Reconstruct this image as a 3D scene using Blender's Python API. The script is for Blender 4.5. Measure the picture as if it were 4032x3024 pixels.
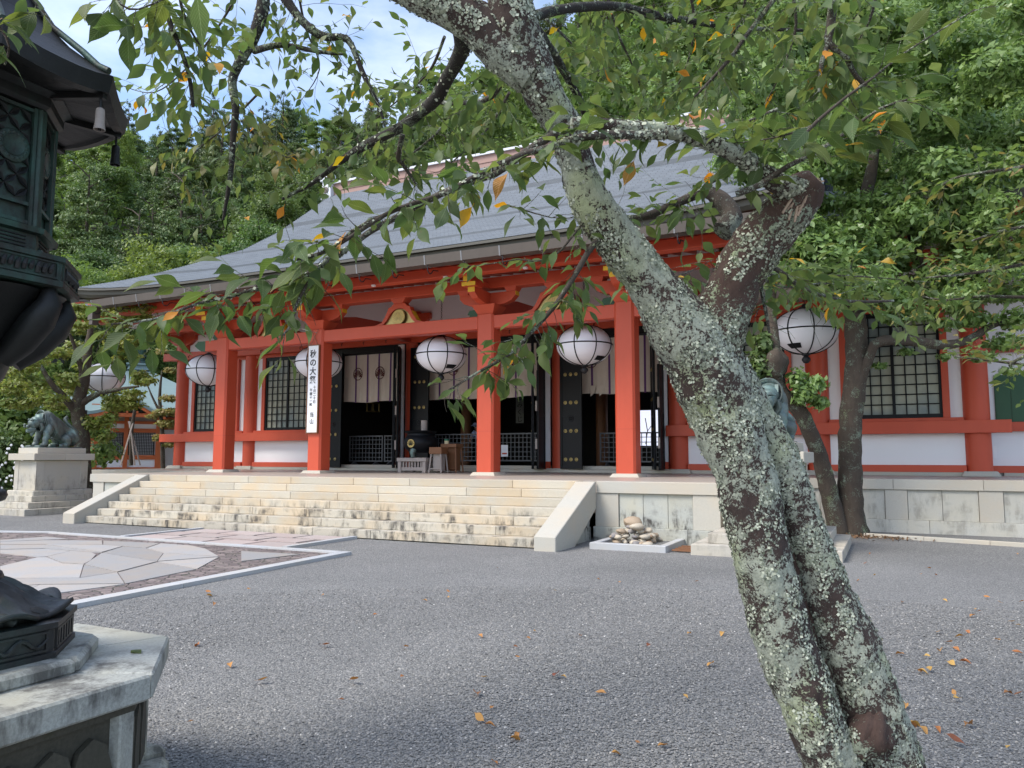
import bpy, bmesh, math, random
import numpy as np
from mathutils import Vector, Matrix, noise
R = math.radians
random.seed(7)
for o in list(bpy.data.objects): bpy.data.objects.remove(o)
S = bpy.context.scene
COL = S.collection

# ------------------------------------------------------------ camera
F = 3036.08
CAM = Vector((12.486, -14.7257, 1.6355))
YAW, PITCH, ROLL = -0.4534, 0.0948, 0.0007
fw = Vector((math.sin(YAW)*math.cos(PITCH), math.cos(YAW)*math.cos(PITCH), math.sin(PITCH)))
rt = Vector((math.cos(YAW), -math.sin(YAW), 0))
up = rt.cross(fw)
rt, up = rt*math.cos(ROLL)+up*math.sin(ROLL), -rt*math.sin(ROLL)+up*math.cos(ROLL)
cd = bpy.data.cameras.new('camera'); cam = bpy.data.objects.new('camera', cd); COL.objects.link(cam)
cd.sensor_width = 36; cd.lens = F/4032*36; cd.clip_start = 0.05; cd.clip_end = 2000
mw = Matrix((rt, up, -fw)).transposed().to_4x4(); mw.translation = CAM
cam.matrix_world = mw
S.camera = cam

# ------------------------------------------------------------ world, sun, exposure
SUN_EL, SUN_AZ = R(50), R(215)     # azimuth clockwise from +Y: the sun stands front left of the hall
w = bpy.data.worlds.new('World'); S.world = w; w.use_nodes = True
nt = w.node_tree; nt.nodes.clear()
def wn(t): return nt.nodes.new(t)
sky = wn('ShaderNodeTexSky'); sky.sky_type = 'NISHITA'; sky.sun_disc = False
sky.sun_elevation = SUN_EL; sky.sun_rotation = SUN_AZ; sky.air_density = 1.0; sky.dust_density = 1.2
tc = wn('ShaderNodeTexCoord'); mp = wn('ShaderNodeMapping'); mp.inputs['Scale'].default_value = (1, 1, 2.6)
nz = wn('ShaderNodeTexNoise'); nz.inputs['Scale'].default_value = 2.2; nz.inputs['Detail'].default_value = 7; nz.inputs['Roughness'].default_value = .55
cr = wn('ShaderNodeValToRGB'); cr.color_ramp.elements[0].position = .44; cr.color_ramp.elements[1].position = .82
mx = wn('ShaderNodeMix'); mx.data_type = 'RGBA'
mx.inputs[7].default_value = (5.3, 5.45, 5.9, 1)
bg = wn('ShaderNodeBackground'); bg.inputs['Strength'].default_value = .12
ow = wn('ShaderNodeOutputWorld')
L = nt.links.new
L(tc.outputs['Generated'], mp.inputs['Vector']); L(mp.outputs[0], nz.inputs['Vector']); L(nz.outputs['Fac'], cr.inputs[0])
L(cr.outputs[0], mx.inputs[0]); L(sky.outputs[0], mx.inputs[6]); L(mx.outputs[2], bg.inputs['Color']); L(bg.outputs[0], ow.inputs['Surface'])
sd = bpy.data.lights.new('sun', 'SUN'); sd.energy = 1.35; sd.angle = R(24); sd.color = (1, .95, .87)
so = bpy.data.objects.new('sun', sd); COL.objects.link(so)
sdir = Vector((math.sin(SUN_AZ)*math.cos(SUN_EL), math.cos(SUN_AZ)*math.cos(SUN_EL), math.sin(SUN_EL)))
so.rotation_euler = sdir.to_track_quat('Z', 'Y').to_euler(); so.location = (0, -20, 40)
S.view_settings.view_transform = 'Standard'; S.view_settings.look = 'None'
S.view_settings.exposure = 1.42; S.view_settings.gamma = 1
try: S.view_settings.use_curve_mapping = False
except Exception: pass
S.render.engine = 'CYCLES'; S.cycles.max_bounces = 6; S.cycles.transparent_max_bounces = 6
S.render.resolution_x = 1024; S.render.resolution_y = 768

# ------------------------------------------------------------ helpers
def at(px, py, d):                 # photograph pixel (4032 wide) + depth in metres -> world point
    return CAM + (fw + rt*((px-2016)/F) - up*((py-1512)/F))*d
def V(x, y, d): return at(x*1.8228, y*1.8228, d)
def onz(px, py, z):
    r = fw + rt*((px-2016)/F) - up*((py-1512)/F)
    return CAM + r*((z-CAM.z)/r.z)
def proj(p):
    d = Vector(p)-CAM; z = d.dot(fw)
    return (2016+F*d.dot(rt)/z, 1512-F*d.dot(up)/z, z)

class MB:
    def __init__(s): s.v = []; s.f = []; s.uv = None
    def add(s, v, f):
        n = len(s.v); s.v += [tuple(p) for p in v]; s.f += [tuple(i+n for i in q) for q in f]; return s
    def box(s, x0, x1, y0, y1, z0, z1):
        return s.add([(x0,y0,z0),(x1,y0,z0),(x1,y1,z0),(x0,y1,z0),(x0,y0,z1),(x1,y0,z1),(x1,y1,z1),(x0,y1,z1)],
                     [(0,3,2,1),(4,5,6,7),(0,1,5,4),(1,2,6,5),(2,3,7,6),(3,0,4,7)])
    def beam(s, a, b, w_, h_, upv=(0,0,1)):
        a = Vector(a); b = Vector(b); d = (b-a).normalized(); u_ = Vector(upv); sx = d.cross(u_).normalized(); u_ = sx.cross(d).normalized()
        v = []
        for p in (a, b):
            for i, j in ((-1,-1),(1,-1),(1,1),(-1,1)): v.append(p+sx*(w_/2*i)+u_*(h_/2*j))
        return s.add(v, [(0,1,2,3),(7,6,5,4),(0,4,5,1),(1,5,6,2),(2,6,7,3),(3,7,4,0)])
    def prism(s, poly, z0, z1):
        n = len(poly)
        return s.add([(x,y,z0) for x,y in poly]+[(x,y,z1) for x,y in poly],
                     [tuple(range(n))[::-1], tuple(range(n,2*n))]+[(i,(i+1)%n,(i+1)%n+n,i+n) for i in range(n)])
    def prismY(s, poly, y0, y1):      # outline in the XZ plane
        n = len(poly)
        return s.add([(x,y0,z) for x,z in poly]+[(x,y1,z) for x,z in poly],
                     [tuple(range(n)), tuple(range(n,2*n))[::-1]]+[(i,i+n,(i+1)%n+n,(i+1)%n) for i in range(n)])
    def prismX(s, poly, x0, x1):      # outline in the YZ plane
        n = len(poly)
        return s.add([(x0,y,z) for y,z in poly]+[(x1,y,z) for y,z in poly],
                     [tuple(range(n))[::-1], tuple(range(n,2*n))]+[(i,(i+1)%n,(i+1)%n+n,i+n) for i in range(n)])
    def frust(s, cx, cy, z0, z1, a0, b0, a1, b1):
        return s.add([(cx-a0,cy-b0,z0),(cx+a0,cy-b0,z0),(cx+a0,cy+b0,z0),(cx-a0,cy+b0,z0),(cx-a1,cy-b1,z1),(cx+a1,cy-b1,z1),(cx+a1,cy+b1,z1),(cx-a1,cy+b1,z1)],
                     [(0,3,2,1),(4,5,6,7),(0,1,5,4),(1,2,6,5),(2,3,7,6),(3,0,4,7)])
    def lathe(s, prof, c=(0,0,0), n=24, a0=0):
        c = Vector(c); v = []; f = []
        for r_, z in prof:
            for i in range(n):
                a = a0+2*math.pi*i/n; v.append((c.x+r_*math.cos(a), c.y+r_*math.sin(a), c.z+z))
        m = len(prof)
        for j in range(m-1):
            for i in range(n):
                k = (i+1) % n; f.append((j*n+i, j*n+k, (j+1)*n+k, (j+1)*n+i))
        if prof[0][0] > 1e-4: f.append(tuple(range(n))[::-1])
        if prof[-1][0] > 1e-4: f.append(tuple(range((m-1)*n, m*n)))
        return s.add(v, f)
    def tube(s, pts, rad, n=8, cap=True):
        pts = [Vector(p) for p in pts]
        if not hasattr(rad, '__len__'): rad = [rad]*len(pts)
        t0 = (pts[1]-pts[0]).normalized(); nx = t0.orthogonal().normalized(); v = []; f = []
        for i, p in enumerate(pts):
            t = (pts[min(i+1,len(pts)-1)]-pts[max(i-1,0)]).normalized()
            nx = (nx-t*nx.dot(t)).normalized(); ny = t.cross(nx)
            for k in range(n):
                a = 2*math.pi*k/n; v.append(p+(nx*math.cos(a)+ny*math.sin(a))*rad[i])
        for j in range(len(pts)-1):
            for k in range(n):
                l = (k+1) % n; f.append((j*n+k, j*n+l, (j+1)*n+l, (j+1)*n+k))
        if cap: f.append(tuple(range(n))[::-1]); f.append(tuple(range((len(pts)-1)*n, len(pts)*n)))
        return s.add(v, f)
    def ball(s, c, rx, ry=None, rz=None, n=12, m=7):
        ry = ry or rx; rz = rz or rx; c = Vector(c)
        st = len(s.v)
        s.lathe([(math.sin(math.pi*j/m), -math.cos(math.pi*j/m)) for j in range(m+1)], (0,0,0), n)
        for i in range(st, len(s.v)):
            p = s.v[i]; s.v[i] = (c.x+p[0]*rx, c.y+p[1]*ry, c.z+p[2]*rz)
        return s
    def torus(s, c, r_, t, ax='z', n=24, m=6, sx=1, sz=1):
        c = Vector(c); pts = []
        v = []; f = []
        for i in range(n):
            a = 2*math.pi*i/n
            for k in range(m):
                b = 2*math.pi*k/m; q = r_+t*math.cos(b)
                p = (q*math.cos(a), q*math.sin(a), t*math.sin(b))
                if ax == 'y': p = (p[0]*sx, p[2], p[1]*sz)
                if ax == 'x': p = (p[2], p[0], p[1])
                v.append(c+Vector(p))
        for i in range(n):
            for k in range(m):
                f.append((i*m+k, ((i+1)%n)*m+k, ((i+1)%n)*m+(k+1)%m, i*m+(k+1)%m))
        return s.add(v, f)
    def xf(s, M_, start=0):
        for i in range(start, len(s.v)): s.v[i] = tuple(M_ @ Vector(s.v[i]))
        return s

def mesh(name, mb, off=(0,0,0), smooth=None):
    me = bpy.data.meshes.new(name); ox, oy, oz = off
    me.from_pydata([(a-ox, b-oy, c-oz) for a, b, c in mb.v], [], mb.f)
    me.update()
    if smooth is not None:
        me.shade_smooth(); me.set_sharp_from_angle(angle=R(smooth))
    return me
def fixn(me):
    bm = bmesh.new(); bm.from_mesh(me); bmesh.ops.recalc_face_normals(bm, faces=bm.faces); bm.to_mesh(me); bm.free()
def rootof(o):
    while o.parent: o = o.parent
    return o
def obj(name, mb, m, parent=None, smooth=None, bevel=0, label=None, kind=None, rn=True):
    off = rootof(parent).location if parent else (0,0,0)
    me = mesh(name, mb, off, None)
    if rn: fixn(me)
    if smooth is not None: me.shade_smooth(); me.set_sharp_from_angle(angle=R(smooth))
    if m: me.materials.append(m)
    o = bpy.data.objects.new(name, me); COL.objects.link(o)
    if parent: o.parent = parent
    if bevel:
        b = o.modifiers.new('bevel', 'BEVEL'); b.width = bevel; b.segments = 1; b.limit_method = 'ANGLE'; b.angle_limit = R(40)
    if label: o['label'] = label
    if kind: o['kind'] = kind
    return o
def thing(name, label, cat, loc=(0,0,0), group=None, rz=0):
    o = bpy.data.objects.new(name, None); COL.objects.link(o); o.location = loc; o.rotation_euler = (0,0,rz); o.empty_display_size = .2
    o['label'] = label; o['category'] = cat
    if group: o['group'] = group
    return o
def tag(o, label, cat, group=None):
    o['label'] = label; o['category'] = cat
    if group: o['group'] = group
    return o
def struct(name, mb, m, smooth=None, rn=True):
    o = obj(name, mb, m, None, smooth, rn=rn); o['kind'] = 'structure'; return o
def inst(name, me, parent, M_):     # one more object on shared mesh data; M_ in world space (root unrotated)
    o = bpy.data.objects.new(name, me); COL.objects.link(o); o.parent = parent
    if parent: M_ = Matrix.Translation(-rootof(parent).location) @ M_
    o.matrix_local = M_
    return o
def copy_tree(o, parent=None):
    c = o.copy(); COL.objects.link(c)
    if parent: c.parent = parent
    for ch in o.children: copy_tree(ch, c)
    return c

# ------------------------------------------------------------ materials
def hexc(h):
    h = h.lstrip('#'); c = [int(h[i:i+2],16)/255 for i in (0,2,4)]
    return tuple(x/12.92 if x <= .04045 else ((x+.055)/1.055)**2.4 for x in c)
class NT:
    def __init__(s, name):
        s.m = bpy.data.materials.new(name); s.m.use_nodes = True; s.t = s.m.node_tree; s.t.nodes.clear()
        s.b = s.n('ShaderNodeBsdfPrincipled'); s.o = s.n('ShaderNodeOutputMaterial'); s.l(s.b.outputs[0], s.o.inputs[0])
        s.tc = s.n('ShaderNodeTexCoord')
    def n(s, t): return s.t.nodes.new(t)
    def l(s, a, b): s.t.links.new(a, b)
    def map(s, sc=(1,1,1), rot=(0,0,0), src='Object'):
        m = s.n('ShaderNodeMapping'); m.inputs['Scale'].default_value = sc; m.inputs['Rotation'].default_value = rot
        s.l(s.tc.outputs[src], m.inputs[0]); return m.outputs[0]
    def noise(s, scale, detail=4, rough=.5, vec=None, dist=0):
        n = s.n('ShaderNodeTexNoise'); n.inputs['Scale'].default_value = scale; n.inputs['Detail'].default_value = detail
        n.inputs['Roughness'].default_value = rough; n.inputs['Distortion'].default_value = dist
        s.l(vec or s.tc.outputs['Object'], n.inputs['Vector']); return n.outputs['Fac']
    def vor(s, scale, feat='F1', vec=None, out='Distance', rnd=1):
        n = s.n('ShaderNodeTexVoronoi'); n.feature = feat; n.inputs['Scale'].default_value = scale; n.inputs['Randomness'].default_value = rnd
        s.l(vec or s.tc.outputs['Object'], n.inputs['Vector']); return n.outputs[out]
    def ramp(s, fac, stops, interp='LINEAR'):
        r_ = s.n('ShaderNodeValToRGB'); e = r_.color_ramp; e.interpolation = interp
        while len(e.elements) < len(stops): e.elements.new(.5)
        for i, (p, c) in enumerate(stops):
            e.elements[i].position = p
            if not hasattr(c, '__len__'): c = (c,c,c)
            e.elements[i].color = (*c[:3], 1)
        s.l(fac, r_.inputs[0]); return r_.outputs[0]
    def mix(s, fac, a, b, mode='MIX'):
        m = s.n('ShaderNodeMix'); m.data_type = 'RGBA'; m.blend_type = mode
        for i, x in ((0, fac), (6, a), (7, b)):
            if hasattr(x, 'links') or hasattr(x, 'is_linked'): s.l(x, m.inputs[i])
            elif i == 0: m.inputs[0].default_value = x
            else: m.inputs[i].default_value = (*x[:3], 1)
        return m.outputs[2]
    def math(s, op, a, b=0, c=0):
        m = s.n('ShaderNodeMath'); m.operation = op
        for i, x in enumerate((a, b, c)):
            if hasattr(x, 'is_linked'): s.l(x, m.inputs[i])
            else: m.inputs[i].default_value = x
        return m.outputs[0]
    def rand(s):
        n = s.n('ShaderNodeObjectInfo'); return n.outputs['Random']
    def attr(s, name, out='Fac'):
        n = s.n('ShaderNodeAttribute'); n.attribute_name = name; return n.outputs[out]
    def hsv(s, col, h=.5, sat=1, val=1):
        n = s.n('ShaderNodeHueSaturation')
        for k, x in (('Hue',h),('Saturation',sat),('Value',val)):
            if hasattr(x, 'is_linked'): s.l(x, n.inputs[k])
            else: n.inputs[k].default_value = x
        s.l(col, n.inputs['Color']); return n.outputs[0]
    def bump(s, h, strength=.3, dist=.01, prev=None):
        b = s.n('ShaderNodeBump'); b.inputs['Strength'].default_value = strength; b.inputs['Distance'].default_value = dist
        s.l(h, b.inputs['Height'])
        if prev: s.l(prev, b.inputs['Normal'])
        s.l(b.outputs[0], s.b.inputs['Normal']); return b.outputs[0]
    def col(s, c):
        if hasattr(c, 'is_linked'): s.l(c, s.b.inputs['Base Color'])
        else: s.b.inputs['Base Color'].default_value = (*c[:3], 1)
    def set(s, **k):
        for a, x in k.items(): 
            i = s.b.inputs[a.replace('_', ' ')]
            if hasattr(x, 'is_linked'): s.l(x, i)
            else: i.default_value = x
def plain(name, c, rough=.6, var=.12, scale=3, bump=0, bscale=40, metal=0, rnd=0, coat=0, spec=.5, streak=None):
    t = NT(name); n1 = t.noise(scale, 5, .6, t.map(streak) if streak else None)
    a = tuple(x*(1-var) for x in c); b = tuple(min(1, x*(1+var)) for x in c)
    cc = t.mix(n1, a, b)
    if rnd: cc = t.hsv(cc, .5, 1, t.math('MULTIPLY_ADD', t.rand(), 2*rnd, 1-rnd))
    t.col(cc); t.set(Roughness=rough, Metallic=metal, Coat_Weight=coat, Specular_IOR_Level=spec)
    if bump: t.bump(t.noise(bscale, 4), bump, .01)
    return t.m
def granite(name, base, warm, stain=0, rnd=.06, spk=160, moss=0, zlo=0, zhi=1):
    t = NT(name)
    sp = t.noise(spk, 2, .7); c = t.mix(t.ramp(sp, [(.35,0),(.65,1)]), tuple(x*.8 for x in base), tuple(min(1,x*1.13) for x in base))
    c = t.mix(t.math('MULTIPLY', t.ramp(t.noise(1.3, 4, .6), [(.42,0),(.62,1)]), .75), c, warm)
    c = t.hsv(c, .5, 1, t.math('MULTIPLY_ADD', t.rand(), 2*rnd, 1-rnd))
    if stain:
        st = t.ramp(t.noise(5.5, 6, .7, t.map((1,1,.30))), [(.46,0),(.60,1)])
        bl = t.ramp(t.noise(1.5, 3, .6, t.map((1,1,2.5))), [(.40,0),(.56,1)])
        sep = t.n('ShaderNodeSeparateXYZ'); t.l(t.tc.outputs['Object'], sep.inputs[0])
        zz = t.ramp(t.math('DIVIDE', sep.outputs[2], 1.2), [(zlo,1),(zhi,0)])
        f = t.math('MULTIPLY', t.math('MULTIPLY', st, bl), t.math('MULTIPLY', zz, stain))
        c = t.mix(f, c, (.055,.05,.045))
    if moss:
        f = t.math('MULTIPLY', t.ramp(t.noise(3.2, 5, .6), [(.5,0),(.62,1)]), moss)
        c = t.mix(f, c, (.03,.035,.012))
    t.col(c); t.set(Roughness=.82); t.bump(t.noise(90, 4, .7), .25, .004)
    return t.m
RED = (.52,.078,.036)
m_red = plain('red_paint', RED, .45, .13, 2.2, .12, 22, spec=.35, streak=(1,1,.35))
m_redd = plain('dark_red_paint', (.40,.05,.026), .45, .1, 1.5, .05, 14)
m_orange = plain('orange_paint', (.52,.12,.03), .5, .12, 2)
m_yel = plain('yellow_paint', (.72,.46,.02), .5, .06)
m_gold = plain('gilt', (.50,.38,.13), .45, .15, 8, metal=.25)
m_brass = plain('aged_brass', (.36,.28,.12), .38, .2, 20, metal=.85)
m_white = plain('white_plaster', (.80,.80,.82), .75, .03, .8, .04, 60)
m_black = plain('black_lacquer', (.005,.006,.008), .45, .2, 5, spec=.22)
m_iron = plain('black_iron', (.02,.02,.022), .5, .25, 20, metal=.3)
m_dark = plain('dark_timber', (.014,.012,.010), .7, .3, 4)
m_greyw = plain('weathered_wood', (.36,.31,.28), .8, .18, 8, .2, 60, streak=(1,1,8))
m_brownw = plain('brown_wood', (.20,.085,.035), .6, .2, 9, .1, 50)
m_cloth = plain('noren_cloth', (.56,.50,.43), .9, .06, 6, .1, 300)
m_purple = plain('purple_ribbon', (.09,.02,.13), .6, .25, 60)
m_maroon = plain('maroon_print', (.10,.025,.02), .8, .1)
m_gutter = plain('bronze_gutter', (.095,.078,.066), .5, .16, 5, .1, 30, metal=.25, streak=(1,1,.3))
m_fascia = plain('eave_fascia', (.075,.070,.056), .6, .2, 6, streak=(.2,1,1))
m_copperb = plain('ridge_copper', (.30,.18,.15), .55, .2, 3, streak=(.3,1,4))
m_strap = plain('gutter_strap', (.22,.22,.23), .5, .1, metal=.3)
m_silver = plain('pale_metal', (.62,.64,.68), .4, .08)
m_paper = plain('white_board', (.85,.85,.87), .55, .02)
m_ink = plain('black_ink', (.012,.012,.014), .6, .1)
m_green = plain('green_panel', (.012,.075,.028), .5, .15, 3)
m_floor = plain('porch_floor', (.42,.37,.32), .38, .16, .9, .05, 40, streak=(.3,1,1))
def _lantern():
    t = NT('lantern_vinyl'); t.col(t.mix(t.noise(1.5), (.76,.75,.80), (.84,.83,.87)))
    t.set(Roughness=.28, Coat_Weight=.35, Coat_Roughness=.08, Subsurface_Weight=.0); 
    return t.m
m_lant = _lantern()
def _pane():
    t = NT('frosted_pane'); c = t.mix(t.ramp(t.noise(.9,2), [(.4,0),(.6,1)]), (.17,.21,.21), (.33,.34,.27))
    t.col(c); t.set(Roughness=.3, Specular_IOR_Level=.3); return t.m
m_pane = _pane()
def _roof():
    t = NT('roof_copper_shingles'); uv = t.map((1,1,1), src='UV')
    br = t.n('ShaderNodeTexBrick'); br.inputs['Scale'].default_value = 1; br.inputs['Brick Width'].default_value = .42; br.inputs['Row Height'].default_value = .15
    br.inputs['Mortar Size'].default_value = .012; br.inputs['Color1'].default_value = (.125,.145,.178,1); br.inputs['Color2'].default_value = (.155,.178,.215,1); br.inputs['Mortar'].default_value = (.06,.07,.085,1)
    t.l(uv, br.inputs[0]); c = t.mix(t.math('MULTIPLY', t.noise(.5, 5), .5), br.outputs[0], (.175,.195,.21))
    c = t.mix(t.math('MULTIPLY', t.ramp(t.noise(6, 5, .7, t.map((.25,1,1))), [(.5,0),(.7,1)]), .45), c, (.09,.105,.12))
    t.col(c); t.set(Roughness=.5, Metallic=.15); t.bump(t.noise(14, 3, .6, t.map((.3,1,1))), .35, .02); return t.m
m_roof = _roof()
m_teal = plain('teal_copper_roof', (.175,.245,.24), .6, .12, 1.2, .25, 7, streak=(.2,.2,6))
m_stone = granite('step_granite', (.47,.43,.35), (.49,.39,.26), .9, .09, zlo=.34, zhi=.62)
m_cap = granite('cap_granite', (.44,.42,.365), (.46,.405,.32))
m_panel = granite('panel_granite', (.42,.43,.39), (.44,.42,.33), .95, .1, zlo=.42, zhi=.72)
m_panelb = granite('side_panel_granite', (.46,.45,.40), (.47,.44,.36), .35, .08, zlo=.8, zhi=1.0)
m_ped = granite('pedestal_granite', (.46,.43,.37), (.47,.42,.33), .45, .06, zlo=.9, zhi=1)
m_kerb = granite('kerb_granite', (.44,.45,.46), (.44,.42,.38), rnd=.05)
m_slab = granite('paving_granite', (.325,.315,.305), (.36,.31,.26), rnd=.16)
m_pink = granite('pink_granite', (.42,.36,.33), (.40,.31,.28), rnd=.1)
m_oct = granite('weathered_granite', (.37,.38,.35), (.38,.36,.28), .8, .08, spk=70, zlo=.95, zhi=1)
m_octb = granite('mossy_granite', (.065,.06,.045), (.045,.042,.028), 0, .06, spk=60, moss=.9)
def _cobble():
    t = NT('dark_cobbles'); d = t.vor(6.5, 'DISTANCE_TO_EDGE'); cc = t.vor(6.5, 'F1', out='Color')
    s_ = t.n('ShaderNodeSeparateColor'); t.l(cc, s_.inputs[0])
    c = t.ramp(s_.outputs[0], [(0,(.13,.10,.095)),(.5,(.19,.15,.14)),(1,(.25,.20,.18))]); c = t.mix(t.ramp(d,[(0,0),(.06,1)]), (.045,.05,.03), c)
    t.col(c); t.set(Roughness=.85); t.bump(t.ramp(d,[(0,0),(.1,1)]), .6, .03); return t.m
m_cob = _cobble()
def _gravel():
    t = NT('grey_gravel'); wv = t.map((1,1,1))
    cc = t.vor(70, 'F1', out='Color'); d = t.vor(70, 'F1'); s_ = t.n('ShaderNodeSeparateColor'); t.l(cc, s_.inputs[0])
    c = t.ramp(s_.outputs[0], [(0,(.155,.154,.146)),(.45,(.218,.215,.203)),(.85,(.268,.262,.247)),(.975,(.33,.32,.30)),(1,(.52,.50,.46))])
    c = t.mix(t.ramp(d, [(.48,0),(.8,1)]), c, (.075,.076,.077))
    big = t.ramp(t.noise(.35, 4, .55), [(.35,.86),(.65,1.12)])
    c = t.mix(1, c, big, 'MULTIPLY'); c = t.mix(t.math('MULTIPLY', t.ramp(t.noise(.22,2),[(.45,0),(.7,1)]), .25), c, (.235,.23,.225))
    t.col(c); t.set(Roughness=.9)
    b = t.bump(t.math('MULTIPLY', d, -1), .75, .014); t.bump(t.noise(18, 4, .6), .5, .03, b); return t.m
m_gravel = _gravel()
def _bark(name, dark, mid, lich, amount, scale=1.0, hor=False):
    t = NT(name); v = t.map((1,1,.35) if not hor else (1,1,3))
    c = t.mix(t.noise(22*scale, 5, .7, v), dark, mid)
    la = t.noise(4.5*scale, 3, .6); lb = t.noise(38*scale, 5, .75, dist=.6)
    lc0 = t.noise(120*scale, 3, .7); f = t.math('ADD', t.math('ADD', t.math('MULTIPLY', la, .62), t.math('MULTIPLY', lb, .62)), t.math('MULTIPLY', lc0, .40))
    k = .82-.30*(amount-.5)
    mask = t.ramp(f, [(k-.015, 0), (k+.02, 1)])
    lc = t.mix(t.noise(70*scale, 3, .7), tuple(x*.35 for x in lich), tuple(min(1,x*1.45) for x in lich))
    lc = t.mix(t.ramp(t.noise(3, 2), [(.5,0),(.7,1)]), lc, tuple(x*y for x, y in zip(lich, (1.05,1.1,.75))))
    t.col(t.mix(mask, c, lc)); t.set(Roughness=.95)
    b = t.bump(t.noise(30*scale, 6, .75, v), .8, .012); t.bump(t.math('MULTIPLY', mask, lb), .8, .01, b); return t.m
m_cherry = _bark('cherry_bark', (.022,.015,.012), (.085,.055,.045), (.40,.42,.33), .52)
m_cherryb = _bark('cherry_bark_brown', (.03,.018,.014), (.11,.065,.05), (.34,.38,.28), .3)
m_twig = _bark('twig_bark', (.035,.028,.022), (.09,.07,.055), (.32,.35,.28), .35, 1.5)
m_limb = _bark('limb_bark', (.012,.010,.008), (.04,.032,.026), (.20,.23,.17), .30, 1.6)
m_trunk = _bark('dark_bark', (.028,.021,.015), (.10,.075,.055), (.22,.26,.19), .22, .9)
m_lichen = (lambda t: (t.col(t.mix(t.attr('rnd'), (.13,.15,.10), (.60,.62,.48))), t.set(Roughness=.95), t.m)[-1])(NT('lichen_flakes'))
m_wood = plain('torn_wood', (.36,.26,.19), .8, .45, 30, .4, 60, streak=(3,3,.6))
def leafmat(name, cols, trans=.35, vein=False, objrnd=False, sat=1.0, rough=.5):
    t = NT(name); r_ = t.rand() if objrnd == 'only' else t.attr('rnd')
    n = len(cols); c = t.ramp(r_, [(i/(n-1) if n > 1 else 0, x) for i, x in enumerate(cols)])
    if objrnd is True:
        k = t.rand(); c = t.hsv(c, t.math('MULTIPLY_ADD', k, .035, .495), sat, t.math('MULTIPLY_ADD', t.math('FRACT', t.math('MULTIPLY', k, 7.3)), .7, .85))
    if vein:
        wv = t.n('ShaderNodeTexWave'); wv.inputs['Scale'].default_value = 16; wv.bands_direction = 'Y'
        mp_ = t.n('ShaderNodeMapping'); sp = t.n('ShaderNodeSeparateXYZ'); cb = t.n('ShaderNodeCombineXYZ')
        t.l(t.tc.outputs['UV'], sp.inputs[0])
        ax = t.math('ABSOLUTE', t.math('SUBTRACT', sp.outputs[0], .5))
        t.l(t.math('SUBTRACT', sp.outputs[1], t.math('MULTIPLY', ax, .7)), cb.inputs[1]); wv.inputs['Scale'].default_value = 3.2
        t.l(cb.outputs[0], wv.inputs[0])
        c = t.mix(t.math('MULTIPLY', t.ramp(wv.outputs['Fac'], [(.80,0),(1,1)]), .35), c, t.hsv(c, .5, .85, 1.7))
        c = t.mix(t.ramp(ax, [(.012,.5),(.03,0)]), c, t.hsv(c, .49, .8, 2.0))
        c = t.mix(t.math('MULTIPLY', t.ramp(t.noise(26,3), [(.60,0),(.7,1)]), .4), c, (.10,.07,.015))
        t.bump(wv.outputs['Fac'], .35, .004)
    t.col(c); t.set(Roughness=rough)
    if trans:
        tr = t.n('ShaderNodeBsdfTranslucent'); ms = t.n('ShaderNodeMixShader'); ms.inputs[0].default_value = trans
        t.l(t.hsv(c, .49, 1.1, 1.7), tr.inputs[0]); t.l(t.b.outputs[0], ms.inputs[1]); t.l(tr.outputs[0], ms.inputs[2]); t.l(ms.outputs[0], t.o.inputs[0])
    return t.m
G1, G2, G3 = (.058,.088,.024), (.095,.135,.034), (.135,.17,.045)
m_leaf = leafmat('cherry_leaf_green', [G1, (.062,.11,.027), G2, (.105,.14,.032)], .45, True, rough=.55)
m_leafo = leafmat('cherry_leaf_single', [G1, (.068,.12,.03), G2, (.11,.14,.03), (.07,.12,.05)], .45, True, 'only', rough=.55)
m_leafy = leafmat('cherry_leaf_yellow', [(.40,.27,.03), (.42,.16,.03), (.30,.27,.04)], .35, True, 'only')
m_leafd = leafmat('fallen_leaf', [(.50,.26,.07), (.34,.12,.04), (.55,.34,.09), (.20,.06,.03)], .1, False, 'only', rough=.7)
m_leafr = leafmat('reddish_cherry_leaf', [(.12,.15,.035), (.17,.17,.045), (.09,.13,.03), (.20,.16,.045)], .4)
m_forA = leafmat('forest_leaf_mid', [(.065,.10,.024), (.10,.15,.036), (.14,.19,.05)], .3, objrnd=True)
m_forB = leafmat('forest_leaf_bright', [(.09,.13,.028), (.13,.18,.04), (.17,.22,.055)], .35, objrnd=True)
m_forC = leafmat('conifer_needles', [(.045,.075,.022), (.075,.11,.032), (.11,.14,.042)], .15, objrnd=True)
m_camph = leafmat('camphor_leaf', [(.085,.15,.04), (.16,.25,.07), (.25,.35,.13)], .35, rough=.35)
m_maple = leafmat('maple_leaf', [(.14,.20,.04), (.20,.26,.055), (.23,.23,.07), (.17,.25,.05)], .4)
m_mapleb = leafmat('turning_maple_leaf', [(.24,.22,.06), (.20,.22,.06), (.30,.21,.08), (.20,.24,.06)], .4)
m_bush = leafmat('shrub_leaf', [(.05,.09,.025), (.08,.13,.035), (.12,.17,.05)], .25)
def _bronze(name, g, dk, amt):
    t = NT(name); f = t.ramp(t.noise(3.5, 6, .7, t.map((1,1,.5))), [(.55-amt*.2,0),(.72-amt*.2,1)])
    c = t.mix(t.noise(25,4), dk, tuple(x*2.0 for x in dk)); t.col(t.mix(f, c, g)); t.set(Roughness=.5, Metallic=.35)
    t.bump(t.noise(45,4,.7), .3, .006); return t.m
m_bronze = _bronze('patina_bronze', (.045,.10,.08), (.02,.021,.018), .6)
m_bronzed = _bronze('dark_bronze', (.035,.05,.045), (.018,.018,.018), .2)
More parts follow.
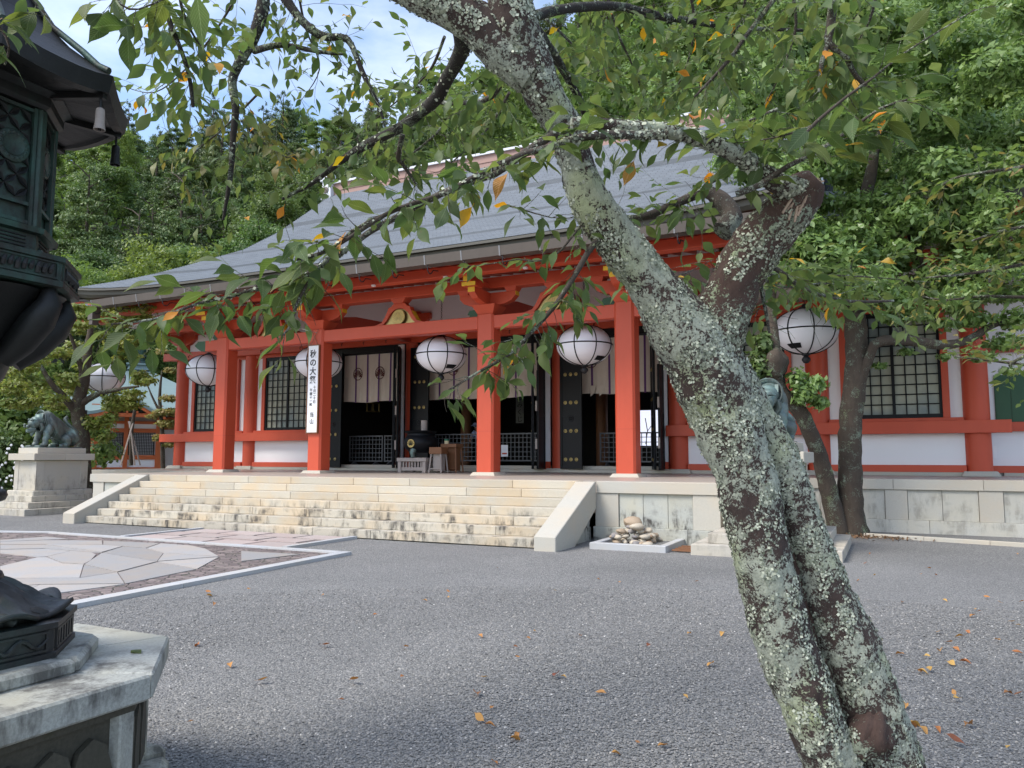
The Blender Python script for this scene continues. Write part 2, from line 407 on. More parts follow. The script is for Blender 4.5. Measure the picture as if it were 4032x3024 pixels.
m_tiger = _bronze('statue_bronze', (.15,.22,.20), (.075,.088,.08), .45)
m_bronzeb = _bronze('blackened_bronze', (.02,.022,.02), (.010,.010,.010), .1)
m_soil = plain('forest_floor', (.014,.020,.008), .95, .4, .4)
# ============================================================ ground
H = 1.155
g = MB()
nx_, ny_ = 90, 60
for j in range(ny_+1):
    for i in range(nx_+1):
        x = -90+230*(i/nx_); y = -60+110*(j/ny_)
        g.v.append((x, y, 0.012*noise.noise(Vector((x*.3, y*.3, 0)))-.012))
for j in range(ny_):
    for i in range(nx_):
        a = j*(nx_+1)+i; g.f.append((a, a+1, a+nx_+2, a+nx_+1))
struct('gravel_yard', g, m_gravel, 60, rn=False)
# hillside terrain (polar sheet round the yard, climbing behind the hall)
SKYPX = [(-4000,560),(-500,420),(100,372),(460,360),(620,372),(1075,352),(1190,420),(1270,370),(1345,345),(1480,300),(1640,262),(1890,200),(2050,60),(2300,-160),(2700,-420),(3400,-650),(4500,-800),(8000,-600)]
def skyel(px):
    y = SKYPX[-1][1]
    for (a, ea), (b, eb) in zip(SKYPX, SKYPX[1:]):
        if px <= b: y = ea+(eb-ea)*max(0, (px-a))/(b-a); break
    r = fw + rt*((px-2016)/F) - up*((y-1512)/F)
    return r.z/math.hypot(r.x, r.y)
def az2px(az): return 2016+F*math.tan(max(-1.25, min(1.25, az-YAW)))
def hillz(az, r_):
    R0 = 58; R1 = 165
    e = skyel(az2px(az))-.07
    t = (r_-R0)/(R1-R0)
    if t <= 0: return .2*1.0
    z = e*R1*(t**1.05 if t < 1 else 1+(t-1)*.12)
    return z + 1.6*noise.noise(Vector((az*14, r_*.07, 1)))
g = MB(); na, nr = 90, 40
for j in range(nr+1):
    r_ = 46+j*7.5
    for i in range(na+1):
        az = YAW-1.5+3.0*i/na
        g.v.append((CAM.x+r_*math.sin(az), CAM.y+r_*math.cos(az), hillz(az, r_) if j else -.2))
for j in range(nr):
    for i in range(na):
        a = j*(na+1)+i; g.f.append((a, a+1, a+na+2, a+na+1))
struct('hillside', g, m_soil, 60, rn=False)

# ============================================================ stone platform and stairs
pl = thing('stone_platform', 'pale granite platform of slabs and panels carrying the red temple hall', 'platform', (0,4,0))
TD = .3025
XS0, XS1 = -5.72, 6.76
obj('floor', MB().box(-8.0, 9.55, .4, 4.5, .5, H-.002).box(-15.0, 16.2, 4.9, 24, .5, H-.004).box(-8.0,9.55,4.5,4.9,.5,H-.002), m_floor, pl)
random.seed(3)
def stones(name, mb_list, m, parent, bevel=.006):
    for b in mb_list: obj(name, b, m, parent, bevel=bevel)
def row(x0, x1, ws, fn):           # cut a run into stones, fn(a, b) -> MB
    out = []; x = x0; i = 0
    while x < x1-.05:
        w_ = ws[i % len(ws)]*random.uniform(.9, 1.1); b = min(x1, x+w_)
        if x1-b < .35: b = x1
        out.append(fn(x+.003, b-.003)); x = b; i += 1
    return out
# cap stones
stones('cap_stone', row(-8.16, -6.17, [2.0], lambda a,b: MB().box(a,b,0,.42,H-.225,H)), m_cap, pl)
stones('cap_stone', row(7.19, 9.7, [2.6], lambda a,b: MB().box(a,b,0,.42,H-.225,H)), m_cap, pl)
stones('cap_stone', row(-15.2, -8.2, [1.9,2.1], lambda a,b: MB().box(a,b,4.48,4.92,H-.225,H)), m_cap, pl)
stones('cap_stone', row(8.97, 19, [1.81], lambda a,b: MB().box(a,b,4.48,4.92,H-.225,H)), m_cap, pl)
stones('cap_stone', [MB().box(-8.16,-7.74,a+.42*(a==0)+.003,a+1.5-.003,H-.225,H) for a in (0,1.5,3.0)], m_cap, pl)
stones('cap_stone', [MB().box(9.3,9.7,.423,2.3,H-.225,H), MB().box(9.3,9.7,2.306,4.47,H-.225,H)], m_cap, pl)
stones('cap_stone', [MB().box(-15.2,-14.78,4.926+i*2,4.92+i*2+1.994,H-.225,H) for i in range(5)], m_cap, pl)
# wall panels and pilasters, pilasters proud
def panels(xs, yf, z0=.27):
    mp_ = m_panel if yf == 0 else m_panelb
    for a, b, proud in xs: obj('wall_panel', MB().box(a+.004,b-.004,yf+(.03 if proud else .065),yf+.3,z0,H-.228), m_cap if proud else mp_, pl, bevel=.004)
panels([(-8.05,-7.6,1),(-7.6,-6.9,0),(-6.9,-6.1,0)], 0)
panels([(7.15,7.64,1),(7.64,8.13,0),(8.13,8.62,0),(8.62,9.1,0),(9.1,9.62,1)], 0)
panels([(10.2,11.01,0),(11.01,11.5,1),(11.5,12.36,0),(12.36,12.81,1),(12.81,13.48,0),(13.48,14.16,0),(14.16,14.61,1),(14.61,15.3,0),(15.3,16,0),(16,16.45,1),(16.45,17.2,0),(17.2,18,0),(9.55,10.2,0)], 4.48)
panels([(-15.1,-14.6,1),(-14.6,-13.5,0),(-13.5,-12.4,0),(-12.4,-11.9,1),(-11.9,-10.6,0),(-10.6,-9.3,0),(-9.3,-8.1,0)], 4.48)
obj('wall_panel', MB().box(-8.09,-7.8,.3,4.5,.0,H-.228), m_panel, pl)
obj('wall_panel', MB().box(9.35,9.63,.3,4.5,.0,H-.228), m_panel, pl)
obj('wall_panel', MB().box(-15.1,-14.8,4.8,16,.0,H-.228), m_panel, pl)
for x0, x1, y in ((-8.16,-6.1,0),(7.12,9.68,0),(9.7,19,4.48),(-15.2,-8.1,4.48)):
    stones('base_stone', row(x0, x1, [1.9,1.7], lambda a,b: MB().box(a,b,y-.02,y+.3,-.05,.268)), m_panel if y == 0 else m_panelb, pl)
# stair treads: every riser a run of stones
WS = [[1.5,2.4,1.3,1.9],[2.1,1.2,1.6,2.7],[1.1,1.9,2.5,1.4],[2.3,1.5,1.2,2.0],[1.4,1.1,2.2,1.7],[1.9,2.6,1.2,1.5],[1.6,1.3,2.3,1.9]]
for k in range(7):
    z1 = H-.165*k; y = -TD*k
    stones('step_stone', row(XS0, XS1, WS[k], lambda a,b: MB().box(a,b,y-.0,y+TD+.12,z1-.163,z1)), m_stone, pl, .008)
for x0, x1 in ((-6.17,-5.725),(6.765,7.185)):
    obj('stair_cheek', MB().prismX([(-2.1,-.06),(-2.1,.245),(-.06,H-.004),(0.0,H-.004),(0,.62),(-1.25,-.06)], x0, x1), m_cap, pl, bevel=.012)
    obj('stair_side', MB().box(x0+.1,x1-.12,-1.5,0,-.05,.25).prismX([(-1.5,.25),(0,.25),(0,.7),(-.1,.7)], x0+.12, x1-.14), m_panel, pl)
# floor slabs of the porch: thin joints
for i in range(11):
    obj('floor_slab', MB().box(-7.9+i*1.58+.003,-7.9+(i+1)*1.58-.003,.424,2.9,H-.06,H+.002), m_floor, pl)
    obj('floor_slab', MB().box(-7.9+i*1.58+.003,-7.9+(i+1)*1.58-.003,2.906,5.3,H-.06,H+.002), m_floor, pl)
# low kerb along the right-hand wall
kb = thing('drain_kerb', 'low stone kerb edging the gravel strip below the platform wall', 'kerb', (14,3,0))
for i in range(9):
    x = 11.95+i*1.1; y0 = 3.2-(x-11.98)*.27
    b = MB().box(0,1.135,-.05,.05,-.04,.065); b.xf(Matrix.Translation((x,y0,0)) @ Matrix.Rotation(-.262,4,'Z')); obj('kerb_stone', b, m_cap, kb, bevel=.008)

# ============================================================ the hall
hall = thing('temple_hall', 'long vermilion temple hall with sweeping grey-blue roof and open black doors', 'temple', (0,9,0))
CX = [-14.56,-10.65,-6.74,-2.87,2.87,6.74,10.72,14.58]
PX = [-6.74,-2.87,2.87,6.74]
YW = 8.7
for x in CX:
    obj('column', MB().lathe([(.31,0),(.31,5.6)], (x,YW,H+.13), 28), m_red, hall, 40)
    obj('column_base', MB().frust(x,YW,H,H+.13,.44,.44,.37,.37), m_cap, hall, bevel=.008)
def bay_wall(i, flip=False):
    a = CX[i]+.3; b = CX[i+1]-.3; c = (CX[i]+CX[i+1])/2
    y = YW
    obj('sill_stone', MB().box(a,b,y-.28,y+.2,H,H+.10), m_cap, hall)
    obj('bottom_rail', MB().box(a,b,y-.22,y+.1,H+.10,1.44), m_red, hall, bevel=.008)
    obj('lower_panel', MB().box(a,b,y-.08,y+.05,1.44,2.28), m_white, hall)
    obj('sill_ledge', MB().box(a,b,y-.21,y+.1,2.602,2.69), m_red, hall, bevel=.006)
    obj('upper_panel', MB().box(a,b,y-.02,y+.05,2.69,5.74), m_white, hall)
    wx0, wx1 = c-1.14, c+1.16
    for x0, x1 in ((wx0-.17,wx0),(wx1,wx1+.17)): obj('window_jamb', MB().box(x0,x1,y-.16,y+.02,2.692,5.6), m_red, hall, bevel=.006)
    obj('window_head', MB().box(a,b,y-.16,y-.02,5.602,5.74), m_red, hall)
    win = obj('window', MB().box(wx0,wx1,y-.12,y-.03,2.692,2.80).box(wx0,wx1,y-.12,y-.03,5.47,5.598).box(wx0,wx0+.07,y-.12,y-.03,2.802,5.468).box(wx1-.07,wx1,y-.12,y-.03,2.802,5.468).box(c-.03,c+.05,y-.13,y-.03,2.802,5.468), m_black, hall)
    obj('pane', MB().box(wx0+.07,c-.03,y-.055,y-.045,2.8,5.47), m_pane, win)
    obj('pane', MB().box(c+.05,wx1-.07,y-.075,y-.065,2.8,5.47), m_pane, win)
    for k in range(1, 10):
        z = 2.80+k*.267
        obj('lattice_bar', MB().box(wx0+.07,wx1-.07,y-.105,y-.08,z-.016,z+.016), m_black, win)
    for s0, s1 in ((wx0+.07,c-.03),(c+.05,wx1-.07)):
        for k in range(1, 4):
            x = s0+(s1-s0)*k/4; obj('lattice_bar', MB().box(x-.016,x+.016,y-.10,y-.078,2.8,5.47), m_black, win)
for i in (0,1,5,6): bay_wall(i)
# waist tie beams wrap the columns, left pair and right pair of bays
for x0, x1 in ((-15.45,-6.44),(6.44,15.3)):
    obj('waist_beam', MB().box(x0,x1,YW-.42,YW-.26,2.27,2.60), m_red, hall, bevel=.008)
    obj('waist_beam_back', MB().box(x0+.6,x1-.3,YW-.26,YW+.1,2.275,2.598), m_red, hall)
obj('waist_beam', MB().box(-15.45,-15.2,YW-.26,YW+9,2.27,2.60), m_red, hall)
# lintel beam with coat-hook brackets
obj('lintel_beam', MB().box(-15.4,15.4,YW-.42,YW-.26,5.72,6.04), m_red, hall, bevel=.008)
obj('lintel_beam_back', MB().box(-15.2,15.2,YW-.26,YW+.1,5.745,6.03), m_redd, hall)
hk = MB().tube([(0,0,0),(0,-.06,-.01),(0,-.08,-.05),(0,-.06,-.09),(.02,-.04,-.10)], .012, 5); hkm = mesh('hook', hk); hkm.materials.append(m_iron)
for i in range(28):
    x = -14.8+i*1.0
    if any(abs(x-c) < .25 for c in CX): continue
    inst('hook', hkm, hall, Matrix.Translation((x, YW-.42, 5.88)))
obj('wall_above_lintel', MB().box(-14.4,14.4,YW-.03,YW+.05,6.03,8.0), m_white, hall)
for x in CX: obj('bracket_arm', MB().prismY([(x-.75,6.62),(x-.75,6.8),(x+.75,6.8),(x+.75,6.62),(x+.45,6.42),(x+.2,6.34),(x-.2,6.34),(x-.45,6.42)], YW-.2, YW+.05).box(x-.25,x+.25,YW-.25,YW+.1,6.05,6.34).box(x-.16,x+.16,YW-1.1,YW-.2,6.5,6.75), m_red, hall)
for x0, x1 in ((-15.6,-10.4),(10.4,15.6)):
    obj('eave_purlin', MB().box(x0,x1,YW-.2,YW+.05,6.802,7.08), m_red, hall); obj('eave_purlin', MB().box(x0,x1,YW-1.25,YW-1.0,6.752,6.98), m_red, hall)
# side wall (left) and back
obj('side_wall', MB().box(-14.6,-14.5,YW+.3,21,H,7), m_white, hall)
obj('side_wall', MB().box(14.5,14.6,YW+.3,21,H,7), m_white, hall)
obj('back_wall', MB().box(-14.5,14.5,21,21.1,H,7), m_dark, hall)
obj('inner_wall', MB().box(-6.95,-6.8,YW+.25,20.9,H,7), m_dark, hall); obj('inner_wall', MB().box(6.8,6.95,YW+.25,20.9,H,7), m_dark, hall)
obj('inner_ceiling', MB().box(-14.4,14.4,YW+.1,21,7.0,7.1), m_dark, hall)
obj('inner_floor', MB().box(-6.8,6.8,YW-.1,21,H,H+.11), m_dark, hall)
for x in (-6.2,-2.9,2.9,6.2): obj('inner_column', MB().lathe([(.22,0),(.22,5.7)], (x,12.6,H+.11), 18), m_brownw, hall, 40)
# door bays: threshold, frame
for i, (a, b) in enumerate(((CX[2]+.27,CX[3]-.27),(CX[3]+.27,CX[4]-.27),(CX[4]+.27,CX[5]-.27))):
    obj('threshold', MB().box(a,b,YW-.42,YW+.2,H,H+.09), m_cap, hall, bevel=.006); obj('threshold', MB().box(a+.05,b-.05,YW-.2,YW+.3,H+.092,H+.205), m_cap, hall, bevel=.006)
    obj('door_frame', MB().box(a,b,YW-.2,YW+.1,5.5,5.742).box(a,a+.14,YW-.2,YW+.1,H+.21,5.498).box(b-.14,b,YW-.2,YW+.1,H+.21,5.498), m_black, hall)
# white strips beside the doors
for x0, x1 in ((-3.40,-3.15),(2.36,2.58),(6.28,6.46)):
    obj('plaster_strip', MB().box(x0,x1,YW-.26,YW-.205,1.50,5.7), m_white, hall)
    obj('bottom_rail', MB().box(x0,x1,YW-.27,YW-.205,H+.10,1.498), m_red, hall)
def leaf_door(x0, y0, x1, y1, side, nstud=3, label=None):
    a = Vector((x0,y0,0)); b = Vector((x1,y1,0)); d = (b-a).normalized(); n = Vector((d.y,-d.x,0))*side; Lw = (b-a).length
    zb, zt = 1.27, 5.52
    mb = MB(); mb.beam(a+Vector((0,0,(zb+zt)/2)), b+Vector((0,0,(zb+zt)/2)), .05, zt-zb)
    dr = obj('door', mb, m_black, hall, label=label)
    fr = MB()
    for p in (a+d*.035, b-d*.035): fr.beam(p+n*.012+Vector((0,0,zb)), p+n*.012+Vector((0,0,zt)), .07, .07, n)
    for z in (zb+.05, 3.0, zt-.05): fr.beam(a+n*.03+Vector((0,0,z)), b+n*.03+Vector((0,0,z)), .02, .10)
    obj('door_rail', fr, m_black, dr)
    for k in range(5):
        z = 1.57+k*.905
        for j in range(nstud):
            c = a+d*Lw*((j+1)/(nstud+1) if nstud > 1 else .5)+n*.035+Vector((0,0,z))
            s_ = MB().ball((0,0,0), .052, .052, .03, 10, 5); s_.lathe([(.058,-.004),(.058,.008)], (0,0,0), 10)
            q = n.to_track_quat('Z','Y').to_matrix().to_4x4(); q.translation = c; s_.xf(q)
            obj('stud', s_, m_brass, dr, 50)
    if nstud > 1:
        c = (a+b)/2+n*.035+Vector((0,0,2.86)); r0 = MB().torus((0,0,0), .085, .012, 'z', 14, 5); q = n.to_track_quat('Z','Y').to_matrix().to_4x4(); q.translation = c
        r0.ball((0,0,0), .05,.05,.03,8,4); r0.xf(q); obj('ring_pull', r0, m_iron, dr, 50)
    return dr
leaf_door(-6.52, 8.30, -5.72, 8.22, 1, 2)
leaf_door(-2.98, 7.62, -3.42, 8.34, -1, 0); leaf_door(-2.84, 7.66, -3.22, 8.36, -1, 0)
leaf_door(-2.72, 8.27, -1.93, 8.22, 1, 3)
leaf_door(2.34, 7.62, 2.02, 8.36, -1, 3); leaf_door(2.50, 7.60, 2.40, 8.36, 1, 0)
leaf_door(3.02, 8.27, 3.78, 8.22, 1, 3)
leaf_door(6.30, 7.62, 6.02, 8.36, -1, 3); leaf_door(6.42, 7.60, 6.34, 8.36, 1, 0)
# hinge plates
for x, y in ((-2.90,7.62),(2.47,7.6),(6.42,7.6)):
    for z in (1.9,3.1,4.4): obj('hinge', MB().box(x-.03,x+.03,y-.02,y+.0,z,z+.32), m_greyw, hall)

# ------------------------------------------------------------ porch pillars, beams, brackets
YP = 3.33; PW = .505; YC = YP+PW/2
for x in PX:
    h_ = PW/2; c_ = .055
    poly = [(x-h_+c_,YP),(x+h_-c_,YP),(x+h_,YP+c_),(x+h_,YP+PW-c_),(x+h_-c_,YP+PW),(x-h_+c_,YP+PW),(x-h_,YP+PW-c_),(x-h_,YP+c_)]
    pr = obj('porch_pillar', MB().prism(poly, H+.09, 5.46), m_red, hall)
    obj('pillar_base', MB().frust(x,YC,H,H+.09,.375,.375,.31,.31), m_cap, hall, bevel=.008)
    obj('pillar_joint', MB().prism([(px+(.002 if px>x else -.002),py+(.002 if py>YC else -.002)) for px,py in poly], 2.32, 2.328), m_redd, hall)
    # bracket block, arms with yellow ends
    b = MB().frust(x,YC,5.46,5.72,.22,.22,.36,.36)
    obj('bearing_block', b, m_red, hall, bevel=.006)
    arm = MB().prismY([(x-.85,5.95),(x-.85,6.06),(x+.85,6.06),(x+.85,5.95),(x+.72,5.82),(x+.5,5.74),(x+.3,5.722),(x-.3,5.722),(x-.5,5.74),(x-.72,5.82)], YC-.11, YC+.11)
    obj('bracket_arm', arm, m_red, hall)
    obj('bracket_nose', MB().prismX([(YC+.6,6.06),(YC-1.0,6.06),(YC-1.0,5.93),(YC-.8,5.80),(YC-.5,5.735),(YC-.37,5.725),(YC+.37,5.725),(YC+.6,5.8)], x-.10, x+.10), m_red, hall)
    for dx in (-.72, .72):
        obj('small_block', MB().frust(x+dx,YC,6.062,6.17,.13,.13,.18,.18), m_red, hall)
        s = 1 if dx > 0 else -1
        obj('yellow_end', MB().box(x+s*.852-.003,x+s*.852+.003,YC-.11,YC+.11,5.95,6.058), m_yel, hall)
    for zz, yy in ((6.0,YC-1.003),):
        obj('yellow_end', MB().box(x-.10,x+.10,yy-.004,yy+.003,5.93,6.06), m_yel, hall)
    obj('upper_nose', MB().box(x-.10,x+.10,YC-1.25,YC-.2,6.17,6.30).box(x-.2,x+.2,YC-1.15,YC-.75,6.062,6.168), m_red, hall)
    obj('yellow_end', MB().box(x-.10,x+.10,YC-1.257,YC-1.252,6.17,6.30).box(x-.2,x+.2,YC-1.157,YC-1.152,6.062,6.168), m_yel, hall)
    # beam back to the hall columns
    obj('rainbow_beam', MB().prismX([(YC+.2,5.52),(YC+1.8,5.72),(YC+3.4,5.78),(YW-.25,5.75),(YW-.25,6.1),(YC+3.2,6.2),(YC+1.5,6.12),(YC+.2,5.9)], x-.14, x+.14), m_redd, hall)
    obj('carved_nosing', MB().prismY([(x-.26,5.44),(x-.30,5.6),(x-.42,5.66),(x-.60,5.64),(x-.66,5.54),(x-.58,5.50),(x-.64,5.44),(x-.50,5.40),(x-.38,5.46)], YC-.02, YC+.16), m_green, hall)
obj('tie_beam', MB().box(PX[0]-.8,PX[3]+.8,YP+.06,YP+.40,5.08,5.43), m_red, hall, bevel=.012)
for s in (-1, 1):
    x = s*(6.74+.8); obj('beam_nosing', MB().prismY([(x,5.08),(x,5.43),(x+s*.35,5.43),(x+s*.5,5.30),(x+s*.38,5.2),(x+s*.2,5.1)], YP+.08, YP+.38), m_green, hall)
obj('lower_face_strip', MB().box(PX[0],PX[3],YP+.12,YP+.34,5.06,5.078), m_redd, hall)
obj('porch_purlin', MB().box(-9.9,9.9,YP+.05,YP+.42,6.172,6.46), m_red, hall, bevel=.01)
obj('porch_purlin', MB().box(-10.2,10.2,YP-1.15,YP-.85,6.305,6.56), m_red, hall, bevel=.01)
for x in (-6.8,-4.5,-2.25,.07,2.34,4.62,6.9): obj('beam_cap', MB().box(x-.05,x+.05,2.12,2.2,6.255,6.30), m_paper, hall)
for x in (-4.8, 0, 4.8):       # frog-leg struts with gilt fan emblem
    Z = 5.432
    def lk(s): return [(x+s*.0,Z+.60),(x+s*.20,Z+.60),(x+s*.27,Z+.52),(x+s*.36,Z+.50),(x+s*.42,Z+.36),(x+s*.50,Z+.22),(x+s*.60,Z+.08),(x+s*.88,Z),(x+s*.56,Z),(x+s*.44,Z+.12),(x+s*.30,Z+.33),(x+s*.14,Z+.44),(x+s*0,Z+.46)]
    for s in (-1, 1):
        obj('frog_leg_strut', MB().prismY(lk(s), YC-.10, YC+.10), m_red, hall)
        obj('gilt_edge', MB().prismY([(x+s*.43,Z+.37),(x+s*.515,Z+.22),(x+s*.615,Z+.08),(x+s*.64,Z+.01),(x+s*.60,Z+.01),(x+s*.5,Z+.22),(x+s*.41,Z+.36)], YC-.06, YC+.13), m_yel, hall)
        obj('carved_cloud', MB().prismY([(x+s*.0,Z),(x+s*.55,Z),(x+s*.42,Z+.13),(x+s*.29,Z+.31),(x+s*.14,Z+.42),(x,Z+.45)], YC-.03, YC+.04), m_brass, hall)
    obj('top_block', MB().frust(x,YC,Z+.602,Z+.735,.15,.15,.26,.18), m_red, hall)
    e = MB().lathe([(.0,0),(.20,0),(.22,.015),(.21,.03),(0,.035)], (0,0,0), 28)
    e.xf(Matrix.Translation((x,YC-.10,Z+.21)) @ Matrix.Rotation(R(90),4,'X')); em = obj('fan_emblem', e, m_gold, hall, 40)
    pt = MB()
    for k in range(11):
        a = R(-75+15*k); dx, dz = math.sin(a), math.cos(a)
        b0 = Vector((x,YC-.137,Z+.08)); pt.beam(b0+Vector((dx*.05,0,dz*.05)), b0+Vector((dx*.24*(.72+.28*dz),0,dz*.26)), .013, .012, (0,1,0))
    obj('fan_rib', pt, m_brass, em)
# rafters and soffit
zs = lambda y: 6.40+(y-1.3)*.20
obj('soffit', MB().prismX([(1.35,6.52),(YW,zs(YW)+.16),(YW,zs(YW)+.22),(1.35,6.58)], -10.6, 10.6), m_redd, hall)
rf = MB().prismX([(1.4,zs(1.4)),(YW-.1,zs(YW-.1)),(YW-.1,zs(YW-.1)+.13),(1.4,zs(1.4)+.12)], -.045, .045)
rfm = mesh('rafter', rf, (0,0,0)); fixn(rfm); rfm.materials.append(m_red)
for i in range(48): inst('rafter', rfm, hall, Matrix.Translation((-10.5+i*.447,0,0)))
# gutter in segments with straps and hangers
gx = [-10.0+1.03*i+.07 for i in range(20)]
for a in gx:
    obj('gutter_segment', MB().prismX([(1.02,6.34),(1.30,6.33),(1.30,6.50),(1.28,6.50),(1.28,6.35),(1.04,6.36),(1.0,6.56),(.985,6.56)], a+.004, a+1.026), m_gutter, hall)
    obj('gutter_strap', MB().prismX([(1.015,6.332),(1.305,6.322),(1.305,6.34),(1.02,6.355),(.985,6.563),(.975,6.563)], a-.014, a+.018), m_strap, hall)
hg = MB().tube([(0,1.05,6.33),(0,1.06,6.20),(0,1.12,6.14),(0,1.22,6.15),(0,1.32,6.26),(0,1.55,6.29)], .014, 5); hgm = mesh('gutter_hook', hg); hgm.materials.append(m_iron)
for a in gx: inst('gutter_hook', hgm, hall, Matrix.Translation((a+.06,0,0)))
obj('downspout', MB().box(-10.1,-9.88,1.02,1.3,5.95,6.36).box(-10.07,-9.91,1.05,1.27,5.8,5.95), m_gutter, hall)
obj('hip_end', MB().box(-10.25,-10.17,1.35,1.5,6.05,6.42), m_yel, hall)
# roof surface: porch and main slope in one sweep, stepped courses
PROF = [(1.12,6.74),(2.87,7.42),(3.98,7.90),(5.3,8.53),(8.18,9.96),(10.1,11.25),(12.0,12.72),(13.1,13.62),(14.0,14.25)]
def prof(y):
    for (a, za), (b, zb) in zip(PROF, PROF[1:]):
        if y <= b: return za+(zb-za)*(y-a)/(b-a)
    return PROF[-1][1]
def lift(x, y): return .30*(abs(x)/10.9)**5*max(0, 1-(y-1.1)/9)
NR = 112; NXR = 26; XR = 10.95
rm = MB(); uvs = []
for j in range(NR):
    y0 = 1.12+(14.0-1.12)*j/NR; y1 = 1.12+(14.0-1.12)*(j+1)/NR
    for i in range(NXR+1):
        x = -XR+2*XR*i/NXR
        for (y, dz) in ((y0,.046),(y1,.004)): rm.v.append((x, y, prof(y)+lift(x,y)+dz)); uvs.append((x, y*1.35))
    b = j*(NXR+1)*2
    for i in range(NXR):
        rm.f.append((b+2*i, b+2*i+2, b+2*i+3, b+2*i+1))
        if j: 
            p = (j-1)*(NXR+1)*2; rm.f.append((p+2*i+1, p+2*i+3, b+2*i+2, b+2*i))
roof = obj('roof', rm, m_roof, hall, rn=False)
uvl = roof.data.uv_layers.new(name='UVMap')
for lp in roof.data.loops: uvl.data[lp.index].uv = uvs[lp.vertex_index]
back = MB()
for y, z in PROF: 
    for x in (-XR, XR): back.v.append((x, 28-y, z+.01))
for j in range(len(PROF)-1): back.f.append((2*j, 2*j+1, 2*j+3, 2*j+2))
obj('rear_roof', back, m_roof, hall)
eb = MB(); ns = 30
for i in range(ns+1):
    x = -XR+2*XR*i/ns; l_ = lift(x, 1.1)
    eb.v += [(x,1.10,6.765+l_),(x,1.10,6.70+l_),(x,1.20,6.695+l_),(x,1.22,6.58+l_),(x,1.30,6.54+l_*.8),(x,1.7,6.56+l_*.6)]
for i in range(ns):
    for k in range(5): a = i*6+k; eb.f.append((a, a+6, a+7, a+1))
obj('eave_board', eb, m_fascia, hall, rn=False)
vb = MB()
for s in (-1, 1):
    st = len(vb.v)
    for y, z in PROF:
        l_ = lift(10.95, y); vb.v += [(s*XR,y,z+l_+.035),(s*(XR+.05),y,z+l_+.0),(s*(XR+.05),y,z+l_-.38),(s*(XR-.1),y,z+l_-.40)]
    for j in range(len(PROF)-1):
        for k in range(3): a = st+j*4+k; vb.f.append((a, a+4, a+5, a+1))
obj('verge_board', vb, m_fascia, hall)
for s in (-1,1): obj('gable_wall', MB().prismX([(1.6,6.6),(8.5,9.7),(14,13.9),(19.5,9.7),(26,6.6)], s*10.6-.05, s*10.6+.05), m_white, hall)
obj('ridge', MB().box(-10.9,10.9,13.72,14.28,13.9,14.62), m_copperb, hall)
obj('ridge_cap', MB().box(-11.0,11.0,13.62,14.38,14.622,14.72), m_silver, hall)
obj('ridge_band', MB().box(-10.9,10.9,13.66,14.34,14.0,14.07).box(-10.9,10.9,13.69,14.31,14.28,14.33), m_copperb, hall)
for s in (-1,1):
    rr = obj('ridge_ornament', MB().frust(s*11.12,13.95,13.85,14.75,.30,.50,.24,.45).box(s*11.12-.36,s*11.12+.36,13.45,14.45,14.752,14.86), m_silver, hall, bevel=.02)
    rd = MB().lathe([(0,0),(.16,0),(.16,.03),(.12,.04),(0,.04)], (0,0,0), 20).xf(Matrix.Translation((s*11.12,13.47,14.3)) @ Matrix.Rotation(R(90),4,'X')); obj('ridge_crest', rd, m_gutter, rr, 40)
    rd = MB().tube([(s*11.12-.4,13.6,14.93),(s*11.12+.4,13.6,14.93)], .10, 12); obj('ridge_roll', rd, m_silver, rr, 40)
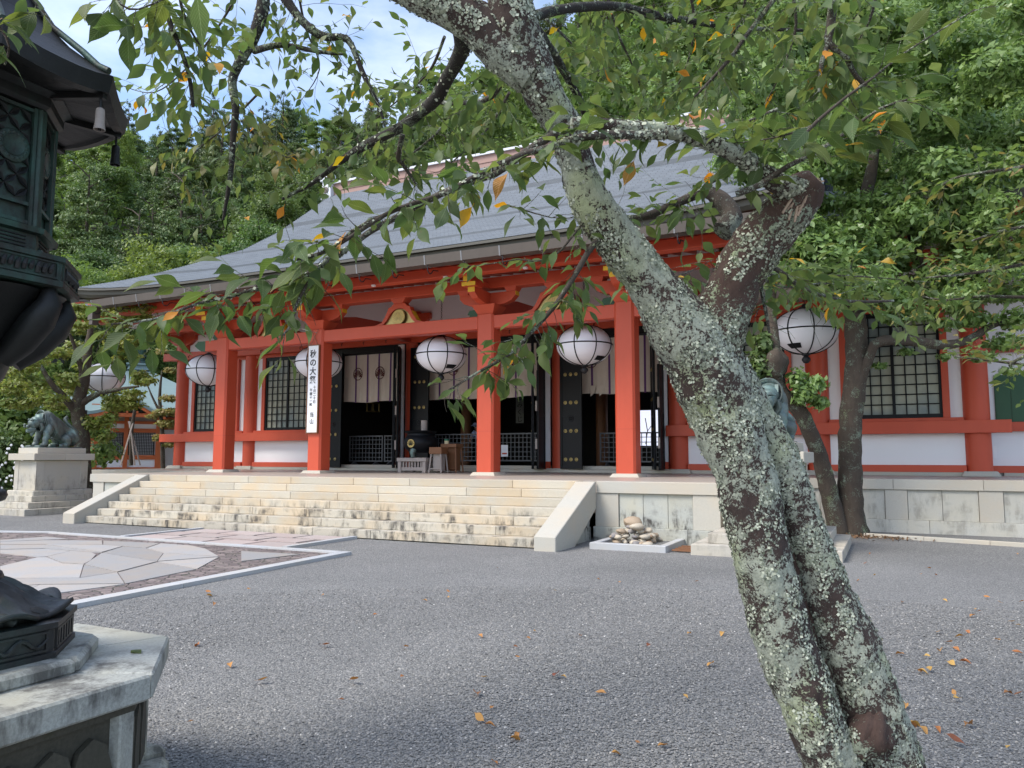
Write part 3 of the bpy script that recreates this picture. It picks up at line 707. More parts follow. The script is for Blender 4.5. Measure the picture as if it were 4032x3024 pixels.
# main skirt roofs left and right of the big slope, with soffit and rafters
for s in (-1, 1):
    xe = 17.3; ye = 5.3; q = MB(); n = 14
    top = [(s*10.9,ye+0,7.55),(s*xe,ye,7.85)]
    for i in range(n+1):
        t = i/n
        x = 10.8+(xe-10.8)*t; lz = .35*t**3
        q.v += [(s*x,ye,7.50+lz),(s*x,ye+.02,7.30+lz),(s*(10.8+(xe-10.8)*t),ye+(t*0),7.28+lz)]
    for i in range(n): a = i*3; q.f.append((a,a+3,a+4,a+1))
    obj('eave_board', q, m_fascia, hall)
    sk = MB()
    for i in range(n+1):
        t = i/n; x = 10.8+(xe-10.8)*t
        for j in range(9):
            u = j/8; y = ye+u*(xe-10.8)*1.0
            yl = min(y, ye+(xe-x))          # stop at the hip
            z = 7.5+.35*t**3*(1-u)+(yl-ye)*.36+(yl-ye)**2*.012
            sk.v.append((s*x, yl, z))
    for i in range(n):
        for j in range(8): a = i*9+j; sk.f.append((a,a+9,a+10,a+1))
    obj('skirt_roof', sk, m_roof, hall)
    sk = MB()
    for i in range(15):
        y = ye+(22.7-ye)*i/14
        for j in range(9):
            u = j/8; x = xe-u*6.5; 
            e = min(1, max(0, (min(y-ye, 22.7-y))/6.5)); x = max(x, xe-6.5*e) if e < 1 else x
            ed = xe-x; z = 7.5+.35*(1-e)**3*(1-u)+ed*.36+ed*ed*.012
            sk.v.append((s*x, y, z))
    for i in range(14):
        for j in range(8): a = i*9+j; sk.f.append((a,a+9,a+10,a+1))
    obj('skirt_roof', sk, m_roof, hall)
    obj('side_eave_board', MB().box(min(s*xe,s*xe+.05),max(s*xe,s*xe+.05),ye,22.7,7.25,7.55), m_fascia, hall)
    # soffit (pale boards between red rafters) under the side and front eave
    obj('eave_soffit', MB().prismY([(s*(xe-.05),7.28),(s*14.4,7.62),(s*14.4,7.68),(s*(xe-.05),7.34)], ye+.1, 22.6), m_white, hall)
    obj('eave_soffit', MB().prismX([(ye+.05,7.28),(YW,7.62),(YW,7.68),(ye+.05,7.34)], min(s*10.8,s*14.4), max(s*10.8,s*14.4)), m_white, hall)
    for k in range(14):
        y = ye+.4+k*.9; obj('rafter', MB().prismY([(s*(xe-.08),7.18),(s*14.4,7.52),(s*14.4,7.64),(s*(xe-.08),7.29)], y-.05, y+.05), m_red, hall)
    for k in range(15):
        x = s*(10.9+k*.44); obj('rafter', MB().prismX([(ye+.08,7.18),(YW,7.52),(YW,7.64),(ye+.08,7.29)], x-.045, x+.045), m_red, hall)
    obj('hip_rafter', MB().beam((s*14.4,YW,7.45),(s*(xe-.15),ye+.15,7.2),.16,.22), m_red, hall)
# right wing, set back
rw = thing('side_wing', 'white and red side wing with green wall panel at the right edge of frame', 'building', (18,10,0))
obj('sill_stone', MB().box(15.2,24,9.4,9.9,H-.5,H+.08), m_cap, rw)
obj('bottom_rail', MB().box(14.9,24,9.45,9.6,H+.08,1.42), m_red, rw)
obj('wall', MB().box(14.9,24,9.62,9.7,1.2,6.5), m_white, rw)
obj('waist_beam', MB().box(14.9,24,9.5,9.61,2.33,2.58), m_red, rw)
obj('green_panel', MB().box(15.1,18.4,9.58,9.615,2.582,3.85), m_green, rw)
for k in range(9): obj('panel_board', MB().box(15.12+k*.36,15.46+k*.36,9.565,9.579,2.6,3.84), m_green, rw)
obj('notice', MB().box(15.85,16.2,9.55,9.562,2.75,3.35), m_paper, rw)
obj('head_beam', MB().box(14.9,24,9.48,9.61,4.45,4.72), m_redd, rw)
obj('column', MB().lathe([(.26,0),(.26,5.2)], (19.2,9.6,H), 20), m_red, rw, 40)
obj('eave', MB().prismX([(7.8,6.3),(10,6.9),(10,7.1),(7.8,6.5)], 15.6, 24), m_gutter, rw)
obj('plate', MB().box(14.98,15.06,9.42,9.44,1.62,1.95), m_paper, rw)
# ============================================================ paper lanterns under the eave
def lantern(name, label, loc, patch=None, phase=0):
    t = thing(name, label, 'lantern', loc, 'white globe lanterns hung along the eave')
    RX, RZ = .745, .535
    cx, cy, cz = loc
    n = 22
    b = MB().lathe([(RX*math.sin(math.pi*j/n)*(1 if 0<j<n else 0), -RZ*math.cos(math.pi*j/n)) for j in range(n+1)], loc, 48)
    obj('globe', b, m_lant, t, 60)
    eq = MB().torus(loc, RX+.004, .017, 'z', 48, 5); obj('rib', eq, m_black, t, 60)
    for k in range(8):
        a = phase+math.pi*2*k/8
        pts = [(cx+(RX*math.sin(q)+.004)*math.cos(a), cy+(RX*math.sin(q)+.004)*math.sin(a), cz-(RZ+.004)*math.cos(q)) for q in [math.pi*(.04+.92*j/18) for j in range(19)]]
        obj('rib', MB().tube(pts, .016, 5), m_black, t, 60)
    obj('top_cap', MB().lathe([(.15,RZ-.02),(.14,RZ+.03),(.06,RZ+.07),(.05,RZ+.12),(0,RZ+.13)], loc, 16), m_iron, t, 50)
    obj('finial', MB().lathe([(.10,-RZ+.03),(.10,-RZ-.03),(.05,-RZ-.05),(.095,-RZ-.11),(.10,-RZ-.15),(.06,-RZ-.21),(0,-RZ-.23)], loc, 16), m_iron, t, 50)
    ch = MB(); z = cz+RZ+.12; k = 0
    while z < 6.4:
        ch.torus((cx,cy,z+.03), .022, .006, 'y' if k % 2 else 'x', 8, 4, sz=1.5); z += .055; k += 1
    obj('chain', ch, m_iron, t)
    if patch is not None:                     # black rectangular patch low on the globe
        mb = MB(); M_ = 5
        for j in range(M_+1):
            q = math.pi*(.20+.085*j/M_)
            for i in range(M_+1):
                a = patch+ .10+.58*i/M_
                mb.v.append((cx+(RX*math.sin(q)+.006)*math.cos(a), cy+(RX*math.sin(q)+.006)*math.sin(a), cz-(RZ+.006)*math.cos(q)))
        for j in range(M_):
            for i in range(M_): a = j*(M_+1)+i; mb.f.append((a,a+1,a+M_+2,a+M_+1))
        obj('dark_patch', mb, m_black, t)
    return t
ly, lz = 4.5, 4.62
lantern('paper_lantern', 'white globe lantern over the bronze beast at the far left, clear of the red pillars', (-14.0,ly,lz+.0), None, .1)
lantern('paper_lantern', 'white globe lantern half hidden by the leftmost square red pillar', (-8.56,ly,lz), None, .3)
lantern('paper_lantern', 'white globe lantern behind the hanging vertical signboard', (-3.74,ly,lz), None, .2)
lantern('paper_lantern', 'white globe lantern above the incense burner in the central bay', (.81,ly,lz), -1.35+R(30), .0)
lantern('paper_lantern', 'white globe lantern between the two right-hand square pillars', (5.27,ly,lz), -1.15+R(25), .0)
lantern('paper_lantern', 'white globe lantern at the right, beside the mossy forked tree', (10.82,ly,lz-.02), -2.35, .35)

# ============================================================ door curtains
def fan(cx, y, cz, r_, parent, m):
    b = MB().torus((cx,y,cz), r_, .012, 'y', 30, 4, sz=1.12)
    for k in range(9):
        a = R(-80+20*k); d = Vector((math.sin(a),0,math.cos(a))); n_ = Vector((d.z,0,-d.x)); o_ = Vector((cx,y,cz-r_*.62))
        L0 = r_*(1.45-.45*abs(math.sin(a))**1.5); 
        pts = [o_+d*L0*.18, o_+d*L0*.7+n_*r_*.12, o_+d*L0*.93+n_*r_*.11, o_+d*L0, o_+d*L0*.93-n_*r_*.11, o_+d*L0*.7-n_*r_*.12]
        b.add([p+Vector((0,0,0)) for p in pts]+[p+Vector((0,.004,0)) for p in pts], [tuple(range(6)), tuple(range(6,12))[::-1]]+[(i,(i+1)%6,(i+1)%6+6,i+6) for i in range(6)])
    return obj('crest', b, m, parent)
def curtain(label, x0, x1, z0, z1, y, nst, crests, torn=False):
    t = thing('door_curtain', label, 'curtain', (x0,y,z1), 'curtains hung in the temple doorways')
    n = int((x1-x0)/.03); mb = MB(); rnd = random.Random(int(x0*10))
    ph = [rnd.random()*6 for _ in range(4)]
    yy = lambda x, u: y+.018*math.sin(x*9+ph[0])*(.3+u)+.012*math.sin(x*23+ph[1])*(.2+u)
    for j in range(9):
        u = j/8
        for i in range(n+1):
            x = x0+(x1-x0)*i/n; zz = z1-(z1-z0)*u + (.02*math.sin(x*4+ph[2]) if j == 8 else 0) - .02*math.sin((x-x0)/(x1-x0)*math.pi)*u
            mb.v.append((x, yy(x,u), zz))
    for j in range(8):
        for i in range(n): a = j*(n+1)+i; mb.f.append((a,a+1,a+n+2,a+n+1))
    obj('cloth', mb, m_cloth, t, 60, rn=False)
    for k in range(nst):
        xs_ = x0+(x1-x0)*(k+1)/(nst+1)+.02; st = MB()
        for j in range(9):
            u = j/8; zz = z1-(z1-z0)*u-.03*u
            st.v += [(xs_-.035, yy(xs_,u)-.012, zz),(xs_+.035, yy(xs_,u)-.012, zz)]
        for j in range(8): a = 2*j; st.f.append((a,a+1,a+3,a+2))
        obj('ribbon', st, m_purple, t, rn=False)
    for cx in crests: fan(cx, y-.035, z1-.72, .20, t, m_maroon)
    if torn:
        for cx in (x0+.55, x0+.85): obj('torn_flap', MB().add([(cx,y-.03,z0+.26),(cx+.2,y-.05,z0+.25),(cx+.16,y-.06,z0+.02),(cx+.03,y-.05,z0-.1)], [(0,1,2,3)]), m_cloth, t)
    obj('rod', MB().tube([(x0-.05,y+.01,z1+.02),(x1+.05,y+.01,z1+.02)], .015, 6), m_iron, t)
    return t
curtain('off-white curtain with two dark fan crests in the left doorway', -5.98, -3.35, 3.70, 5.46, 8.66, 4, (-5.33,-4.33))
curtain('wide off-white curtain with purple ribbons in the central doorway', -2.4, 2.42, 3.68, 5.46, 8.66, 7, (-1.2,.0,1.25))
curtain('off-white curtain with torn flaps at its hem in the right doorway', 3.35, 6.3, 3.68, 5.46, 8.66, 4, (3.95,5.15), True)

# ============================================================ inside: lattice fences, papers, lamp
def fence(label, x0, x1, y, z0=1.47, z1=2.45):
    t = thing('lattice_fence', label, 'fence', (x0,y,H+.11), 'low lattice fences inside the doorways')
    fr = MB().box(x0,x1,y-.02,y+.02,z1-.045,z1).box(x0,x1,y-.02,y+.02,z0,z0+.045).box(x0,x0+.045,y-.02,y+.02,z0+.045,z1-.045).box(x1-.045,x1,y-.02,y+.02,z0+.045,z1-.045)
    obj('frame', fr, m_ironw, t)
    n = max(2, round((x1-x0)/.155))
    for k in range(1,n): x = x0+(x1-x0)*k/n; obj('bar', MB().box(x-.011,x+.011,y-.012,y+.012,z0+.045,z1-.045), m_ironw, t)
    for k in range(1,6): z = z0+(z1-z0)*k/6; obj('bar', MB().box(x0+.045,x1-.045,y-.018,y+.004,z-.011,z+.011), m_ironw, t)
    for x in (x0+.25, x1-.3):
        obj('foot', MB().prismX([(y-.25,H+.11),(y-.22,H+.2),(y-.03,z0-.003),(y+.03,z0-.003),(y+.22,H+.2),(y+.25,H+.11)], x-.03, x+.03), m_ironw, t)
m_ironw = plain('fence_grey_iron', (.10,.105,.11), .5, .2, 10)
fence('left half of the low dark lattice fence in the left doorway', -6.1, -4.55, 9.2)
fence('right half of the low dark lattice fence in the left doorway', -4.48, -3.2, 9.2)
fence('long low dark lattice fence across the central doorway', -2.3, 2.6, 9.25, 1.50, 2.47)
fence('low dark lattice fence in the right doorway', 4.0, 6.5, 9.25, 1.48, 2.44)
def text(body, size, parent, mtx, m, name='lettering', offset=.0):
    c = bpy.data.curves.new(name, 'FONT'); c.body = body; c.size = size; c.align_x = 'CENTER'; c.align_y = 'CENTER'; c.extrude = .002; c.offset = offset
    o = bpy.data.objects.new(name, c); COL.objects.link(o)
    bpy.context.view_layer.update()
    me = bpy.data.meshes.new_from_object(o.evaluated_get(bpy.context.evaluated_depsgraph_get()))
    bpy.data.objects.remove(o); me.materials.clear(); me.materials.append(m)
    return inst(name, me, parent, mtx)
FACE = Matrix.Rotation(R(90),4,'X')
def sgn(label, cat, x0, x1, z0, z1, y, chars, size, m=None, grp=None):
    t = thing('paper_notice', label, cat, ((x0+x1)/2,y,z0), grp)
    obj('sheet', MB().box(x0,x1,y,y+.012,z0,z1), m or m_paper, t)
    n = len(chars)
    for k, ch in enumerate(chars):
        z = z1-(z1-z0)*(k+.5)/n
        text(ch, size, t, Matrix.Translation(((x0+x1)/2,y-.004,z)) @ FACE, m_ink)
    return t
NX0 = 0.42
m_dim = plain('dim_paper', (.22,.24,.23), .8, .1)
sgn('dim vertical paper strip with brush lettering inside the central doorway', 'notice', -.95, -.60, 3.0, 4.15, 13.2, 'おみくじ', .26, m_dim)
sgn('dim blank-looking paper strip inside the left doorway', 'notice', -6.35, -5.95, 3.2, 4.4, 13.4, '', .2, m_dim)
sgn('small white notice with red print beside the second pillar from the right', 'notice', NX0, NX0+.26, 1.66, 2.06, 9.18, '', .2)
obj('red_print', MB().box(NX0+.04,NX0+.22,9.175,9.179,1.74,1.79), m_red, bpy.data.objects['paper_notice.002'])

t = thing('control_box', 'small pale switch box on the dark wall inside the right doorway', 'switch box', (5.7,12,2.9)); obj('box', MB().box(5.38,5.56,12,12.08,2.93,3.22).box(5.41,5.53,11.985,11.999,3.05,3.15), m_ironw, t)
t = thing('control_box', 'small pale switch box inside the central doorway near its right door', 'switch box', (1.6,11,2.9)); obj('box', MB().box(1.35,1.52,11,11.08,2.75,3.05).box(1.38,1.49,10.985,10.999,2.85,2.95), m_ironw, t)
# wall of small papers far inside the left doorway
t = thing('paper_rack', 'grid of small dim papers on a rack deep inside the left doorway', 'rack', (-9,14,2.2))
for i in range(5):
    for j in range(6): obj('paper', MB().box(-9.35+i*.24,-9.35+i*.24+.15,14,14.01,2.1+j*.27,2.1+j*.27+.18), m_dim, t)
def emis(name, c, s):
    t = NT(name); t.col(c); t.b.inputs['Emission Color'].default_value = (*c,1); t.b.inputs['Emission Strength'].default_value = s; return t.m
m_lamp = emis('lit_bulb', (1,.72,.42), 9)
t = thing('hanging_lamp', 'small lit lamp hanging just below the left doorway curtain', 'lamp', (-5.3,10.2,3.9))
obj('bulb', MB().ball(onz(1433,1587,3.85)+Vector((0,0,0)), .05, n=10), m_lamp, t, 60); 
bl = onz(1433,1587,3.85); t.location = (0,0,0)
obj('cord', MB().tube([bl+Vector((0,0,.04)), bl+Vector((0,0,3.1))], .01, 5), m_iron, t)
t = thing('brass_lantern', 'small brass cage lantern hanging in the dark of the left doorway', 'lantern', (-6.4,11.2,3.6))
for k in range(6): a = k*math.pi/3; obj('bar', MB().tube([(-6.5+.28*math.cos(a),11.2+.28*math.sin(a),3.5),(-6.5+.28*math.cos(a),11.2+.28*math.sin(a),3.85)], .014, 5), m_brass, t)
obj('ring', MB().torus((-6.5,11.2,3.5), .28, .02).torus((-6.5,11.2,3.85), .28, .02), m_brass, t)
m_win = emis('self_glowing_panel', (.62,.65,.78), .55)  # panel given its own glow to stand in for brightness deep inside
t = thing('glow_panel', 'pale self-glowing window panel with grey branches deep inside the right doorway', 'window', (7,14,2))
p0 = onz(2521,1616,3.25)
t2 = (14.0-CAM.y)/((p0-CAM).y); q0 = CAM+(p0-CAM)*t2
obj('paper', MB().box(q0.x-.1,q0.x+1.05,14,14.02,q0.z-1.35,q0.z), m_win, t)
obj('branch_pattern', MB().tube([(q0.x+.2,13.98,q0.z-1.3),(q0.x+.28,13.98,q0.z-.8),(q0.x+.2,13.98,q0.z-.3)], .02, 4).tube([(q0.x+.28,13.98,q0.z-.8),(q0.x+.5,13.98,q0.z-.5),(q0.x+.52,13.98,q0.z-.2)], .015, 4), m_greyw, t)

# ------------------------------------------------------------ incense burner on its wooden stand
bx, by = -1.08, 6.30
st = thing('burner_stand', 'weathered slatted wooden stand under the black incense burner', 'stand', (bx,by,H))
obj('top_frame', MB().box(bx-.55,bx+.55,by-.45,by+.45,1.50,1.62), m_greyw, st, bevel=.01)
for sx in (-1,1):
    for sy in (-1,1): obj('leg', MB().box(bx+sx*.46-.06,bx+sx*.46+.06,by+sy*.37-.06,by+sy*.37+.06,H,1.498), m_greyw, st, bevel=.008)
for sy in (-1,1): obj('lower_rail', MB().box(bx-.40,bx+.40,by+sy*.37-.03,by+sy*.37+.03,1.22,1.32), m_greyw, st)
for sx in (-1,1): obj('lower_rail', MB().box(bx+sx*.46-.03,bx+sx*.46+.03,by-.31,by+.31,1.22,1.32), m_greyw, st)
for k in range(7):
    x = bx-.33+k*.11; obj('slat', MB().box(x-.022,x+.022,by-.39,by-.35,1.322,1.498), m_greyw, st)
for k in range(6):
    y = by-.25+k*.1; obj('slat', MB().box(bx+.44,bx+.48,y-.02,y+.02,1.322,1.498), m_greyw, st)
bu = thing('incense_burner', 'round black incense burner with gold fan crest on the slatted stand', 'burner', (bx,by,1.62))
c0 = (bx+.06, by, 1.62)
obj('bowl', MB().lathe([(.20,.16),(.38,.20),(.50,.30),(.55,.44),(.53,.58),(.46,.68),(.43,.72),(.43,.76),(.50,.80),(.52,.84),(.50,.86),(.44,.84),(.40,.74),(.0,.70)], c0, 40), m_black, bu, 50)
for k in range(3):
    a = R(-90+120*k); obj('lion_foot', MB().tube([(c0[0]+.40*math.cos(a),c0[1]+.40*math.sin(a),c0[2]+.26),(c0[0]+.48*math.cos(a),c0[1]+.48*math.sin(a),c0[2]+.16),(c0[0]+.42*math.cos(a),c0[1]+.42*math.sin(a),c0[2]+.02)], [.11,.08,.07], 8), m_tiger, bu, 50)
a_ = R(-90); cc = Vector((c0[0]+.56*math.cos(a_), c0[1]+.56*math.sin(a_), c0[2]+.45)); qm = Vector((math.cos(a_),math.sin(a_),0)).to_track_quat('Z','Y').to_matrix().to_4x4(); qm.translation = cc
obj('crest', MB().lathe([(.13,0),(.13,.012),(0,.016)], (0,0,0), 20).xf(qm), m_gold, bu)
cr_ = MB()
for k in range(7):
    a = R(-60+20*k); cr_.beam((math.sin(a)*.03,-.08+math.cos(a)*.03,.02),(math.sin(a)*.13*1,-.08+math.cos(a)*.18,.02),.014,.01,(0,0,1))
obj('crest_rib', cr_.xf(cc and (Matrix.Translation(cc) @ Matrix(((-math.sin(a_),0,math.cos(a_),0),(math.cos(a_),0,math.sin(a_),0),(0,1,0,0),(0,0,0,1))))), m_black, bu)
tt = thing('wooden_post', 'short grey cylindrical wooden post standing behind the incense burner', 'post', (bx+.12,by+.2,2.4)); obj('post', MB().lathe([(.10,2.40),(.10,2.82),(0,2.825)], (bx+.12,by+.1,0), 16), m_greyw, tt, 40)
def stool(name, label, x0, x1, y0, y1, zt, th, m1, m2, splay=.05):
    t = thing(name, label, 'table', ((x0+x1)/2,(y0+y1)/2,H))
    obj('box_top', MB().box(x0,x1,y0,y1,zt-th,zt), m1, t, bevel=.006)
    for x, sx in ((x0+.05,-1),(x1-.05,1)):
        for y, sy in ((y0+.05,-1),(y1-.05,1)): obj('leg', MB().tube([(x+sx*splay,y+sy*splay,H),(x,y,zt-th)], .028, 5), m2, t)
    obj('stretcher', MB().tube([(x0+.02,y0+.02,H+.12),(x1-.02,y0+.02,H+.12)], .02, 5), m2, t)
    obj('apron', MB().box(x0+.07,x1-.07,y0+.12,y1-.06,H+.05,zt-th-.002), m2, t)
    return t
stool('offering_table', 'small splay-legged wooden stool with brown box top in front of the fence', -.48, -.03, 5.95, 6.35, 1.95, .21, m_brownw, m_greyw)
stool('offering_table', 'taller brown wooden table behind the small stool', -.40, .18, 6.5, 6.95, 2.06, .11, m_brownw, m_brownw)
t = thing('jar', 'small cream jar with green lid standing on the brown table', 'jar', (-.24,6.6,2.06)); obj('body', MB().lathe([(.075,0),(.075,.09),(.07,.1)], (-.24,6.62,2.06), 14), plain('cream_jar',(.6,.5,.3)), t, 40); obj('lid', MB().lathe([(.078,.101),(.078,.15),(0,.152)], (-.24,6.62,2.06), 14), plain('green_lid',(.02,.16,.09)), t, 40)
# ------------------------------------------------------------ hanging signboard
YS = 3.26
sb = thing('signboard', 'tall white hanging signboard with black brush writing on the second pillar', 'sign', (-2.9,YS,2.35))
obj('board', MB().box(-3.08,-2.70,YS,YS+.03,2.37,4.96), m_paper, sb)
obj('frame', MB().box(-3.11,-3.081,YS-.012,YS+.04,2.34,4.99).box(-2.699,-2.67,YS-.012,YS+.04,2.34,4.99).box(-3.08,-2.70,YS-.012,YS+.04,2.34,2.369).box(-3.08,-2.70,YS-.012,YS+.04,4.961,4.99), m_brownw, sb)
obj('cord', MB().tube([(-3.02,YS+.02,4.99),(-2.76,YS+.04,5.46)], .008, 4).tube([(-2.76,YS+.02,4.99),(-3.02,YS+.04,5.46)], .008, 4), m_brownw, sb)
def vtext(chars, x, z0, dz, size, off):
    for k, ch in enumerate(chars): text(ch, size, sb, Matrix.Translation((x,YS-.005,z0-dz*k)) @ FACE, m_ink, offset=off)
vtext('秋の大祭', -2.895, 4.70, .262, .25, .004)
vtext('十月二十日', -2.815, 3.70, .108, .105, .001); vtext('午前十一時', -2.945, 3.62, .108, .105, .001)
vtext('当山', -2.90, 2.88, .20, .16, .002)
# a person seen through the dark central doorway
pn = thing('person', 'person in a pale blue shirt and cap bending forward inside the central doorway', 'person', (-1.35,11.5,H+.11))
m_shirt = plain('blue_shirt', (.34,.42,.60), .8, .08); m_skin = plain('skin', (.45,.27,.19), .6, .05); m_trou = plain('dark_trousers', (.03,.03,.04), .8, .1); m_hair = plain('dark_hair', (.015,.012,.01), .6, .2)
def skin_mesh(name, V_, E_, Rr, m, parent, sub=2, root=0):
    me = bpy.data.meshes.new(name); off = rootof(parent).location if parent else Vector()
    me.from_pydata([Vector(v)-off for v in V_], E_, []); o = bpy.data.objects.new(name, me); COL.objects.link(o)
    sk = o.modifiers.new('skin','SKIN'); sk.use_smooth_shade = True
    for i, r_ in enumerate(Rr):
        sv = me.skin_vertices[0].data[i]; sv.radius = (r_, r_) if not hasattr(r_,'__len__') else r_; sv.use_root = (i == root)
    s_ = o.modifiers.new('sub','SUBSURF'); s_.levels = sub; s_.render_levels = sub
    bpy.context.view_layer.update()
    me2 = bpy.data.meshes.new_from_object(o.evaluated_get(bpy.context.evaluated_depsgraph_get())); bpy.data.objects.remove(o)
    me2.materials.clear(); me2.materials.append(m)
    for p in me2.polygons: p.use_smooth = True
    o = bpy.data.objects.new(name, me2); COL.objects.link(o)
    if parent: o.parent = parent
    return o
px_, py_ = -1.62, 11.5; zf = H+.11
J = [(0,0,.92),(0,-.05,1.08),(0,-.16,1.26),(0,-.24,1.38),(0,-.33,1.45),(0,-.42,1.53),(-.17,-.2,1.34),(-.24,-.35,1.12),(-.2,-.5,.95),(.17,-.2,1.34),(.24,-.35,1.12),(.2,-.5,.95),(-.1,0,.86),(-.11,-.03,.48),(-.11,.02,.08),(-.11,-.15,.03),(.1,0,.86),(.11,-.03,.48),(.11,.02,.08),(.11,-.15,.03)]
J = [(px_+a, py_+b, zf+c) for a,b,c in J]
body = skin_mesh('body', J, [(0,1),(1,2),(2,3),(3,4),(4,5),(2,6),(6,7),(7,8),(2,9),(9,10),(10,11),(0,12),(12,13),(13,14),(14,15),(0,16),(16,17),(17,18),(18,19)], [.14,.14,.16,.1,.06,.1,.06,.045,.035,.06,.045,.035,.09,.065,.045,.04,.09,.065,.045,.04], m_skin, pn)
obj('shirt', MB().tube([(px_,py_+.02,zf+.86),(px_,py_-.05,zf+1.08),(px_,py_-.16,zf+1.27),(px_,py_-.24,zf+1.38)], [.2,.2,.215,.11], 14).tube([(px_-.16,py_-.19,zf+1.35),(px_-.24,py_-.33,zf+1.14)], [.085,.075], 10).tube([(px_+.16,py_-.19,zf+1.35),(px_+.24,py_-.33,zf+1.14)], [.085,.075], 10), m_shirt, pn, 60)
obj('trousers', MB().tube([(px_-.1,py_,zf+.92),(px_-.11,py_-.03,zf+.5),(px_-.11,py_+.02,zf+.1)], [.13,.1,.08], 10).tube([(px_+.1,py_,zf+.92),(px_+.11,py_-.03,zf+.5),(px_+.11,py_+.02,zf+.1)], [.13,.1,.08], 10), m_trou, pn, 60)
obj('cap', MB().ball((px_,py_-.42,zf+1.6), .115, .13, .09, 12, 6).prismX([(py_-.52,zf+1.585),(py_-.64,zf+1.55),(py_-.64,zf+1.565),(py_-.52,zf+1.605)], px_-.08, px_+.08), m_shirt, pn, 60)

# ============================================================ beast statues on stepped granite pedestals
def pedestal(label, cx, cy):
    t = thing('stone_pedestal', label, 'pedestal', (cx,cy,0))
    random.seed(5)
    for a, b, z0, z1 in ((1.19,1.5,-.05,.17),(.95,1.26,.172,.34),(.71,1.02,.342,.51)):
        for s in (-1,1):
            for (x0,x1) in ((-a,-a*.15),(-a*.15,a*.5),(a*.5,a)):
                obj('step_stone', MB().box(cx+x0+.002,cx+x1-.002,cy+(s*b if s<0 else b-.4)+.0,cy+(-b+.4 if s<0 else b),z0,z1), m_ped, t, bevel=.008)
            for k in range(2):
                y0 = -b+.403+(2*b-.806)*k/2; y1 = -b+.403+(2*b-.806)*(k+1)/2
                obj('step_stone', MB().box(cx+(-a if s<0 else a-.4),cx+(-a+.4 if s<0 else a),cy+y0+.002,cy+y1-.002,z0,z1), m_ped, t, bevel=.008)
    obj('plinth', MB().box(cx-.62,cx+.62,cy-.93,cy+.93,.4,.66), m_ped, t, bevel=.02)
    a, b = .50, .80
    obj('body', MB().box(cx-a,cx+a,cy-b,cy+b,.66,1.53), m_ped, t, bevel=.01)
    for sx in (-1,1):
        for sy in (-1,1): obj('corner_slab', MB().box(cx+sx*(a+.012)-(.2 if sx>0 else 0),cx+sx*(a+.012)+(.2 if sx<0 else 0),cy+sy*(b+.012)-(.24 if sy>0 else 0),cy+sy*(b+.012)+(.24 if sy<0 else 0),.662,1.528), m_ped, t, bevel=.004)
    for s in (0,1): obj('cap_slab', MB().box(cx-.62+.002,cx+.62,cy-.95+s*.952,cy-.002+s*.952,1.54,1.735), m_ped, t, bevel=.01)
    obj('top_block', MB().box(cx-.46,cx+.46,cy-.76,cy+.76,1.737,1.905), m_ped, t, bevel=.008)
    return t
pedestal('stepped granite pedestal under the seated bronze beast at the left', -10.42, .35)
pedestal('stepped granite pedestal behind the big lichen-covered trunk', 10.58, .05)
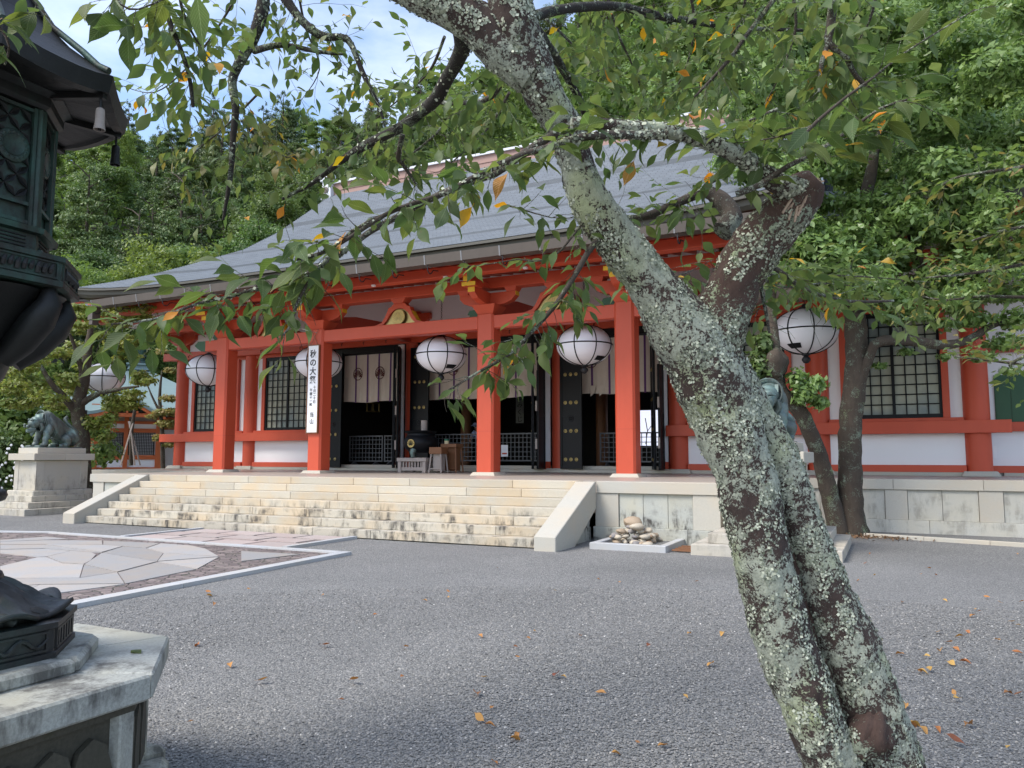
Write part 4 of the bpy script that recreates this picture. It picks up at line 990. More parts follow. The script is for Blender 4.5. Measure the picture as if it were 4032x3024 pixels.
def tiger(label, cx, cy, z0, turn=0):
    t = thing('beast_statue', label, 'statue', (cx,cy,z0)); 
    P_ = lambda x,y,z: (cx+x, cy+y, z0+z)
    # y- is forward
    Vv = [P_(0,.42,.34),P_(0,.18,.55),P_(0,-.06,.80),P_(0,-.26,.90),P_(0,-.47,.84),P_(0,-.64,.72),P_(0,-.78,.62),
          P_(-.19,-.26,.66),P_(-.21,-.36,.36),P_(-.21,-.40,.10),P_(-.21,-.52,.06),
          P_(.19,-.26,.66),P_(.21,-.36,.36),P_(.21,-.40,.10),P_(.21,-.52,.06),
          P_(-.22,.44,.28),P_(-.27,.16,.30),P_(-.26,.30,.09),P_(-.26,.02,.06),
          P_(.22,.44,.28),P_(.27,.16,.30),P_(.26,.30,.09),P_(.26,.02,.06),P_(0,.60,.20)]
    Ee = [(0,1),(1,2),(2,3),(3,4),(4,5),(5,6),(2,7),(7,8),(8,9),(9,10),(2,11),(11,12),(12,13),(13,14),(0,15),(15,16),(16,17),(17,18),(0,19),(19,20),(20,21),(21,22),(0,23)]
    Rr = [.27,.26,.29,.25,.20,.17,.11,.15,.10,.085,.09,.15,.10,.085,.09,.21,.17,.10,.08,.21,.17,.10,.08,.12]
    b = skin_mesh('body', Vv, Ee, Rr, m_tiger, t, 3)
    # carved stripes: shallow furrows round the barrel and legs
    for v in b.data.vertices:
        x, y, z = v.co
        s_ = math.sin((y*1.0+z*.55)*34+3*noise.noise(Vector((x*3,y*3,z*3))))
        v.co += v.normal*(.012*s_*abs(s_))
    d = MB()
    for s in (-1,1):
        d.prismX([(-.50,.98),(-.42,1.00),(-.40,1.10),(-.46,1.12)], s*.16-.03, s*.16+.03)
        d.ball((s*.085,-.70,.88), .032,.03,.028,8,5); d.tube([(s*.02,-.74,.93),(s*.09,-.71,.94),(s*.15,-.62,.92)], [.03,.035,.02], 6)
        for k in range(4): d.ball((s*.21-.075+.05*k,-.60,.045), .03,.06,.04,7,4)
        d.ball((s*.06,-.83,.73), .055,.05,.05,8,5)
        d.tube([(s*.17,-.50,.84),(s*.19,-.46,.70),(s*.12,-.48,.58)], [.05,.06,.02], 6)
    d.ball((0,-.88,.78), .05,.035,.035,8,5)
    d.tube([(0,-.60,.66),(0,-.72,.61),(0,-.82,.60)], [.10,.085,.05], 8)
    d.tube([(0,-.62,.58),(0,-.66,.50),(0,-.66,.44)], [.06,.05,.015], 7)
    for v in range(len(d.v)):
        q = d.v[v]; dz = -.10 if q[2] > .3 else 0; d.v[v] = P_(q[0], q[1]-(.02 if dz else 0), q[2]+dz)
    obj('face', d, m_tiger, t, 60)
    tl = [P_(0,.66,.16),P_(.08,.74,.30),P_(.10,.66,.52),P_(.10,.48,.66),P_(.08,.34,.78),P_(.03,.30,.90),P_(0,.38,.96),P_(-.02,.44,.90)]
    obj('tail', MB().tube(tl, [.06,.06,.055,.05,.05,.055,.05,.03], 8), m_tiger, t, 60)
    rd = MB()
    for k in range(9):
        u = k/8; rd.torus(P_(0,-.44+.10*u*4*.9,.86-.34*u+.02), .245+.015*math.sin(u*3), .018, 'y', 22, 5, sz=1.02)
    obj('stripe_ridge', rd, m_tiger, t, 60)
    obj('plinth_plate', MB().box(cx-.36,cx+.36,cy-.66,cy+.70,z0-.004,z0+.03), m_tiger, t, bevel=.01)
    return t
tiger('weathered bronze tiger-like guardian beast seated on the left granite pedestal', -10.42, .35, 1.907)
tg = tiger('greenish bronze guardian beast peering out behind the lichen-covered trunk', 10.58, .05, 1.907)

# ============================================================ rock bed, boards
rb = thing('rock_bed', 'low rectangular white stone frame holding a heap of cobbles by the wall', 'stone frame', (8.3,-.6,0))
for a in ((7.55,8.95,-1.40,-1.26),(7.55,8.95,.0,.12)): obj('frame_stone', MB().box(*a,-.05,.105), m_kerb, rb, bevel=.008)
for a in ((7.55,7.69,-1.258,-.002),(8.81,8.95,-1.258,-.002)): obj('frame_stone', MB().box(*a,-.05,.103), m_kerb, rb, bevel=.008)
obj('gravel_bed', MB().box(7.69,8.81,-1.26,0,-.04,.05), m_gravel, rb, kind='stuff')
random.seed(21)
SCOL = ['tan','dark grey','pale cream','brown','charcoal','light buff']
rocks = []
for s in range(6):
    b = bmesh.new(); bmesh.ops.create_icosphere(b, subdivisions=2, radius=1)
    for v in b.verts:
        n_ = noise.noise(v.co*1.3+Vector((s*7,0,0))); v.co *= 1+.28*n_
        v.co.z *= .68; v.co.x *= 1.15
    me = bpy.data.meshes.new('river_stone'); b.to_mesh(me); b.free(); me.shade_smooth(); me.set_sharp_from_angle(angle=R(50))
    c = [(.34,.26,.18),(.24,.22,.21),(.42,.37,.29),(.30,.21,.14),(.20,.185,.18),(.46,.40,.31)][s]
    me.materials.append(plain('river_stone_%d' % s, c, .7, .18, 5, .2, 12)); rocks.append(me)
k = 0
for layer, (cnt, hz) in enumerate(((34,.09),(18,.18),(8,.27),(2,.36))):
    for i in range(cnt):
        ex = 1-.24*layer; r_ = random.uniform(.055,.10)*(1.5 if layer == 3 else 1)
        x = 8.13+random.uniform(-.42,.44)*ex; y = -.62+random.uniform(-.5,.5)*ex
        m_ = Matrix.Translation((x,y,hz)) @ Matrix.Rotation(random.random()*6,4,'Z') @ Matrix.Rotation(random.uniform(-.3,.3),4,'X') @ Matrix.Diagonal((r_,r_*random.uniform(.7,1),r_*random.uniform(.7,1),1))
        o = inst('river_stone', rocks[random.randrange(6)], None, m_); tag(o, '%s river stone in the %s of the heap inside the stone frame' % (SCOL[rocks.index(o.data)], ('bottom layer','second layer','upper layer','top')[layer]), 'stone', 'river stones heaped in the frame')
o = inst('river_stone', rocks[0], None, Matrix.Translation((8.12,-.55,.42)) @ Matrix.Diagonal((.17,.13,.17,1))); tag(o, 'largest pointed tan stone topping the heap in the stone frame', 'stone', 'river stones heaped in the frame')
for k in range(4):
    b = MB().box(0,1.1,0,.09,0,.02).xf(Matrix.Translation((9.0+.03*k,-1.2+.11*k,.012+.012*k)) @ Matrix.Rotation(R(4*k-3),4,'Z'))
    o = obj('loose_board', b, m_brownw); tag(o, 'thin brown board lying on gravel beside the stone frame', 'board', 'boards lying beside the frame')
# small slab left of the stairs
o = obj('flat_slab', MB().box(-7.9,-6.4,-.75,-.2,-.02,.06), m_kerb, bevel=.01); tag(o, 'flat grey slab on the gravel left of the stairs', 'slab')
o = inst('pale_stone', rocks[5], None, Matrix.Translation((-7.1,-.45,.11)) @ Matrix.Diagonal((.22,.12,.07,1))); tag(o, 'pale stone lying on the flat slab left of the stairs', 'stone')

# ============================================================ granite disc and star kerb in the yard
S_ = 1.5444
gp = lambda x, y, z=.03: onz(x/S_, 1950+y/S_, z)
pv = thing('star_paving', 'star-shaped paving of pale granite disc, dark cobbles and white kerb', 'paving', (0,-7,0))
tip = Vector((4.13,-4.09)); A = Vector((4.36,-9.1)); 
# star outline: kerb from far left vertex to the tip, then along the near side
pts = [(-3.63,-4.02),(4.20,-4.07),(4.36,-9.3),(.2,-13.2),(-3.56,-5.6)]
obj('cobble_bed', MB().prism([(p[0],p[1]) for p in [(-9.5,-5.9),(-3.63,-4.02),(4.15,-4.07),(4.40,-9.1),(4.2,-14.2),(-3,-16),(-9,-13)]], -.05, .018), m_cob, pv)
def kerbline(a, b, n, w_=.17):
    a = Vector((*a,0)); b = Vector((*b,0))
    for i in range(n):
        p = a+(b-a)*(i/n); q = a+(b-a)*((i+1)/n); d = (q-p).normalized()*.003
        obj('kerb_stone', MB().beam(p+d+Vector((0,0,.0)), q-d+Vector((0,0,.0)), w_, .085), m_kerb, pv)
kerbline((-3.63,-4.04), (4.05,-4.07), 5); kerbline((4.13,-3.98), (4.36,-9.4), 3, .2); kerbline((4.36,-9.4),(4.5,-12.5),2,.2); kerbline((-3.66,-3.97),(-9.6,-6.0),4)
slabs = [
 [(150,585),(240,545),(760,540),(180,617),(100,640),(60,640)],
 [(0,640),(0,560),(120,555),(240,545),(150,585),(60,640)],
 [(0,508),(485,505),(712,470),(757,537),(240,543),(120,553),(0,556)],
 [(0,432),(232,377),(283,377),(380,415),(508,421),(484,502),(0,505)],
 [(512,425),(706,469),(488,502)],
 [(515,421),(620,352),(953,404),(712,467)],
 [(718,470),(953,408),(1195,449),(763,537)],
 [(960,405),(1329,377),(1200,447)],
 [(958,402),(996,354),(1329,374)],
 [(625,350),(748,312),(888,323),(993,352),(955,401)],
 [(893,322),(978,293),(1160,306),(1250,326),(1328,371),(999,352)],
 [(288,374),(430,339),(560,350),(583,362),(550,398),(510,419),(383,412)],
 [(0,332),(270,326),(426,338),(284,373),(232,375),(0,352)],
 [(0,303),(268,301),(616,348),(560,347),(430,336),(270,323),(0,329)],
 [(274,299),(625,303),(745,311),(620,346)],
 [(628,300),(628,276),(970,292),(888,320),(750,309)],
 [(0,283),(270,274),(620,276),(624,300),(270,298),(0,300)],
 [(1467,341),(1825,360),(1467,402)],
 [(0,272),(285,252),(420,265),(260,271),(0,281)]]
for k, s_ in enumerate(slabs):
    P2 = [gp(x, y, .026) for x, y in s_]; c = sum(P2, Vector())/len(P2)
    poly = [((p.x-c.x)*.995+c.x, (p.y-c.y)*.995+c.y) for p in P2]
    zt = .028+.004*((k*7) % 3)/2
    obj('paving_slab', MB().prism(poly, .0, zt), m_slab, pv)
ap = thing('stair_apron', 'strip of pinkish rectangular slabs between the star paving and stair foot', 'paving', (.6,-3,0))
obj('bed', MB().box(-1.62,2.72,-3.92,-1.86,-.04,.014), m_cob, ap)
for k in range(4):
    for j in range(3):
        x0 = -1.45+k*1.04; y0 = -3.86+j*.68; o_ = .35*(j % 2)
        obj('paving_slab', MB().box(max(-1.45,x0+.03-o_),min(2.58,x0+.98-o_),y0,y0+.56,0,.026+.002*((k+j)%2)), m_pink, ap)
for x in (-1.62, 2.66): obj('kerb_stone', MB().box(x-.05,x+.08,-3.9,-1.87,-.04,.045), m_kerb, ap)
# ============================================================ bronze lantern on octagonal stone base (left foreground)
LX, LY = 8.68, -12.68
def octo(w_, cx=LX, cy=LY):
    l_ = w_/2.41421/2; h_ = w_/2
    return [(cx+h_,cy-l_),(cx+h_,cy+l_),(cx+l_,cy+h_),(cx-l_,cy+h_),(cx-h_,cy+l_),(cx-h_,cy-l_),(cx-l_,cy-h_),(cx+l_,cy-h_)]
def loft(rings):     # rings of (x,y,z) lists
    mb = MB(); n = len(rings[0])
    for r_ in rings: mb.v += [tuple(p) for p in r_]
    for j in range(len(rings)-1):
        for i in range(n): mb.f.append((j*n+i, j*n+(i+1)%n, (j+1)*n+(i+1)%n, (j+1)*n+i))
    mb.f.append(tuple(range(n))[::-1]); mb.f.append(tuple(range((len(rings)-1)*n, len(rings)*n))); return mb
ring = lambda w_, z: [(x,y,z) for x,y in octo(w_)]
base = thing('octagonal_plinth', 'mossy octagonal stone base with cracked granite top under the bronze lantern', 'stone base', (LX,LY,0))
o8 = octo(1.80); i8 = octo(.9)
for k in range(8):
    a, b = Vector(o8[k]), Vector(o8[(k+1)%8]); c, d = Vector(i8[k]), Vector(i8[(k+1)%8])
    # each rim block covers one octagon side; split off centre so the joints run like the cracks
    e = .004
    def lerp(p, q, t): return p+(q-p)*t
    a2, c2 = lerp(a,b,.006), lerp(c,d,.006); b2, d2 = lerp(a,b,.994), lerp(c,d,.994)
    o = obj('rim_block', MB().prism([tuple(a2),tuple(b2),tuple(d2),tuple(c2)], .592, .70+.003*((k*5)%3)/2), m_oct, base, bevel=.010)
obj('core', loft([ring(.92,.3),ring(.9,.69)]), m_oct, base)
obj('drum', loft([ring(1.50,-.02),ring(1.50,.14),ring(1.56,.16),ring(1.56,.53),ring(1.66,.545),ring(1.66,.590)]), m_octb, base)
for k in range(8):
    p = Vector(octo(1.57)[k]); c = Vector((LX,LY)); dd = (p-c).normalized(); tn = Vector((-dd.y,dd.x))
    q = p-dd*.03
    obj('corner_post', MB().prism([tuple(q+dd*.05-tn*.055),tuple(q+dd*.05+tn*.055),tuple(q-dd*.05+tn*.055),tuple(q-dd*.05-tn*.055)], .14, .588), m_oct, base, bevel=.008)
    a, b = Vector(octo(1.575)[k]), Vector(octo(1.575)[(k+1)%8]); dr = (b-a).normalized(); nn = Vector((dr.y,-dr.x))
    lo = MB()          # lotus-shaped relief in every panel
    for j in range(3):
        m_ = a+(b-a)*(.25+.25*j); z0 = .17
        out = [(-.085,0),(-.095,.16),(-.06,.27),(0,.31),(.06,.27),(.095,.16),(.085,0)]
        P3 = [m_+dr*u for u, v in out]; st = len(lo.v)
        for s in (0, .018+.006*j):
            lo.v += [(p.x+nn.x*s, p.y+nn.y*s, z0+v) for p, (u, v) in zip(P3, out)]
        n = len(out); lo.f += [tuple(range(st,st+n)), tuple(range(st+n,st+2*n))[::-1]]+[(st+i,st+(i+1)%n,st+n+(i+1)%n,st+n+i) for i in range(n)]
    obj('relief', lo, m_octb, base)
    random.seed(k)
    f_ = Vector(octo(1.86)[k]); g_ = Vector(octo(1.86)[(k+1)%8]); fi = Vector(octo(1.45)[k]); gi = Vector(octo(1.45)[(k+1)%8])
    obj('foot_stone', MB().prism([tuple(f_*.97+fi*.03),tuple(g_*.97+gi*.03),tuple(gi),tuple(fi)], -.05, .10+.05*random.random()), m_oct, base, bevel=.03)
o8 = octo(1.18); i8 = octo(.85)
for k in range(8):
    a, b = Vector(o8[k]), Vector(o8[(k+1)%8]); c, d = Vector(i8[k]), Vector(i8[(k+1)%8])
    mb = MB().prism([tuple(a*.995+b*.005),tuple(b*.995+a*.005),tuple(d*.99+c*.01),tuple(c*.99+d*.01)], .69, .762)
    obj('rough_step', mb, m_oct, base, bevel=.018)
bl_ = thing('bronze_lantern', 'tall dark green bronze lantern with pierced fire box and curved eight-sided roof', 'lantern', (LX,LY,.76))
obj('pedestal', loft([ring(.98,.763),ring(.98,.785),ring(.955,.79),ring(.955,.885),ring(.985,.89),ring(.985,.915)]), m_bronzed, bl_)
for k in range(8):
    a, b = Vector(octo(.962)[k]), Vector(octo(.962)[(k+1)%8]); dr = (b-a); L_ = dr.length; dr.normalize(); nn = Vector((dr.y,-dr.x))
    fr = MB(); Z = .838
    for z in (.800,.876): fr.beam((*(a+dr*.03),z),(*(b-dr*.03),z),.012,.010)
    for p in (a+dr*.035, b-dr*.035): fr.beam((*p,.80),(*p,.876),.012,.010,(nn.x,nn.y,0))
    pf = obj('panel_frame', fr, m_bronzed, bl_)
    if k % 2 == 0:        # dragon-like scroll relief
        pp = [a+dr*(.08+L_*.72*u) for u in [j/12 for j in range(13)]]
        obj('scroll_relief', MB().tube([(p.x+nn.x*.004,p.y+nn.y*.004,.838+.022*math.sin(j*1.1)) for j, p in enumerate(pp)], [.004+.008*math.sin(math.pi*j/12) for j in range(13)], 6), m_bronzed, pf)
    else:
        for j in range(6):
            p = a+dr*(L_*(.16+.136*j)); obj('slot_bar', MB().beam((p.x,p.y,.803),(p.x,p.y,.872),.022,.014,(nn.x,nn.y,0)), m_bronzed, pf)
# lotus skirt with upturned petals
mb = MB(); NA = 96; NRr = 14
for j in range(NRr+1):
    u = j/NRr
    for i in range(NA):
        a = 2*math.pi*i/NA; w8 = abs(math.cos(4*a)); 
        r_ = .13+.325*u**.8+.05*u**3*w8
        z = .915+.19*(1-u)**1.3+.022*math.cos(8*a+5*u)*u*(1-u)*4*.6+.05*u**6*(w8**2)+.016*math.cos(32*a+7*u)*(1-u)*u*2.5
        mb.v.append((LX+r_*math.cos(a), LY+r_*math.sin(a), z+.02))
for j in range(NRr):
    for i in range(NA): mb.f.append((j*NA+i, j*NA+(i+1)%NA, (j+1)*NA+(i+1)%NA, (j+1)*NA+i))
sk = obj('lotus_skirt', mb, m_bronzed, bl_, 60); sk.modifiers.new('th','SOLIDIFY').thickness = .018
obj('scroll_ring', MB().torus((LX,LY,.935), .40, .022, 'z', 64, 8), m_bronzed, bl_, 60)
for k in range(16):
    a = 2*math.pi*k/16; obj('curl', MB().tube([(LX+r_*math.cos(a+t_),LY+r_*math.sin(a+t_),.925+z_) for r_,t_,z_ in ((.36,0,.03),(.41,.04,.03),(.44,.1,.012),(.42,.15,0),(.40,.12,.0))], [.018,.024,.022,.016,.01], 6), m_bronzed, bl_, 60)
obj('shaft', MB().lathe([(.20,1.05),(.19,1.12),(.14,1.16),(.135,1.35),(.18,1.42),(.185,1.5),(.135,1.56),(.13,1.95),(.17,2.0),(.19,2.06)], (LX,LY,0), 32), m_bronzed, bl_, 50)
obj('shaft_ring', MB().torus((LX,LY,1.46), .185, .03, 'z', 40, 8).torus((LX,LY,1.09), .19, .03, 'z', 40, 8), m_bronzed, bl_, 60)
# lotus bracket under the gallery
mb = MB()
for j in range(13):
    u = j/12
    for i in range(NA):
        a = 2*math.pi*(i/NA); lob = abs(math.cos(4*a+math.pi/2*0))
        r_ = .17+.24*u**1.3*(.78+.22*lob**.6); z = 2.03+.36*u-.05*(1-lob)*0+.03*math.sin(u*3.1)*lob
        mb.v.append((LX+r_*math.cos(a), LY+r_*math.sin(a), z))
for j in range(12):
    for i in range(NA): mb.f.append((j*NA+i, j*NA+(i+1)%NA, (j+1)*NA+(i+1)%NA, (j+1)*NA+i))
mb.f.append(tuple(range(12*NA,13*NA))); obj('lotus_cup', mb, m_bronzeb, bl_, 50)
for k in range(8):
    a = 2*math.pi*(k+.5)/8
    obj('cup_lobe', MB().tube([(LX+r_*math.cos(a),LY+r_*math.sin(a),z_) for r_,z_ in ((.20,2.08),(.28,2.16),(.36,2.26),(.41,2.34),(.40,2.40))], [.05,.07,.075,.055,.03], 10), m_bronzeb, bl_, 60)
obj('gallery', loft([ring(.80,2.405),ring(.865,2.41),ring(.865,2.435),ring(.845,2.44),ring(.845,2.52),ring(.875,2.525),ring(.875,2.548),ring(.70,2.56)]), m_bronze, bl_)
for k in range(8):
    a, b = Vector(octo(.85)[k]), Vector(octo(.85)[(k+1)%8]); dr = (b-a); L_ = dr.length; dr.normalize(); nn = Vector((dr.y,-dr.x))
    fr = MB()
    for z in (2.446,2.516): fr.beam((*(a+dr*.02),z),(*(b-dr*.02),z),.008,.008)
    for p in (a+dr*.025, b-dr*.025): fr.beam((*p,2.446),(*p,2.516),.008,.010,(nn.x,nn.y,0))
    pf = obj('gallery_frame', fr, m_bronze, bl_)
    rl = MB()
    for j in range(9):
        p = a+dr*(L_*(.16+.085*j)); rl.tube([(p.x,p.y,2.455+.006*(j%3)),(p.x+nn.x*.006,p.y+nn.y*.006,2.48),(p.x+dr.x*.012,p.y+dr.y*.012,2.507-.004*(j%2))], [.010,.012,.007], 6)
    obj('gallery_relief', rl, m_brass if False else m_bronzed, pf)
# fire box: posts, rails, pierced panels
obj('firebox_base', loft([ring(.68,2.56),ring(.66,2.575),ring(.60,2.58),ring(.60,2.655),ring(.665,2.66),ring(.675,2.685),ring(.62,2.69)]), m_bronze, bl_)
obj('firebox_core', loft([ring(.53,2.69),ring(.53,3.28)]), m_bronzeb, bl_)
obj('firebox_head', loft([ring(.62,3.255),ring(.66,3.27),ring(.66,3.31),ring(.74,3.33),ring(.74,3.35)]), m_bronzed, bl_)
for k in range(8):
    p = Vector(octo(.615)[k]); c = Vector((LX,LY)); dd = (p-c).normalized(); tn = Vector((-dd.y,dd.x)); q = p-dd*.022
    obj('post', MB().prism([tuple(q+dd*.022-tn*.018),tuple(q+dd*.022+tn*.018),tuple(q-dd*.03+tn*.03),tuple(q-dd*.03-tn*.03)], 2.69, 3.255), m_bronze, bl_, bevel=.004)
    obj('post_knob', MB().ball((*(p+dd*.012), 2.672), .018, n=8, m=5).ball((*(p+dd*.012), 2.572), .016, n=8, m=5), m_bronze, bl_, 60)
    a, b = Vector(octo(.588)[k]), Vector(octo(.588)[(k+1)%8]); dr = (b-a); L_ = dr.length; dr.normalize(); nn = Vector((dr.y,-dr.x))
    M4 = Matrix(((dr.x,0,nn.x,a.x),(dr.y,0,nn.y,a.y),(0,1,0,0),(0,0,0,1)))   # local x along the side, y up, z outward
    fr = MB()
    for z in (2.705,3.235,2.79): fr.box(.03,L_-.03,z-.008,z+.008,-.008,.010)
    for x in (.034,L_-.034): fr.box(x-.008,x+.008,2.69,3.25,-.008,.012)
    pf = obj('panel_frame', fr.xf(M4), m_bronze, bl_)
    obj('panel_back', MB().box(.03,L_-.03,2.69,3.25,-.022,-.014).xf(M4), m_bronze, pf)
    lat = MB(); stp = .052          # seven-treasures petals
    nx2 = int((L_-.08)/stp); ny2 = int((3.225-2.805)/stp)
    for i in range(nx2+1):
        for j in range(ny2+1):
            cx_, cy_ = .045+i*stp, 2.815+j*stp
            for (ux_, uy_) in ((1,1),(1,-1)):
                ex, ey = cx_+ux_*stp*.9/2, cy_+uy_*stp*.9/2
                if (i+j) % 2: continue
                for s in (1,-1):
                    x0, y0, x1, y1 = cx_, cy_, cx_+s*ux_*stp*.95, cy_+s*uy_*stp*.95
                    if not (.036 < x1 < L_-.036 and 2.80 < y1 < 3.235): continue
                    mx_, my_ = (x0+x1)/2, (y0+y1)/2; px2, py2 = -(y1-y0)*.2, (x1-x0)*.2
                    lat.add([(x0,y0,-.006),(mx_+px2,my_+py2,.001),(x1,y1,-.006),(mx_-px2,my_-py2,.001),(x0,y0,-.014),(mx_+px2,my_+py2,-.012),(x1,y1,-.014),(mx_-px2,my_-py2,-.012)],
                            [(0,1,2,3),(0,4,5,1),(1,5,6,2),(2,6,7,3),(3,7,4,0)])
    obj('pierced_lattice', lat.xf(M4), m_bronzed, pf)
    md = MB().lathe([(.072,0),(.076,.006),(.070,.010),(.050,.008),(.048,.012),(.045,.010),(0,.012)], (0,0,0), 28)
    for j in range(16):
        aa = 2*math.pi*j/16; md.ball((.060*math.cos(aa),.060*math.sin(aa),.008), .009,.009,.005,6,4)
    obj('medallion', md.xf(M4 @ Matrix.Translation((L_/2,3.045,-.006))), m_bronze, pf, 50)
    sl = MB()
    a2, b2 = Vector(octo(.602)[k]), Vector(octo(.602)[(k+1)%8]); d2 = (b2-a2); l2 = d2.length; d2.normalize()
    for j in range(4): z = 2.592+j*.016; sl.beam((*(a2+d2*.05),z),(*(b2-d2*.05),z),.012,.006)
    obj('vent_slat', sl, m_bronzeb, bl_)
# roof: eight concave faces with upturned corners, thick rim, soffit ribs, bells
RW = 1.20
def roofring(w_, z, upc, n=6):
    o = octo(w_); out = []
    for k in range(8):
        a, b = Vector(o[k]), Vector(o[(k+1)%8])
        for j in range(n):
            u = j/n; p = a+(b-a)*u; c = abs(2*u-1)**2.5; out.append((p.x, p.y, z+upc*c))
    return out
rings = [roofring(.70,3.335,0),roofring(1.08,3.315,.02),roofring(1.10,3.30,.025),roofring(RW-.02,3.305,.028),roofring(RW+.01,3.385,.030),roofring(RW-.05,3.405,.025),roofring(1.0,3.47,.015),roofring(.8,3.56,.005),roofring(.55,3.70,0),roofring(.34,3.90,0),roofring(.2,4.05,0)]
obj('roof', loft(rings), m_bronzeb, bl_)
obj('roof_jewel', MB().lathe([(.12,4.04),(.16,4.08),(.10,4.12),(.09,4.18),(.15,4.25),(.15,4.33),(.06,4.43),(0,4.5)], (LX,LY,0), 24), m_bronzeb, bl_, 50)
for k in range(8):
    p = Vector(octo(RW-.02)[k]); c = Vector((LX,LY)); dd = (p-c).normalized()
    obj('corner_ridge', MB().tube([(*(c+dd*r_), z_) for r_, z_ in ((.12,4.03),(.22,3.84),(.34,3.67),(.5,3.54),(.58,3.465),(.632,3.44))], [.014,.015,.016,.017,.018,.018], 8), m_bronze, bl_, 60)
    obj('corner_beam', MB().beam((*(c+dd*.36),3.325),(*(c+dd*.62),3.32),.03,.03), m_bronzeb, bl_)
    if k not in (1,2): continue
    q = c+dd*.60
    be = thing('wind_bell', 'small %s bronze wind bell hanging from a corner of the lantern roof' % ('dark',), 'bell', (q.x,q.y,3.2), 'wind bells on the lantern roof') 
    obj('bell', MB().lathe([(.008,3.262),(.017,3.256),(.020,3.245),(.021,3.19),(.025,3.162),(.026,3.155),(.023,3.155),(.018,3.20)], (q.x,q.y,0), 16), m_bronzeb if k != 1 else m_greyw, be, 50)
    obj('loop', MB().tube([(q.x,q.y,3.32),(q.x,q.y,3.262)], .006, 6), m_iron, be)
    obj('clapper', MB().tube([(q.x,q.y,3.25),(q.x,q.y,3.15)], [.004,.008], 6), m_iron, be)
    if k == 1: be['label'] = 'pale grey wind bell under the near roof corner of the bronze lantern'
    if k == 2: be['label'] = 'black wind bell hanging from the far roof corner, against green trees'

# ============================================================ leaves
def leaf_mesh(name, ln, wd, curl, fold, m, seed=0, droop=.3):
    rr = random.Random(seed); me = bpy.data.meshes.new(name); v = []; f = []; uv = []
    prof_ = [0,.30,.62,.88,1.0,.96,.78,.48,.14]
    n = len(prof_)-1
    for j, w_ in enumerate(prof_):
        u = j/n; y = ln*u; z = -droop*ln*u*u+.02*ln*math.sin(u*9+seed)
        for s in (-1,0,1):
            x = s*wd/2*w_*(1+rr.uniform(-.06,.06)); v.append((x, y, z+abs(s)*fold*wd*w_+s*curl*wd*u*w_)); uv.append((.5+s*.5*w_, u))
    v.append((0, ln*1.12, -droop*ln*1.25)); uv.append((.5,1.05))
    for j in range(n):
        a = j*3; f += [(a,a+1,a+4,a+3),(a+1,a+2,a+5,a+4)]
    a = n*3; f += [(a,a+1,a+3),(a+1,a+2,a+3)]
    # petiole
    b = len(v); v += [(-.0012,0,0),(.0012,0,0),(.0012,-.018,.003),(-.0012,-.018,.003)]; uv += [(.5,0)]*4; f.append((b,b+1,b+2,b+3))
    me.from_pydata(v, [], f); l_ = me.uv_layers.new(name='UVMap')
    for lp in me.loops: l_.data[lp.index].uv = uv[lp.vertex_index]
    me.shade_smooth(); me.materials.append(m); return me
LEAF = [leaf_mesh('leaf', .088+.008*(i%3), .046+.004*(i%2), (-.12,.1,.25,-.2,.05)[i%5], (.10,.18,.05,.24,.14)[i%5], m_leafo, i, (.1,.35,.5,.22,.0)[i%5]) for i in range(8)]
LEAFY = [leaf_mesh('leaf', .085, .044, .2, .2, m_leafy, 20+i, .3) for i in range(3)]
leaf_np = []
for me in LEAF:
    vv = np.array([v.co[:] for v in me.vertices]); leaf_np.append((vv, [tuple(p.vertices) for p in me.polygons], [tuple(me.uv_layers[0].data[i].uv) for i in range(len(me.loops))]))

cherry = thing('cherry_tree', 'leaning cherry tree with lichen-crusted forked trunk and broken right limb', 'tree', (0,0,0))
cherry.location = V(1900,2050,3.2); cherry.location.z = 0
def dtube(pts, rad, n=28, step=.03, amp=.12, sd=0, sq=1.0):
    """dense tube, surface roughened so the bark outline is uneven; returns MB"""
    P_ = [Vector(p) for p in pts]; out = []; rr = []
    for i in range(len(P_)-1):
        p0, p1, p2, p3 = P_[max(i-1,0)], P_[i], P_[i+1], P_[min(i+2,len(P_)-1)]
        m = max(2, int((p2-p1).length/step))
        for k in range(m):
            t = k/m; q = .5*((2*p1)+(-p0+p2)*t+(2*p0-5*p1+4*p2-p3)*t*t+(-p0+3*p1-3*p2+p3)*t**3); out.append(q); rr.append(rad[i]+(rad[i+1]-rad[i])*t)
    out.append(P_[-1]); rr.append(rad[-1])
    mb = MB().tube(out, rr, n, cap=True); mb.cut = []
    # noise displacement along the local radial direction
    for j, c in enumerate(out):
        for k in range(n):
            i = j*n+k; p = Vector(mb.v[i]); d = p-c; q = p*1.0+Vector((sd,0,0))
            an = 2*math.pi*k/n; fu = noise.noise(Vector((math.cos(an)*2.6+sd, math.sin(an)*2.6, j*step*2.2))); fu2 = noise.noise(Vector((math.cos(an)*6+sd, math.sin(an)*6, j*step*4.0)))
            cut = max(0, .07-abs(fu))*9*amp*(6 if n > 24 else 0)+max(0, .06-abs(fu2))*4*amp*(6 if n > 24 else 0)
            s = 1+amp*(.9*noise.noise(q*5)+.5*noise.noise(q*16)+.4*noise.noise(q*42))-.16*cut
            mb.cut.append(cut)
            mb.v[i] = tuple(c+d*s)
    return mb, out, rr
lich_pts = []
